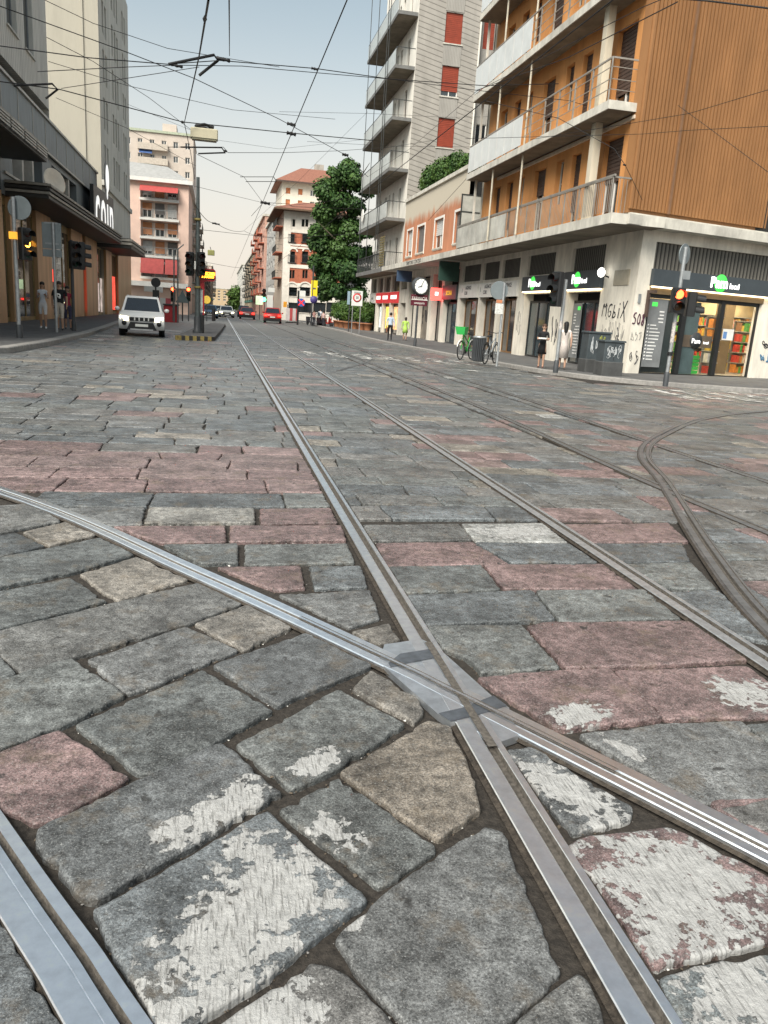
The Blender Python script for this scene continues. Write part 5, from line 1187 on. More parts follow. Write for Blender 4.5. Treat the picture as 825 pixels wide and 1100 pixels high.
for px, lb in ((186, 'far small traffic light showing red before the pink building'), (202.5, 'far small traffic light showing red beside the tram pole')):
    p = gz(px, 345, .1); t = thing('traffic_signal', lb, 'traffic light', tuple(p)); c = onY(px, 316, p.y); pole(t, p, c.z+.45, .05, DGREY, False); signal_head(t, (c.x, p.y-.1, c.z), (0, -1), None, 0, 3, .36, .14)
t, p = post(222, 345, 318, 'small yellow tram stop sign beyond the traffic island', 'sign', .04, DGREY, .1, 'stop_sign'); c = onY(222, 322, p.y); MB().disc((c.x, p.y-.08, c.z), (0, 1, 0), .34, .03).build('disc', M('sign_yellow_plain', (.75, .52, .08), .5), t)
t, p = post(229.5, 345, 332, 'short black bollard beyond the traffic island', 'bollard', .16, BLACK, .1, 'bollard')
t = thing('crate_stack', 'dark red container standing on the far corner by the pink building', 'container', tuple(gz(184, 346, 0))); p = gz(184, 346, 0); MB().bbox(p.x-.55, p.x+.55, p.y-.5, p.y+.5, 0, 1.25, .05).build('body', M('container_red', (.22, .015, .02), .5), t); MB().bbox(p.x-.6, p.x+.6, p.y-.55, p.y+.55, 1.255, 1.36, .04).build('lid', BLACK, t)
# hoardings on the far left corner
p = onY(172, 345, 96); t = thing('barrier', 'white and red works hoarding before the pink building', 'hoarding', (p.x, 96, 0)); mb = MB(); 
for i, px in enumerate((160, 166, 172, 178)):
    a, b = onY(px, 330, 96), onY(px+5.6, 330, 96); mb.mat(i % 2); mb.box(a.x, b.x, 95.9, 96, .1, 1.9)
mb.build('panels', [WHITE, M('hoarding_red', (.6, .12, .14), .6)], t); MB().box(onY(155, 320, 96).x, onY(174, 320, 96).x, 95.8, 97.5, 2.5, 3.1).build('canopy', WHITE, t)
# --- right: clock post
p = gz(445.5, 372, .11); t = thing('street_clock', 'round white street clock on a post with a dark red name board', 'clock', tuple(p)); c = onY(451, 307.5, p.y); pole(t, p, c.z-.11, .055, DGREY); 
dk = V((.25, -.97, 0)); cc = V((c.x, p.y-.05, c.z)); MB().lathe(cc+dk*-.14, dk, [(0, 0), (.40, 0), (.43, .02), (.43, .26), (.40, .28), (.36, .27)], 28).build('case', DGREY, t); MB().lathe(cc+dk*.125, dk, [(0, 0), (.385, 0)], 28).build('dial', M('dial_white', (.82, .83, .8), .4, var=.03, emit=.15), t)
rr_ = V((.97, .25, 0)); h = MB()
def hand(a, l, w): d = rr_*math.sin(a)+V((0, 0, math.cos(a))); n = rr_*math.cos(a)-V((0, 0, math.sin(a))); q = cc+dk*.132; h.prism([q-n*w-d*.05, q+n*w-d*.05, q+n*w*.6+d*l, q-n*w*.6+d*l], dk*.008)
hand(rad(252), .2, .02); hand(rad(24), .3, .014)
for i in range(12): a = rad(30*i); d = rr_*math.sin(a)+V((0, 0, math.cos(a))); n = rr_*math.cos(a)-V((0, 0, math.sin(a))); q = cc+dk*.130+d*.31; h.prism([q-n*.01, q+n*.01, q+n*.01+d*.05, q-n*.01+d*.05], dk*.004)
h.build('hands', BLACK, t)
a, b = onY(442, 316, p.y), onY(458.5, 329, p.y); MAR = M('board_maroon', (.10, .012, .025), .5); q = MB().bbox(a.x, b.x, p.y-.06, p.y+.06, b.z, a.z, .02).build('name_board', MAR, t); text('FARMACIA', .22, plane_mtx(((a.x+b.x)/2, p.y-.066, a.z-.19), (1, 0, 0)), WHITE, q, sx=.75); MB().box(a.x, b.x, p.y-.066, p.y-.061, b.z+.27, b.z+.31).build('stripe', WHITE, q); text('omeopatia', .16, plane_mtx(((a.x+b.x)/2, p.y-.066, b.z+.13), (1, 0, 0)), WHITE, q, sx=.8)
# --- zone sign with speed roundel
p = gz(383.5, 358.5, .11); t = thing('zone_sign', 'white zone sign with a red speed roundel on two thin posts', 'road sign', tuple(p)); a, b = onY(378, 312, p.y), onY(389, 329, p.y); z30 = (a.z+b.z)/2+.05
for x in (a.x+.12, b.x-.12): MB().tube([(x, p.y, .11), (x, p.y, a.z)], .035, 8).build('post', GALV, t)
q = MB().bbox(a.x, b.x, p.y-.06, p.y-.03, b.z, a.z, .008).build('panel', M('sign_white', (.7, .72, .7), .5, var=.05), t); cx_ = (a.x+b.x)/2; mb = MB(); mb.lathe((cx_, p.y-.063, z30), (0, -1, 0), [(.22, 0), (.32, 0), (.32, .006), (.22, .006)], 24); mb.build('roundel', M('roundel_red', (.55, .04, .04), .5), q); text('30', .26, plane_mtx((cx_, p.y-.07, z30), (1, 0, 0)), BLACK, q, sx=.8); text('ZONA', .17, plane_mtx((cx_, p.y-.07, a.z-.14), (1, 0, 0)), BLACK, q)
t, p = post(374, 356.5, 316, 'narrow sign seen edge-on beside the zone sign', 'road sign', .04, DGREY, .11, 'road_sign'); c = onY(374.5, 320, p.y); MB().bbox(c.x-.11, c.x+.11, p.y-.1, p.y-.06, c.z-.5, c.z+.5, .01).build('panel', M('sign_bluegrey', (.25, .35, .42), .5), t)
# --- round sign back by the bikes
p = gz(533.5, 393.5, .11); t = thing('road_sign', 'round road sign seen from behind on a post beside the parked bicycles', 'road sign', tuple(p)); c = onY(537, 312, p.y); pole(t, p, c.z+.25-.11, .04, GALV, False); MB().disc((c.x, p.y+.06, c.z), (.1, 1, 0), .30, .025, 28).build('disc', SIGNBACK, t); MB().bbox(c.x-.12, c.x+.16, p.y-.06, p.y-.045, c.z-.75, c.z-.42, .005).build('notice', M('notice_paper', (.6, .6, .57), .6, var=.3, scale=20), t)
MB().bbox(c.x-.1, c.x+.1, p.y-.062, p.y-.046, c.z-.40, c.z-.30, .004).build('sticker', M('sticker_orange', (.5, .2, .1), .6), t)
# --- middle traffic light by the women, seen from behind/side
p = gz(596.5, 400.5, .11); t = thing('traffic_signal', 'dark unlit traffic light on a post in front of the woman in the pale dress', 'traffic light', tuple(p)); c = onY(600, 311, p.y); pole(t, p, c.z+.2, .055, GALV); signal_head(t, (c.x-.10, p.y-.1, c.z+.0), (-.85, -.5), None, None, 3, .33, .11); MB().box(c.x-.05, c.x+.1, p.y-.05, p.y+.05, c.z+.32, c.z+.5).build('cap', M('cap_green', (.02, .05, .04), .5), t)
mb = MB(); mb.lathe((p.x, p.y, 1.45), (0, 0, 1), [(.059, 0), (.059, .25)], 10); mb.build('stickers', M('sticker_mix', (.45, .42, .40), .6, var=.6, scale=22), t)
# --- corner traffic light showing red
p = gz(714.5, 415, .11); t = thing('traffic_signal', 'traffic light showing red in front of the supermarket on the corner', 'traffic light', tuple(p)); tp = onY(733.5, 265, p.y); pole(t, p, tp.z-.11, .05, GALV); c = onY(728.5, 323, p.y)
signal_head(t, (c.x-.1, p.y-.12, c.z), (-.28, -.96), None, 0, 2, .31, .12); c2 = onY(740, 326, p.y); signal_head(t, (c2.x+.06, p.y-.0, c2.z-.02), (.93, -.37), None, None, 2, .3, .11)
c = onY(735, 273, p.y); MB().disc((c.x+.05, p.y+.07, c.z), (-.55, 1, 0), .28, .025, 26).build('round_sign', SIGNBACK, t); c = onY(733, 295, p.y); MB().bbox(c.x-.02, c.x+.2, p.y-.07, p.y-.05, c.z-.12, c.z+.1, .005).build('small_plate', GREY, t)
mb = MB(); mb.lathe((p.x, p.y, 1.3), (0, 0, 1), [(.054, 0), (.054, .55)], 10); mb.build('stickers', M('sticker_mix', (.45, .42, .40), .6), t); MB().lathe((p.x, p.y, .95), (0, 0, 1), [(.075, 0), (.075, .1)], 10).build('clamp', BLACK, t)
# --- utility cabinets
CAB = M('cabinet_paint', (.055, .068, .075), .55, var=.2, scale=4)
CHALK = M('chalk_tag', (.40, .42, .43), .7); TAGY = M('tag_olive', (.20, .22, .05), .7)
def cabinet(px0, px1, pyb, pyt, label, seed, ext):
    p = gz((px0+px1)/2, pyb, .11); a, b = onY(px0, pyb, p.y), onY(px1, pyb, p.y); H = onY((px0+px1)/2, pyt, p.y).z
    t = thing('utility_cabinet', label, 'cabinet', tuple(p)); w = b.x-a.x
    MB().bbox(a.x-.02, b.x+.02, p.y, p.y+.62, .11, .55, .02).build('plinth', M('cabinet_plinth', (.07, .072, .072), .8, var=.3), t); MB().bbox(a.x, b.x, p.y+.03, p.y+.58, .55, H-.06, .015).build('body', CAB, t); MB().bbox(a.x-.03, b.x+.03, p.y, p.y+.61, H-.06, H, .02).build('lid', CAB, t)
    d = MB(); d.box((a.x+b.x)/2-.006, (a.x+b.x)/2+.006, p.y+.024, p.y+.03, .6, H-.1); d.build('door_seam', BLACK, t)
    fr = frame((a.x, p.y+.03), (1, 0), (0, -1)); scrawl(fr, .08, w-.08, .7, H-.2, .004, CHALK, t, seed, 4, .011); scrawl(fr, .05, w-.05, .6, .95*H, .005, CHALK, t, seed+7, 3, .007)
    if ext: scrawl(fr, w*.45, w*.75, H*.72, H*.95, .007, TAGY, t, seed+3, 2, .022)
    return t
cabinet(628.5, 652, 400.5, 356, 'taller slate utility cabinet with chalk-white tags and an olive scribble', 31, True); cabinet(646.5, 667.5, 404, 365.5, 'shorter slate utility cabinet covered in tags, nearest the corner', 41, False)
# --- litter bin
p = gz(513, 389, .11); t = thing('litter_bin', 'slatted dark litter bin between the two bicycles', 'bin', tuple(p)); mb = MB(); 
for i in range(20): a = 2*math.pi*i/20; mb.box(p.x+.21*math.cos(a)-.02, p.x+.21*math.cos(a)+.02, p.y+.21*math.sin(a)-.02, p.y+.21*math.sin(a)+.02, .16, .95)
mb.build('slats', DGREY, t); MB().lathe(p, (0, 0, 1), [(.17, .02), (.18, .85)], 18).build('liner', BLACK, t); MB().lathe(p, (0, 0, 1), [(.2, .84), (.235, .85), (.235, .9), (.2, .92), (.15, .92)], 20).build('rim', GALV, t)
# --- bicycles
def bicycle(label, p, rz, col, basket=None, fender=None):
    t = thing('bicycle', label, 'bicycle', tuple(p), 'bicycles parked on the right pavement', True); t.rotation_euler = (0, 0, rz); m = M('bike_paint_'+label[:6].strip(), col, .4, .2, var=.1); R_ = .35
    for y in (-.53, .53):
        w = MB(); w.lathe((-.02, y, R_), (1, 0, 0), [(R_-.05, -.02), (R_-.01, -.025), (R_, 0), (R_-.01, .025), (R_-.05, .02)] and [(R_-.04, 0.0), (R_-.02, 0.0), (R_, .02), (R_-.02, .04), (R_-.04, .04), (R_-.04, 0)], 26); wo = w.build('wheel', BLACK, t)
        s = MB(); 
        for i in range(14): a = 2*math.pi*i/14; s.tube([(0, y, R_), (0, y+(R_-.04)*math.cos(a), R_+(R_-.04)*math.sin(a))], .0035, 3)
        s.lathe((-.04, y, R_), (1, 0, 0), [(0, 0), (.035, 0), (.035, .08), (0, .08)], 10); s.build('spokes', GALV, wo)
        f = MB(); k = 9; P = [(0, y+(R_+.04)*math.cos(rad(20+140*i/k)), R_+(R_+.04)*math.sin(rad(20+140*i/k))) for i in range(k+1)]; f.tube(P, .022, 6); f.build('mudguard', fender or m, t)
    f = MB(); bb, st, hd, hd2 = (0, -.05, .32), (0, -.22, .82), (0, .38, .92), (0, .42, .78)
    f.tube([bb, st], .026).tube([bb, hd2], .032).tube([(0, -.17, .62), hd], .026).tube([bb, (0, -.53, .35)], .016).tube([(0, -.18, .68), (0, -.53, .35)], .014).tube([(0, .36, 1.05), hd2, (0, .53, .35)], [.022, .024, .016]); f.build('frame', m, t)
    MB().tube([st, (0, -.24, .93)], .015).build('seat_post', GALV, t); sd = MB(); sd.ell((0, -.25, .95), (.10, .15, .04)); sd.ell((0, -.12, .95), (.035, .12, .03)); sd.build('saddle', BLACK, t)
    hb = MB(); hb.tube([(-.29, .22, 1.08), (-.26, .32, 1.1), (0, .36, 1.06), (.26, .32, 1.1), (.29, .22, 1.08)], .014); hb.build('handlebar', BLACK, t)
    c = MB(); c.lathe((.03, -.05, .32), (1, 0, 0), [(0, 0), (.1, 0), (.1, .012), (0, .012)], 16); c.tube([(.05, -.05, .32), (.06, .05, .2)], .012).tube([(-.05, -.05, .32), (-.06, -.15, .44)], .012); c.box(.05, .14, .02, .09, .185, .205).box(-.14, -.05, -.18, -.11, .43, .45); c.build('crank', BLACK, t)
    MB().tube([(0, -.45, .72), (0, -.72, .72)], .02).build('rack', BLACK, t)
    if basket: b = MB(); b.prism([(-.15, .44, .92), (.15, .44, .92), (.15, .68, .92), (-.15, .68, .92)], (0, 0, .01)); b.add([(-.15, .44, .92), (.15, .44, .92), (.15, .68, .92), (-.15, .68, .92), (-.2, .41, 1.2), (.2, .41, 1.2), (.2, .76, 1.2), (-.2, .76, 1.2)], ((0, 1, 5, 4), (1, 2, 6, 5), (2, 3, 7, 6), (3, 0, 4, 7))); b.build('basket', basket, t)
    return t
bicycle('green hire bicycle with a bright green basket by the litter bin', gz(500, 386.5, .11), rad(140), (.05, .45, .08), M('basket_lime', (.04, .42, .09), .45, var=.08), WHITE)
bicycle('silver bicycle with a black saddle by the round road sign post', gz(526, 391, .11), rad(-38), (.42, .44, .45), None, BLACK)
# ============================================================ vehicles
TYRE = M('tyre_rubber', (.018, .018, .018), .8); RIM = M('alloy_rim', (.45, .46, .47), .35, .8); CGL = M('car_glass', (.012, .018, .026), .05, var=.2, spec=.9); PLATE_ = M('number_plate', (.75, .76, .72), .5, var=.05)
HL = M('headlight_lit', (1, .86, .52), .3, var=0, emit=3); TL = M('taillight_lit', (1, .03, .02), .3, var=0, emit=1.8); TLD = M('taillight_dark', (.18, .01, .01), .3)
def car(label, p, rz, col, L=4.3, W=1.8, H=1.6, suv=True, lights=None, brake=False, group=None, cat='car', clad=True):
    t = thing('parked_car' if False else 'car', label, cat, tuple(p), group, True); t.rotation_euler = (0, 0, rz); paint = M('car_paint_%02d%02d%02d' % tuple(int(c*99) for c in col), col, .28, .0 if col[0] > .5 else .2, var=.04, spec=.6); w = W/2; g0 = .20 if suv else .16; bl = H*.60; hd = H*.56
    y0, y1 = -L/2, L/2   # front at -y
    prof = [(y0+.03, g0+.08), (y0, g0+.35), (y0+.03, hd-.22), (y0+.16, hd-.06), (y0+.95, bl-.01), (y0+1.1, bl+.02), (y1-.35, bl+.05), (y1-.06, bl-.02), (y1, bl-.25), (y1-.02, g0+.35), (y1-.08, g0+.08)]
    secs = [(-w, .84), (-w*.97, .93), (-w*.86, 1), (0, 1.012), (w*.86, 1), (w*.97, .93), (w, .84)]; n = len(prof); vs = []; zc = (g0+bl)/2
    for x, k in secs:
        for (y, z) in prof: kk = k if z > zc else 1-(1-k)*.4; fx = 1-.05*abs(x/w)**3; vs.append((x, y*fx, zc+(z-zc)*kk))
    fs = [(i*n+j, i*n+(j+1) % n, (i+1)*n+(j+1) % n, (i+1)*n+j) for i in range(len(secs)-1) for j in range(n)]+[tuple(range(n)), tuple((len(secs)-1)*n+j for j in range(n))]
    b = MB(); b.add(vs, fs, True); bo = b.build('body', paint, t)
    rf, rb = (y0+1.75, y1-.75) if suv else (y0+1.8, y1-1.3); ws, rw = y0+1.0, y1-.15; wt, wb_ = w*.74, w*.92
    pf = lambda x, y, z: (x, y, z)
    G = [(-wb_, ws, bl), (wb_, ws, bl), (wb_, rw, bl), (-wb_, rw, bl)]; T = [(-wt, rf, H-.03), (wt, rf, H-.03), (wt, rb, H-.03), (-wt, rb, H-.03)]; Tt = [(-wt*.85, rf+.15, H), (wt*.85, rf+.15, H), (wt*.85, rb-.12, H), (-wt*.85, rb-.12, H)]
    c = MB(); c.add(G+T+Tt, [(i, (i+1) % 4, 4+(i+1) % 4, 4+i) for i in range(4)]+[(4+i, 4+(i+1) % 4, 8+(i+1) % 4, 8+i) for i in range(4)]+[(8, 9, 10, 11)]); c.build('cabin', paint, t)
    def pane(i, j, m0, m1, name, u0=.06, u1=.94):
        A, B, C_, D = V(G[i]), V(G[j]), V(T[j]), V(T[i]); nrm = (B-A).cross(D-A).normalized(); ctr = V((0, (ws+rw)/2, bl+.2))
        if nrm.dot((A+B)/2-ctr) < 0: nrm = -nrm
        P = lambda u, v: (A+(B-A)*u)*(1-v)+(D+(C_-D)*u)*v+nrm*.006
        MB().poly([P(u0, m0), P(u1, m0), P(u1, m1), P(u0, m1)]).build(name, CGL, t)
    pane(0, 1, .06, .9, 'windscreen'); pane(2, 3, .12, .88, 'rear_window'); pane(1, 2, .1, .88, 'side_window', .2, .52); pane(1, 2, .1, .88, 'side_window', .56, .86); pane(3, 0, .1, .88, 'side_window', .48, .8); pane(3, 0, .1, .88, 'side_window', .14, .44)
    R_ = .34 if suv else .31
    for sx in (-1, 1):
        for yy in (y0+.82, y1-.82):
            ar = MB(); ar.lathe((sx*(w-.10), yy, R_+.02), (sx, 0, 0), [(R_+.07, 0), (R_+.07, .107), (R_+.02, .108)], 20); ar.build('wheel_arch', BLACK, t)
            wh = MB(); wh.lathe((sx*(w-.24), yy, R_), (sx, 0, 0), [(0, 0), (R_-.04, 0), (R_, .03), (R_, .19), (R_-.03, .22), (R_*.62, .225)], 22); wo = wh.build('wheel', TYRE, t); ri = MB(); ri.lathe((sx*(w-.24), yy, R_), (sx, 0, 0), [(R_*.64, .222), (R_*.5, .2), (.06, .205), (0, .22)], 14); ri.build('rim', RIM, wo)
        m = MB(); m.ell((sx*(w+.10), ws+.22, bl+.10), (.11, .07, .085)); m.build('mirror', paint, t)
        h = MB(); h.prism([(sx*w*.56, y0+.035, hd-.30), (sx*w*.93, y0+.10, hd-.30), (sx*w*.95, y0+.14, hd-.10), (sx*w*.60, y0+.08, hd-.14)], (0, .12, 0)); h.build('headlight', HL if lights else M('headlight_off', (.5, .52, .52), .2), t)
        r = MB(); r.prism([(sx*w*.60, y1-.06, bl-.28), (sx*w*.94, y1-.12, bl-.28), (sx*w*.94, y1-.16, bl-.06), (sx*w*.6, y1-.08, bl-.06)], (0, .085, 0)); r.build('taillight', TL if brake else TLD, t)
        if suv: fl = MB(); fl.lathe((sx*w*.76, y0+.06, g0+.33), (0, -1, 0), [(0, .07), (.08, .07), (.1, .03), (.1, 0)], 14); fl.build('fog_light', BLACK, t)
    gr = MB(); gr.box(-w*.54, w*.54, y0-.012, y0+.1, hd-.30, hd-.15); g_ = gr.build('grille', BLACK, t); gs = MB()
    for x in (-.28, -.1, .1, .28): gs.box(x-.025, x+.025, y0-.02, y0-.012, hd-.29, hd-.16)
    gs.build('grille_bar', PLATE_, g_)
    lb = MB(); lb.prism([(-w*.66, y0-.015, g0+.06), (w*.66, y0-.015, g0+.06), (w*.5, y0-.015, g0+.38), (-w*.5, y0-.015, g0+.38)], (0, .12, 0)); lb.build('lower_grille', BLACK, t); MB().box(-w*.5, w*.5, y0-.03, y0-.016, g0+.06, g0+.11).build('skid_plate', RIM, t)
    MB().box(-.26, .26, y0-.03, y0-.017, g0+.20, g0+.31).build('number_plate', PLATE_, t); MB().box(-.26, .26, y1+.0, y1+.014, g0+.42, g0+.53).build('number_plate', PLATE_, t)
    bu = MB(); bu.box(-w*.9, w*.9, y1-.12, y1+.012, g0+.05, g0+.34); bu.build('bumper', BLACK, t)
    if suv:
        for sx in (-1, 1): MB().tube([(sx*wt*.92, rf+.3, H), (sx*wt*.92, rb-.2, H+.02)], .022).build('roof_rail', RIM, t)
    return t
p = gz(149, 361.5, 0); sy = p.y+2.1
car('white sport utility car with headlights on, driving towards the camera', (p.x-.02, sy, .01), rad(4), (.74, .745, .73), 4.2, 1.86, 1.66, True, True)
p = gz(294, 347.3, 0); car('red hatchback with glowing brake lights driving away on the right', (p.x, p.y+2, .0), rad(176), (.45, .02, .015), 4.1, 1.9, 1.62, False, None, True)
p = gz(266, 343, 0); car('dull red car driving away farther down the street', (p.x, p.y+2, 0), rad(178), (.20, .05, .045), 4.2, 2.0, 1.5, False, None, True)
p = gz(258, 340.5, 0); car('dark car parked behind the dull red one', (p.x+.6, p.y+2, 0), rad(178), (.03, .03, .035), 4.2, 1.9, 1.7, False)
for px, py, c, lb in ((224.5, 341.5, (.12, .2, .3), 'blue-grey car waiting beyond the traffic island'), (243, 341, (.5, .52, .5), 'pale car with bright headlights coming from the far end'), (235.5, 339.8, (.55, .55, .5), 'white car with headlights behind the pale one')):
    p = gz(px, py, 0); car(lb, (p.x, p.y+1, 0), rad(2), c, 4.2, 1.95, 1.5, False, True)
# scooters
def scooter(label, p, rz, col, rider=None):
    t = thing('scooter', label, 'scooter', tuple(p), 'scooters parked under the tree', True); t.rotation_euler = (0, 0, rz); m = M('scooter_%02d%02d' % (int(col[0]*99), int(col[1]*99)), col, .35)
    for y in (-.62, .62):
        w = MB(); w.lathe((-.06, y, .25), (1, 0, 0), [(0, 0), (.2, 0), (.25, .03), (.25, .09), (.2, .12), (0, .12)], 16); w.build('wheel', TYRE, t)
    b = MB(); b.prism([(-.14, -.75, .45), (-.14, -.2, .35), (-.14, .25, .3), (-.14, .3, .42), (-.14, -.1, .5), (-.14, -.15, .78), (-.14, -.8, .82)], (.28, 0, 0)); b.prism([(-.2, .3, .35), (-.2, .4, .35), (-.2, .52, 1.0), (-.2, .42, 1.02)], (.4, 0, 0)); b.tube([(0, .62, .3), (0, .45, 1.05)], .04); b.ell((0, .64, .52), (.07, .26, .06)); b.build('body', m, t)
    MB().bbox(-.15, .15, -.82, -.12, .8, .9, .03).build('seat', BLACK, t); h = MB(); h.tube([(-.33, .36, 1.06), (0, .44, 1.08), (.33, .36, 1.06)], .02); h.ell((-.28, .38, 1.28), (.06, .02, .045)).ell((.28, .38, 1.28), (.06, .02, .045)); h.build('handlebar', BLACK, t); l = MB(); l.ell((0, .53, .93), (.09, .05, .08)); l.build('headlight', PLATE_, t)
    b = MB(); b.prism([(-.2, .45, 1.1), (.2, .45, 1.1), (.15, .38, 1.45), (-.15, .38, 1.45)], (0, .012, 0)); b.build('screen', GLB, t); return t
for px, py, rz, c, lb in ((333, 349.3, 200, (.03, .03, .035), 'black scooter at the left end of the row under the tree'), (339, 350.2, 215, (.25, .26, .27), 'grey scooter second from the left under the tree'), (345, 350.8, 205, (.02, .02, .025), 'black scooter in the middle of the row by the planters'), (351, 351.2, 220, (.40, .06, .05), 'scooter with a red body nearest the planters')): scooter(lb, gz(px, py, .02), rad(rz), c)
# ============================================================ people
def person(label, px, pyb, pyt, face, skin=(.42, .25, .17), hair=(.02, .015, .012), top=(.5, .5, .5), bottom=(.1, .1, .1), shoes=(.05, .05, .05), legs='bare', arms='bare', stride=.12, dress=None, hairlen=.0, pose='walk', zf=.11, width=1., carry=None, group=None, dep=None, shortl=.55):
    p = gz(px, pyb, zf) if dep is None else V((onY(px, pyb, dep).x, dep, zf)); Hh = onY(px, pyt, p.y).z-zf; s = Hh/1.72
    t = thing('person', label, 'person', tuple(p), group, True); t.rotation_euler = (0, 0, face)
    sk = M('skin_%02d' % int(skin[0]*99), skin, .55, var=.08); mats = [sk, M('cloth_%02d%02d%02d' % tuple(int(c*99) for c in top), top, .85, var=.12, scale=9), M('cloth_%02d%02d%02d' % tuple(int(c*99) for c in bottom), bottom, .85, var=.12, scale=9), M('shoe_%02d%02d' % (int(shoes[0]*99), int(shoes[1]*99)), shoes, .6), BLACK]
    k = s*width; sw = .175*k
    P = {'pel': (0, 0, .93), 'wai': (0, .0, 1.08), 'che': (0, .01, 1.30), 'nec': (0, .01, 1.44), 'nek': (0, 0, 1.50), 'hea': (0, -.015, 1.57), 'hed': (0, -.01, 1.66)}
    E_ = [('pel', 'wai'), ('wai', 'che'), ('che', 'nec'), ('nec', 'nek'), ('nek', 'hea'), ('hea', 'hed')]
    Rr = {'pel': .125, 'wai': .11, 'che': .125, 'nec': .062, 'nek': .052, 'hea': .082, 'hed': .072}
    fold = {'walk': ((.06, -.02), (.10, -.14)), 'phone': ((.05, -.02), (-.16, -.24)), 'hold': ((.04, -.05), (-.22, -.22)), 'sit': ((.04, -.2), (-.3, -.05))}[pose]
    for sd, n in ((-1, 'l'), (1, 'r')):
        st = stride*sd; ay = -st*.8
        P['sh'+n] = (sd*sw/s*1.0, .01, 1.385); P['el'+n] = (sd*(sw/s+.055), ay*.6+.03+fold[0][1], 1.12); wy = ay+fold[1][0]-.08 if pose == 'walk' else fold[1][0]; wz = .90 if pose == 'walk' else 1.12+(.0 if pose == 'hold' else .12); wx = sd*(sw/s+.06) if pose == 'walk' else sd*.10
        P['wr'+n] = (wx, wy, wz); P['ha'+n] = (wx*1.0, wy-(.015 if pose == 'walk' else .06), wz-.075 if pose == 'walk' else wz+.02)
        P['hi'+n] = (sd*.085, 0, .88); P['kn'+n] = (sd*.09, st*-.75-.02, .49); P['an'+n] = (sd*.09, st*-1+.03, .085); P['to'+n] = (sd*.10, st*-1-.13, .035)
        E_ += [('che', 'sh'+n), ('sh'+n, 'el'+n), ('el'+n, 'wr'+n), ('wr'+n, 'ha'+n), ('pel', 'hi'+n), ('hi'+n, 'kn'+n), ('kn'+n, 'an'+n), ('an'+n, 'to'+n)]
        Rr.update({'sh'+n: .06, 'el'+n: .042, 'wr'+n: .03, 'ha'+n: .034, 'hi'+n: .09, 'kn'+n: .058, 'an'+n: .038, 'to'+n: .035})
    ks = list(P); me = bpy.data.meshes.new('sk'); me.from_pydata([tuple(c*s for c in P[q]) for q in ks], [(ks.index(a), ks.index(b)) for a, b in E_], [])
    ob_ = bpy.data.objects.new('sk', me); C.objects.link(ob_); mo = ob_.modifiers.new('S', 'SKIN'); mo.use_smooth_shade = True
    for i, q in enumerate(ks): me.skin_vertices[0].data[i].radius = (Rr[q]*s*(width if q in ('pel', 'wai', 'che') else 1), Rr[q]*s*(width if q in ('pel', 'wai', 'che') else 1)); me.skin_vertices[0].data[i].use_root = (q == 'pel')
    su = ob_.modifiers.new('U', 'SUBSURF'); su.levels = su.render_levels = 2
    bpy.context.view_layer.update(); ev = bpy.data.meshes.new_from_object(ob_.evaluated_get(bpy.context.evaluated_depsgraph_get())); bpy.data.objects.remove(ob_)
    mb = MB(); mb.add([v.co for v in ev.vertices], [tuple(f.vertices) for f in ev.polygons], True)
    for i, f in enumerate(ev.polygons):
        c = f.center/s; arm = abs(c.x) > sw/s+.02 and c.z < 1.36 or (pose != 'walk' and c.y < -.14 and c.z > 1.0)
        if c.z > 1.435: m_ = 0
        elif arm: m_ = 1 if (arms == 'long' and not (abs(c.z-P['har'][2]) < .06)) or (arms == 'short' and c.z > 1.2 and abs(c.x) > .15) else 0
        elif c.z > .96: m_ = 1
        elif c.z > (1-shortl)*.93+.0 if legs == 'short' else False: m_ = 2
        elif c.z < .085: m_ = 3
        elif legs == 'long': m_ = 2
        else: m_ = 0
        mb.m[i] = m_
    # hands: five fingers from each palm
    for n, sd in (('l', -1), ('r', 1)):
        h = V(P['ha'+n])*s; d = (V(P['ha'+n])-V(P['wr'+n])).normalized(); a = V((0, 1, 0)) if abs(d.y) < .8 else V((1, 0, 0)); inn = d.cross(a)*sd*-1
        mb.mat(0)
        for j, (o, l) in enumerate(((-.026, .06), (-.009, .072), (.009, .07), (.026, .055))): b_ = h+(a*o+d*.015)*s; mb.tube([b_, b_+d*l*.5*s, b_+(d*l+inn*.018)*s], [.009*s, .0085*s, .006*s], 5)
        mb.tube([h-a*.02*s-d*.01*s, h+(-a*.045+d*.02+inn*.01)*s, h+(-a*.05+d*.048+inn*.02)*s], [.011*s, .009*s, .007*s], 5)
    hd = V(P['hea'])*s; mb.mat(0); mb.tube([hd+V((0, -.075, .035))*s, hd+V((0, -.10, -.005))*s], [.010*s, .017*s], 6)
    for sd in (-1, 1): mb.mat(4); mb.ell(hd+V((sd*.032, -.078, .03))*s, (.012*s, .008*s, .008*s), 6, 4); mb.mat(0); mb.ell(hd+V((sd*.085, .01, .02))*s, (.012*s, .02*s, .032*s), 6, 4)
    mb.mat(4); mb.ell(hd+V((0, -.082, -.035))*s, (.02*s, .006*s, .004*s), 6, 4)
    bo = mb.build('body', mats, t)
    hm = M('hair_%02d' % int(hair[0]*99), hair, .6); hb = MB(); hb.ell(hd+V((0, .022, .065))*s, (.092*s, .092*s, .092*s), 12, 8)
    if hairlen: hb.tube([hd+V((0, .06, .08))*s, hd+V((0, .09, -.05))*s, hd+V((0, .10, -hairlen))*s], [.08*s, .085*s, .05*s], 8)
    hb.build('hair', hm, t)
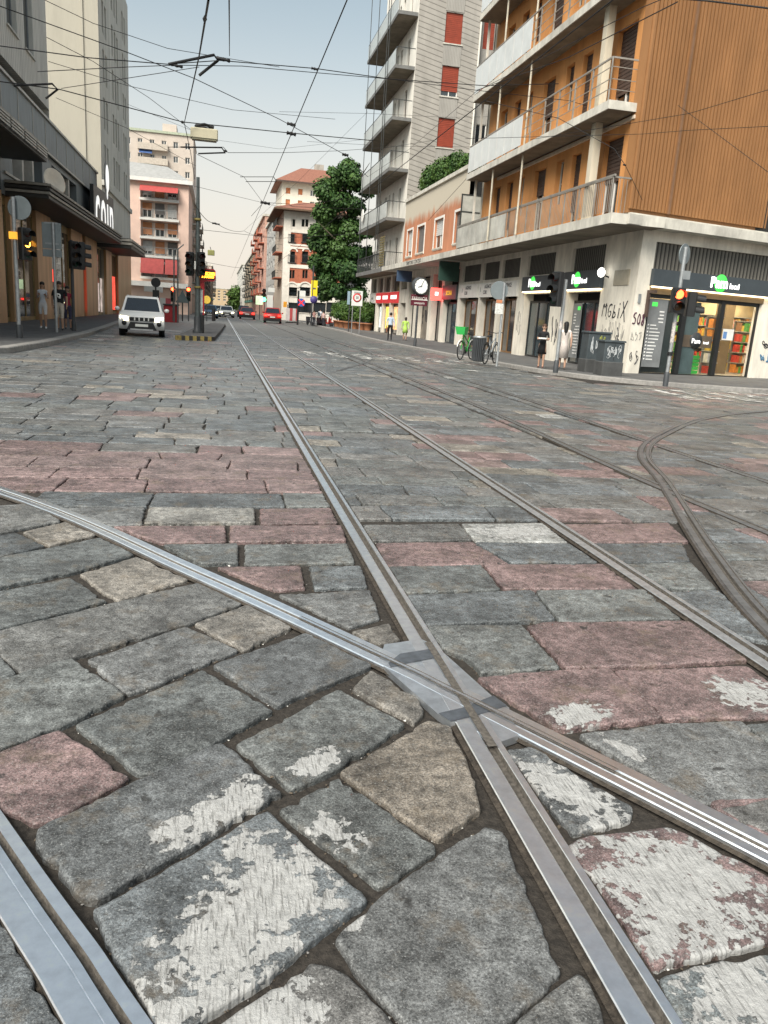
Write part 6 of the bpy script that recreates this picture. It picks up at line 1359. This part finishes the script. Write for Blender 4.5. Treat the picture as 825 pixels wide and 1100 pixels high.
    if dress:
        col, z1, z0, fl = dress; d = MB(); prof = [(.135*k, 1.34*s), (.13*k, 1.22*s), (.115*k, 1.08*s), (.15*k, .93*s), (.17*k*fl, z0*s), (.15*k*fl, z0*s)] if z1 > 1 else [(.125*k, .99*s), (.15*k, .9*s), (.165*k*fl, z0*s), (.14*k*fl, z0*s)]
        d.lathe((0, 0, 0), (0, 0, 1), prof, 18); o = d.build('dress' if z1 > 1 else 'skirt', M('cloth_%02d%02d%02d' % tuple(int(c*99) for c in col), col, .85, var=.12, scale=9), t)
    if carry: carry(t, s)
    return t
person('woman in a white top and white shorts with long dark hair on the left pavement', 47, 353, 302.5, rad(8), (.45, .27, .18), (.015, .01, .008), (.62, .64, .68), (.7, .7, .7), (.75, .75, .75), 'short', 'bare', .14, None, .25, 'phone', .15, .82, None, None, None, .42)
def tee(t, s): m = MB(); m.lathe((0, -.128*s, 1.22*s), (0, -1, 0), [(0.03*s, 0), (.075*s, 0), (.075*s, .006*s), (.03*s, .006*s)], 12); m.box(-.08*s, -.01*s, -.135*s, -.13*s, 1.26*s, 1.30*s).box(.0, .07*s, -.135*s, -.13*s, 1.12*s, 1.2*s); m.build('shirt_print', WHITE, t)
person('man in a black printed t-shirt and pale shorts on the left pavement', 65, 355, 302, rad(0), (.42, .25, .17), (.03, .02, .015), (.012, .012, .014), (.55, .48, .40), (.06, .06, .06), 'short', 'short', .08, None, 0, 'walk', .15, 1.12, tee, None, None, .52)
person('person in dark red walking close behind the man in the black t-shirt', 73.5, 354, 307, rad(10), (.40, .24, .17), (.02, .015, .012), (.30, .03, .05), (.05, .05, .09), (.05, .05, .05), 'short', 'short', .1, None, .15, 'walk', .15, .85)
def bag(t, s): b = MB(); b.bbox(.17*s, .25*s, -.2*s, .12*s, .5*s, .82*s, .02); o = b.build('shoulder_bag', M('bag_brown', (.22, .09, .05), .6), t); h = MB(); h.tube([(.21*s, -.12*s, .82*s), (.21*s, -.04*s, .98*s), (.21*s, .06*s, .82*s)], .01*s); h.build('strap', BLACK, o)
person('man in a pale blue shirt and black trousers walking away along the shops', 418.3, 365.8, 335.5, rad(172), (.4, .25, .18), (.02, .015, .012), (.45, .55, .68), (.015, .015, .02), (.01, .01, .01), 'long', 'long', .1, None, 0, 'walk', .11, 1.0, bag)
person('person in a lime green jacket standing by the shop window', 434.5, 366, 340.5, rad(170), (.4, .25, .18), (.02, .015, .012), (.40, .62, .12), (.40, .62, .12), (.2, .15, .1), 'bare', 'long', .04, ((.40, .62, .12), 1.3, .58, 1.12), .08, 'walk', .11, 1.15)
def parcel(t, s): b = MB(); b.bbox(-.16*s, .16*s, -.42*s, -.2*s, 1.14*s, 1.19*s, .01); b.build('white_box', WHITE, t)
person('woman in a short black dress carrying a flat white box', 580.3, 395.5, 347.5, rad(-28), (.44, .27, .19), (.07, .035, .02), (.012, .012, .013), (.012, .012, .013), (.12, .05, .04), 'bare', 'short', .10, ((.012, .012, .013), 1.3, .56, 1.15), .06, 'hold', .11, .92, parcel)
def sbag(t, s): b = MB(); b.bbox(.14*s, .22*s, -.12*s, .1*s, .82*s, 1.0*s, .015); b.build('handbag', BLACK, t)
person('woman in a pale patterned dress with long black hair behind the signal post', 603, 397, 345, rad(160), (.44, .27, .19), (.008, .008, .008), (.68, .62, .58), (.5, .45, .42), (.6, .55, .5), 'bare', 'bare', .08, ((.60, .54, .50), 1.3, .42, 1.12), .34, 'walk', .11, 1.0, sbag)
for px, pyb, pyt, tc, lb in ((337, 350, 333, (.4, .22, .2), 'person in a reddish top among the scooters'), (343.5, 350, 331.5, (.65, .66, .7), 'person in a white shirt standing behind the scooters'), (347, 351, 334, (.5, .35, .33), 'person in a pale pink top near the planters')):
    person(lb, px, pyb, pyt, rad(150), (.42, .26, .18), (.02, .015, .012), tc, (.03, .03, .04), (.02, .02, .02), 'long', 'short', .05, None, 0, 'walk', .05, 1.05)
# ============================================================ far right: signs, barriers, planters, tree
t, p = post(334.3, 349.5, 300, 'slim dark lamp post with a yellow banner before the brick building', 'lamp post', .07, DGREY, .1, 'lamp_post'); MB().tube([(p.x, p.y, .1), (p.x, p.y, ztop(333, 285, p))], .08).build('shaft', DGREY, t)
a, b = onY(334.5, 301, p.y), onY(340.5, 318.5, p.y); q = MB().box(a.x, b.x, p.y-.06, p.y-.0, b.z, a.z).build('banner', M('banner_yellow', (.72, .55, .02), .6, var=.05, emit=.1), t); MB().box(a.x+.15, b.x-.15, p.y-.064, p.y-.061, (a.z+b.z)/2-.1, (a.z+b.z)/2+.06).build('print', INKD, q)
c = onY(337, 322, p.y); mb = MB(); mb.lathe((c.x, p.y-.1, c.z), (0, -1, 0), [(0, 0), (.38, 0), (.38, .03), (0, .03)], 20); mb.build('purple_disc', M('disc_purple', (.08, .06, .22), .5), t)
t, p = post(319.5, 349, 312, 'black post with a red cross sign and a small white board', 'road sign', .1, BLACK, .1, 'road_sign'); a, b = onY(321, 312, p.y), onY(328, 319, p.y); MB().box(a.x, b.x, p.y-.05, p.y, b.z, a.z).build('board', M('sign_white', (.7, .72, .7), .5), t); c = onY(323.5, 325, p.y); r = .34; m = M('cross_red', (.65, .03, .03), .5, var=.05, emit=.3); MB().disc((c.x, p.y-.06, c.z), (0, 1, 0), .4, .03).build('disc', M('disc_blue', (.05, .12, .4), .5), t); x = MB(); x.prism([(c.x-.32, p.y-.1, c.z-.24), (c.x-.24, p.y-.1, c.z-.32), (c.x+.32, p.y-.1, c.z+.24), (c.x+.24, p.y-.1, c.z+.32)], (0, .02, 0)); x.prism([(c.x-.32, p.y-.13, c.z+.24), (c.x-.24, p.y-.13, c.z+.32), (c.x+.32, p.y-.13, c.z-.24), (c.x+.24, p.y-.13, c.z-.32)], (0, .02, 0)); x.build('cross', m, t)
t, p = post(289.5, 343.5, 322, 'tall white rectangular sign post right of the green signal', 'sign', .05, DGREY, 0, 'shop_totem'); a, b = onY(287, 317, p.y), onY(293, 333, p.y); MB().bbox(a.x, b.x, p.y-.1, p.y+.1, b.z, a.z, .02).build('panel', WHITE, t); a, b = onY(288, 309, p.y), onY(295, 314, p.y); MB().bbox(a.x, b.x, p.y-.1, p.y+.1, b.z, a.z, .02).build('panel', WHITE, t)
p = gz(283.5, 343.5, 0); t = thing('traffic_signal', 'far traffic light showing green on the right side of the street', 'traffic light', tuple(p)); c = onY(283.5, 320, p.y); pole(t, p, c.z+.4, .06, DGREY, False); signal_head(t, (c.x, p.y-.1, c.z+.35), (0, -1), None, 2, 3, .55, .27)
p = gz(278.5, 343.5, 0); t = thing('shop_totem', 'small lit pharmacy sign with a green and pale panel at the right kerb', 'sign', tuple(p)); c = onY(278.5, 323, p.y); MB().tube([p, (p.x, p.y, c.z)], .05).build('pole', DGREY, t); MB().bbox(c.x-.45, c.x+.45, p.y-.1, p.y+.1, c.z-.5, c.z+.6, .03).build('panel', M('pharm_panel', (.5, .65, .4), .5, var=.3, emit=.5), t)
for i, (px, c) in enumerate(((309, 'white'), (312, 'red'), (315.5, 'white'), (318.5, 'red'))):
    p = gz(px, 346.8, 0); t = thing('barrier', 'red and white works barrier, number %s from the brick corner' % ['first', 'second', 'third', 'fourth'][i], 'barrier', tuple(p), 'works barriers before the brick building'); t['label'] = ['pale works barrier at the foot of the brick corner pier', 'red works barrier right next to the brick corner pier', 'pale works barrier in the middle of the barrier row', 'red works barrier beside the black post'][i]
    mb = MB(); mb.bbox(p.x-.22, p.x+.22, p.y-.05, p.y+.05, .25, 1.7, .02); mb.build('panel', M('barrier_'+c, (.7, .62, .6) if c == 'white' else (.6, .10, .10), .6), t); MB().box(p.x-.24, p.x+.24, p.y-.2, p.y+.2, 0, .1).build('foot', BLACK, t)
p = gz(308.5, 345.5, 0); t = thing('post_box', 'small orange box on a post by the brick corner', 'box', tuple(p)); c = onY(306, 327, p.y); MB().tube([p, (p.x, p.y, c.z)], .05).build('pole', DGREY, t); MB().bbox(c.x-.2, c.x+.25, p.y-.2, p.y-.05, c.z-.35, c.z+.35, .02).build('case', M('box_orange', (.75, .33, .03), .5, emit=.1), t)
LEAFS = []
def leaf_mat(name, c1, c2):
    m = M(name, c1, .55, var=.3, scale=1.6, spec=.3); t = m.node_tree; b = t.nodes['Principled BSDF']; o = b.inputs['Base Color'].links[0].from_socket
    a = nd(t, 'ShaderNodeAttribute', attribute_name='tint'); x = nd(t, 'ShaderNodeMix', data_type='RGBA'); t.links.new(a.outputs['Fac'], x.inputs['Factor']); t.links.new(o, x.inputs['A']); x.inputs['B'].default_value = (*c2, 1); t.links.new(x.outputs['Result'], b.inputs['Base Color'])
    b.inputs['Transmission Weight'].default_value = 0; return m
LFD = leaf_mat('leaves_dark', (.022, .062, .016), (.095, .17, .04)); LFH = leaf_mat('leaves_hedge', (.03, .075, .016), (.10, .17, .03))
def leaves(name, clumps, n, size, mat, parent, seed=1):
    """clumps: (center, radii, weight); small two-face leaves through the volume, denser at the shell"""
    r = random.Random(seed); vs = []; fs = []; ti = []; tot = sum(c[2] for c in clumps)
    for c, R_, w in clumps:
        base = r.uniform(0, .55)
        for _ in range(int(n*w/tot)):
            d = V((r.gauss(0, 1), r.gauss(0, 1), r.gauss(0, 1))).normalized(); q = r.random()**.45; p = V(c)+V((d.x*R_[0], d.y*R_[1], d.z*R_[2]))*q*r.uniform(.8, 1.12)
            nrm = (d+V((r.uniform(-.9, .9), r.uniform(-.9, .9), r.uniform(-.3, 1)))).normalized(); a = nrm.orthogonal().normalized(); a = (a*math.cos(r.random()*6)+nrm.cross(a)*math.sin(r.random()*6)).normalized(); b_ = nrm.cross(a); L_ = size*r.uniform(.6, 1.3); w_ = L_*.42
            o = len(vs); vs += [p-a*L_*.5, p+b_*w_-nrm*L_*.08, p+a*L_*.5, p-b_*w_-nrm*L_*.08]; fs += [(o, o+1, o+2), (o, o+2, o+3)]; tv = min(1, max(0, base+r.uniform(-.2, .3))); ti += [tv, tv]
    o0 = V(parent['_o']); me = bpy.data.meshes.new(name); me.from_pydata([tuple(v-o0) for v in vs], [], fs); me.materials.append(mat); at = me.attributes.new('tint', 'FLOAT', 'FACE'); at.data.foreach_set('value', ti); me.update()
    o = bpy.data.objects.new(name, me); C.objects.link(o); o.parent = parent; return o
BARK = M('bark', (.11, .09, .065), .9, var=.4, scale=7, streak=5, bump=.6)
def tree(label, base, H, cr, clumps, n, size, seed, mat=None):
    t = thing('street_tree', label, 'tree', tuple(base)); b = V(base); r = random.Random(seed)
    mb = MB(); mb.tube([b, b+V((.1, 0, H*.2)), b+V((-.1, .1, H*.45)), b+V((.1, 0, H*.75)), b+V((0, 0, H*.93))], [cr*.10, cr*.08, cr*.065, cr*.035, .03], 9)
    for i in range(11):
        z = H*(.25+.055*i); a = i*2.4; l = cr*r.uniform(.55, .9); s = b+V((0, 0, z)); mb.tube([s, s+V((math.cos(a)*l*.5, math.sin(a)*l*.5, l*.35)), s+V((math.cos(a)*l, math.sin(a)*l, l*.75))], [cr*.035, cr*.022, .02], 6)
    mb.build('trunk', BARK, t); leaves('crown', clumps, n, size, mat or LFD, t, seed); return t
# big plane tree: clumps placed on its photographed outline, spread in depth
Yt = 98; cl = []
for px, py, rp in ((366, 190, 13), (376, 182, 13), (384, 196, 15), (352, 205, 14), (366, 214, 17), (384, 222, 16), (348, 228, 15), (338, 248, 9), (356, 244, 18), (376, 246, 18), (392, 250, 13), (345, 262, 15), (338, 281, 10), (362, 270, 19), (384, 274, 17), (348, 284, 15), (369, 292, 18), (388, 297, 14), (352, 302, 13), (367, 312, 14), (383, 314, 12), (351, 315, 9), (395, 205, 12), (396, 275, 12), (371, 178, 8), (358, 187, 8)):
    for k in range(3):
        r = random.Random(px*7+k); Yk = Yt+r.uniform(-3.2, 3.2); c = onY(px+r.uniform(-4, 4), py+r.uniform(-4, 4), Yk); rr = rp*Yk/860*r.uniform(.5, .95); cl.append((tuple(c), (rr, rr, rr*.85), rr**2))
b = onY(368, 344, Yt); tree('tall dense dark green tree between the brick building and the pale balcony block', (b.x, Yt, .1), 19, 4.6, cl, 52000, .36, 5)
c = onY(253, 322, 330); cl = [((c.x+dx*2, 330+dx, c.z+dz*2), (2.6, 2.6, 2.4), 1) for dx, dz in ((0, 0), (.8, .8), (-.6, 1), (0, 1.8), (.8, -1), (-.7, -1), (.2, -2))]; tree('small green tree at the far end of the street', (c.x, 330, 0), onY(253, 311, 330).z, 3.5, cl, 3000, .8, 6, LFH)
# roof hedge on the low house, edge at y 46..62
t = thing('roof_hedge', 'dense green hedge growing along the roof edge of the terracotta house', 'hedge', (14.9, 54, 10)); cl = []
r = random.Random(3)
for i in range(30): y = 49.2+i*.43; h = min(1, (y-48)/6); cl.append(((14.7+r.uniform(-.35, .8), y, 10.5+h*.75+r.uniform(-.2, .3)), (.75, .65, .55+.35*h), 1)); 
leaves('foliage', cl, 22000, .17, LFH, t, 9); st = MB()
for i in range(16): st.tube([(14.7, 49.5+i*.8, 9.9), (14.8, 49.6+i*.8, 11)], .025)
st.build('stems', BARK, t)
# potted hedge in front of the tree
POT = M('terracotta_pot', (.32, .14, .07), .8)
for i, (px, pb) in enumerate(((362, 351), (367, 352), (373, 353), (381, 353.5), (388, 354.5), (395, 355))):
    p = gz(px, pb, .11); lb = ['potted hedge bush at the left end of the planter row', 'potted hedge bush second from the left in the planter row', 'potted hedge bush just left of the narrow edge-on sign', 'potted hedge bush behind the zone sign', 'potted hedge bush right of the zone sign', 'potted hedge bush half hidden by the balcony block corner'][i]
    t = thing('planter', lb, 'planter', tuple(p), 'potted hedge bushes on the right pavement'); mb = MB(); mb.lathe(p, (0, 0, 1), [(.32, 0), (.42, .55), (.46, .56), (.46, .66), (.38, .66), (.36, .55), (0, .55)], 14); mb.build('pot', POT, t); s = Yk = p.y/860
    cl = [((p.x+dx*.4, p.y+dy*.4, 1.25+dz), (.55, .55, .5), 1) for dx, dy, dz in ((0, 0, 0), (.7, .3, .25), (-.7, -.2, .2), (0, .5, .75), (.5, -.5, .7), (-.5, .2, .8), (0, 0, 1.1))]; leaves('foliage', cl, 2600, .16, LFH, t, 20+i)
# ============================================================ overhead wires and lamp
WIRE = M('wire_black', (.012, .012, .013), .6)
def wire(label, pts, r=.012, sag=0., fit=(), name='overhead_wire', pts3=None, n=14):
    """pts: (px, py, distance along the street) -> points in the air"""
    P = [onY(*q) for q in pts] if pts3 is None else [V(q) for q in pts3]; out = []
    for i in range(len(P)-1):
        for k in range(n): s = k/n; out.append(P[i]+(P[i+1]-P[i])*s-V((0, 0, sag*4*s*(1-s))))
    out.append(P[-1]); mb = MB(); mb.tube(out, r*.75, 5, False, True)
    for (px, py, Y, L_, rr) in fit:
        c = onY(px, py, Y); mb.lathe(c-V((L_/2, 0, 0)), (1, 0, -.1), [(0, 0), (rr, .02), (rr*.6, L_*.3), (rr, L_*.5), (rr*.6, L_*.7), (rr, L_-.02), (0, L_)], 8)
    o = mb.build(name, WIRE, None, out[0]); return tag(o, label, 'wire', 'overhead tram wires')
wire('straight contact wire running down the street above the nearer track', None, .014, 0, (), pts3=[(1.79, 1.5, 6.0), (1.79, 60, 6.0), (1.79, 140, 6.0)], n=30)
wire('straight contact wire above the right-hand track', None, .014, 0, (), pts3=[(5.3, 4, 6.0), (5.6, 60, 6.0), (5.6, 140, 6.0)], n=30)
wire('thick cross wire from the left facade down past the hanging lamp to the balconies', [(-20, 85, 24), (64, 96, 26), (196, 131, 28), (313, 143, 30), (400, 151, 33)], .020, 0, ((219, 136, 28.5, .6, .05), (313, 143, 30, .35, .07)))
wire('upper cross wire from the left edge past the centre strut to the orange house', [(-10, 48, 20), (94, 62, 21), (180, 69, 22), (236, 65, 22), (338, 73.5, 23.5), (420, 85, 25), (520, 92, 27), (600, 90, 28)], .016, 0, ((240, 63, 22, .35, .05), (338, 73.5, 23.5, .2, .04)))
wire('second cross wire just below the upper one, running to the orange balcony', [(40, 77, 21.5), (137, 72, 22), (190, 70, 22), (260, 71, 23), (338, 78, 24), (420, 85, 25.2), (512, 97, 27), (610, 108, 29), (700, 132, 30)], .013, 0, ((190, 70, 22, .3, .04),))
wire('long wire falling from the top left across the sky to the insulator', [(-10, 3, 18), (136, 56, 21), (208, 84, 23), (300, 128, 27), (372, 167, 31), (395, 190, 34)], .014, 0, ((313, 133, 28, .3, .06), (371, 166, 31, .25, .06)))
wire('thin wire from the left facade rising to the centre strut', [(66, 95, 26), (137, 84, 24), (214, 72, 22.5)], .012)
wire('thin low wire falling from the left facade to the tram pole', [(60, 105, 26), (137, 138, 29), (210, 178, 36)], .010)
wire('thin sagging wire from the tram pole towards the brick building', [(209, 219, 36.5), (231, 239, 55), (262, 248, 80), (292, 255, 118)], .02, .25, ((232, 240, 55, .5, .06),))
wire('wire rising from the tram pole top to the upper edge of the view', [(209, 192, 36), (205, 165, 33), (198, 132, 29), (214, 60, 14), (224, 0, 8)], .016, 0, ((220, 20, 9.6, .05, .04), (196, 131, 28, .1, .05)))
wire('vertical-looking wire dropping from the top of the view to the strut', [(246, -10, 9), (246.5, 60, 22)], .012)
wire('low cross wire from the tram pole to the balcony block', [(180, 158, 33), (240, 158, 33.5), (245, 164, 34), (304, 164, 40), (365, 162, 44), (420, 158, 52), (470, 150, 60)], .014, 0, ((242, 162, 33.7, .15, .05),))
wire('wire slanting from the strut down the sky to the lower frame', [(212, 166, 34), (262, 190, 44), (282, 217, 50)], .014)
wire('small triangular wire frame in the sky left of the tree', [(258, 190, 44), (294, 190, 44), (297, 195, 44.5), (264, 195, 44.2)], .022)
wire('cross wire holding the lower insulator left of the red roof', [(270, 232, 62), (283, 217.5, 52), (310, 219, 54), (314, 222, 55), (400, 225, 62)], .02, 0, ((285, 217.5, 52, .6, .1),))
wire('thin far cross wire low over the street', [(209, 246, 60), (300, 256, 80), (400, 250, 75)], .02)
wire('thin far cross wire lowest over the street', [(212, 280, 75), (250, 287, 90), (290, 290, 110)], .02)
wire('wire crossing the brown ribbed wall to the balcony corner', [(512, 97, 27), (610, 62, 20), (728, 2, 14)], .014)
wire('thick wire curving from the balconies to the top right corner', [(395, 190, 58), (440, 160, 50), (512, 98, 32), (690, 8, 17), (780, -30, 13)], .012)
wire('heavy wire across the top right corner of the brown wall', [(700, -4, 14), (760, 1, 13.5), (850, 12, 13)], .02)
wire('wire across the brown wall rising to the right edge', [(570, 150, 27), (680, 132, 22), (740, 122, 20), (840, 92, 17)], .010)
wire('nearly level wire low across the brown wall', [(500, 149, 28), (690, 144, 23), (740, 140, 21), (840, 135, 18)], .010)
wire('wire slanting down the brown wall to the right edge', [(728, 113, 22), (765, 140, 20), (840, 196, 17)], .010)
wire('thin wire from the balcony to the corner insulator on the brown wall', [(520, 108, 27), (600, 127, 25), (660, 160, 23.5), (672, 178, 23.2), (690, 215, 24)], .012, 0, ((671, 177, 23.2, .12, .03),))
wire('thin wire from the terracotta wall up to the balcony', [(460, 237, 50), (500, 193, 45), (513, 172, 42)], .015)
for lb, pts in (('fine wire across the top of the beige flank into the sky', [(48, 0, 22), (100, 25, 23), (180, 52, 25), (300, 72, 30)]), ('fine wire low across the beige flank towards the hanging lamp', [(52, 66, 26), (137, 92, 28), (250, 118, 33), (360, 128, 38)]), ('fine level wire crossing the lower balconies of the pale block', [(300, 120, 45), (400, 122, 48), (480, 126, 50), (560, 125, 48)]),
  ('fine level wire under the lowest red shutter of the tiled wall', [(330, 152, 48), (420, 157, 50), (520, 158, 45)]), ('fine wire from the beige flank down to the traffic island pole', [(50, 40, 22), (100, 66, 24), (160, 105, 28), (206, 140, 33)]), ('fine wire sagging across the sky above the pink building', [(137, 112, 50), (230, 150, 55), (300, 160, 60), (390, 150, 62)]),
  ('fine wire between the tram pole and the balcony block at mid height', [(209, 200, 36), (300, 222, 50), (390, 212, 58)]), ('fine wire rising past the hip-roofed house to the balcony block', [(262, 248, 80), (320, 195, 65), (395, 120, 58)])): wire(lb, pts, .011)
# struts of the wire carrier at the centre of the sky
def strut(label, pts, r): o = MB().tube([onY(*q) for q in pts], r, 6).build('wire_strut', WIRE, None, onY(*pts[0])); return tag(o, label, 'strut', 'struts of the wire carriers')
strut('bent black strut hanging near the top centre of the sky', [(181, 69, 21.8), (230, 59, 22), (234, 65, 22.2), (214, 81, 22.4)], .035)
strut('bent pale strut in front of the beige flank on the left', [(15, 92, 25), (56, 90, 25.8), (62, 96, 26), (49, 106, 26)], .03)
strut('bent strut just below the hanging street lamp', [(194, 158, 33), (238, 158.5, 33.3), (242, 164, 33.6), (213, 165, 33.8)], .03)
# hanging street lamp
p = onY(219.5, 143, 28.5); t = thing('hanging_lamp', 'cream street lamp box hanging from the cross wire', 'street lamp', tuple(p)); w = 13*28.5/850; MB().bbox(p.x-w, p.x+w, p.y-.2, p.y+.2, p.z-.18, p.z+.12, .03).build('housing', M('lamp_cream', (.50, .46, .33), .5, var=.1), t); MB().box(p.x-w*.9, p.x+w*.9, p.y-.17, p.y+.17, p.z-.23, p.z-.183).build('diffuser', M('lamp_diffuser', (.32, .30, .2), .4), t)
mb = MB(); mb.tube([(p.x-w*.6, p.y, p.z+.2), (p.x, p.y, p.z+.26), (p.x+w*.7, p.y, p.z+.2)], .05); mb.tube([(p.x-w*.4, p.y, p.z+.12), (p.x-w*.4, p.y, p.z+.22)], .02).tube([(p.x+w*.4, p.y, p.z+.12), (p.x+w*.4, p.y, p.z+.22)], .02); mb.build('hanger', WIRE, t)
p = onY(226.8, 271.5, 75); t = thing('hanging_lamp', 'small far street lamp hanging over the road beyond the display', 'street lamp', tuple(p)); MB().bbox(p.x-.3, p.x+.3, p.y-.3, p.y+.3, p.z-.22, p.z+.22, .05).build('housing', M('lamp_olive', (.22, .22, .08), .5), t); MB().tube([(p.x, p.y, p.z+.2), (p.x-.1, p.y, p.z+.5)], .03).build('hanger', WIRE, t)
# small litter in the joints: paint flakes and a scrap
# ============================================================ light
wd = bpy.data.worlds.new('World'); SC.world = wd; wd.use_nodes = True; nt = wd.node_tree; bg = nt.nodes['Background']
SUN_EL, SUN_AZ = 46., 219.     # broad sun set high behind the camera, from the left, added as sky fill
sky = nt.nodes.new('ShaderNodeTexSky'); sky.sky_type = 'NISHITA'; sky.sun_disc = False; sky.sun_elevation = rad(SUN_EL); sky.sun_rotation = rad(SUN_AZ); sky.air_density = 1.0; sky.dust_density = 2.2; sky.ozone_density = 1.2
hs_ = nt.nodes.new('ShaderNodeHueSaturation'); hs_.inputs['Saturation'].default_value = .5; nt.links.new(sky.outputs[0], hs_.inputs['Color']); tc_ = nt.nodes.new('ShaderNodeTexCoord'); sp_ = nt.nodes.new('ShaderNodeSeparateXYZ'); nt.links.new(tc_.outputs['Generated'], sp_.inputs[0])
mr_ = nt.nodes.new('ShaderNodeMapRange'); mr_.interpolation_type = 'SMOOTHSTEP'; mr_.inputs['From Min'].default_value = .36; mr_.inputs['From Max'].default_value = .0; mr_.inputs['To Max'].default_value = .85; nt.links.new(sp_.outputs['Z'], mr_.inputs['Value'])
mx_ = nt.nodes.new('ShaderNodeMix'); mx_.data_type = 'RGBA'; nt.links.new(mr_.outputs[0], mx_.inputs['Factor']); tn_ = nt.nodes.new('ShaderNodeMix'); tn_.data_type = 'RGBA'; tn_.blend_type = 'MULTIPLY'; tn_.inputs['Factor'].default_value = 1; tn_.inputs['B'].default_value = (.96, 1.04, .97, 1); nt.links.new(hs_.outputs[0], tn_.inputs['A']); nt.links.new(tn_.outputs['Result'], mx_.inputs['A']); mx_.inputs['B'].default_value = (6.0, 5.3, 4.6, 1)   # evening haze near the horizon
nt.links.new(mx_.outputs['Result'], bg.inputs['Color']); bg.inputs['Strength'].default_value = .064
sl = bpy.data.lights.new('sun', 'SUN'); sl.energy = 2.2; sl.angle = rad(36); sl.color = (1, .93, .84); so = bpy.data.objects.new('sun', sl); C.objects.link(so)
d = V((math.sin(rad(SUN_AZ))*math.cos(rad(SUN_EL)), math.cos(rad(SUN_AZ))*math.cos(rad(SUN_EL)), math.sin(rad(SUN_EL)))); so.rotation_euler = d.to_track_quat('Z', 'Y').to_euler()
SC.view_settings.view_transform = 'Standard'; SC.view_settings.look = 'None'; SC.view_settings.exposure = 1.38; SC.view_settings.gamma = 1
SC.cycles.max_bounces = 6; SC.cycles.sample_clamp_indirect = 2.0; SC.cycles.caustics_reflective = False; SC.cycles.caustics_refractive = False; SC.cycles.use_denoising = True; SC.cycles.denoiser = 'OPENIMAGEDENOISE'; SC.cycles.denoising_input_passes = 'RGB_ALBEDO_NORMAL'; SC.cycles.denoising_prefilter = 'NONE'
# custom properties used while building are not needed any more
for o in list(C.objects):
    if '_o' in o: del o['_o']
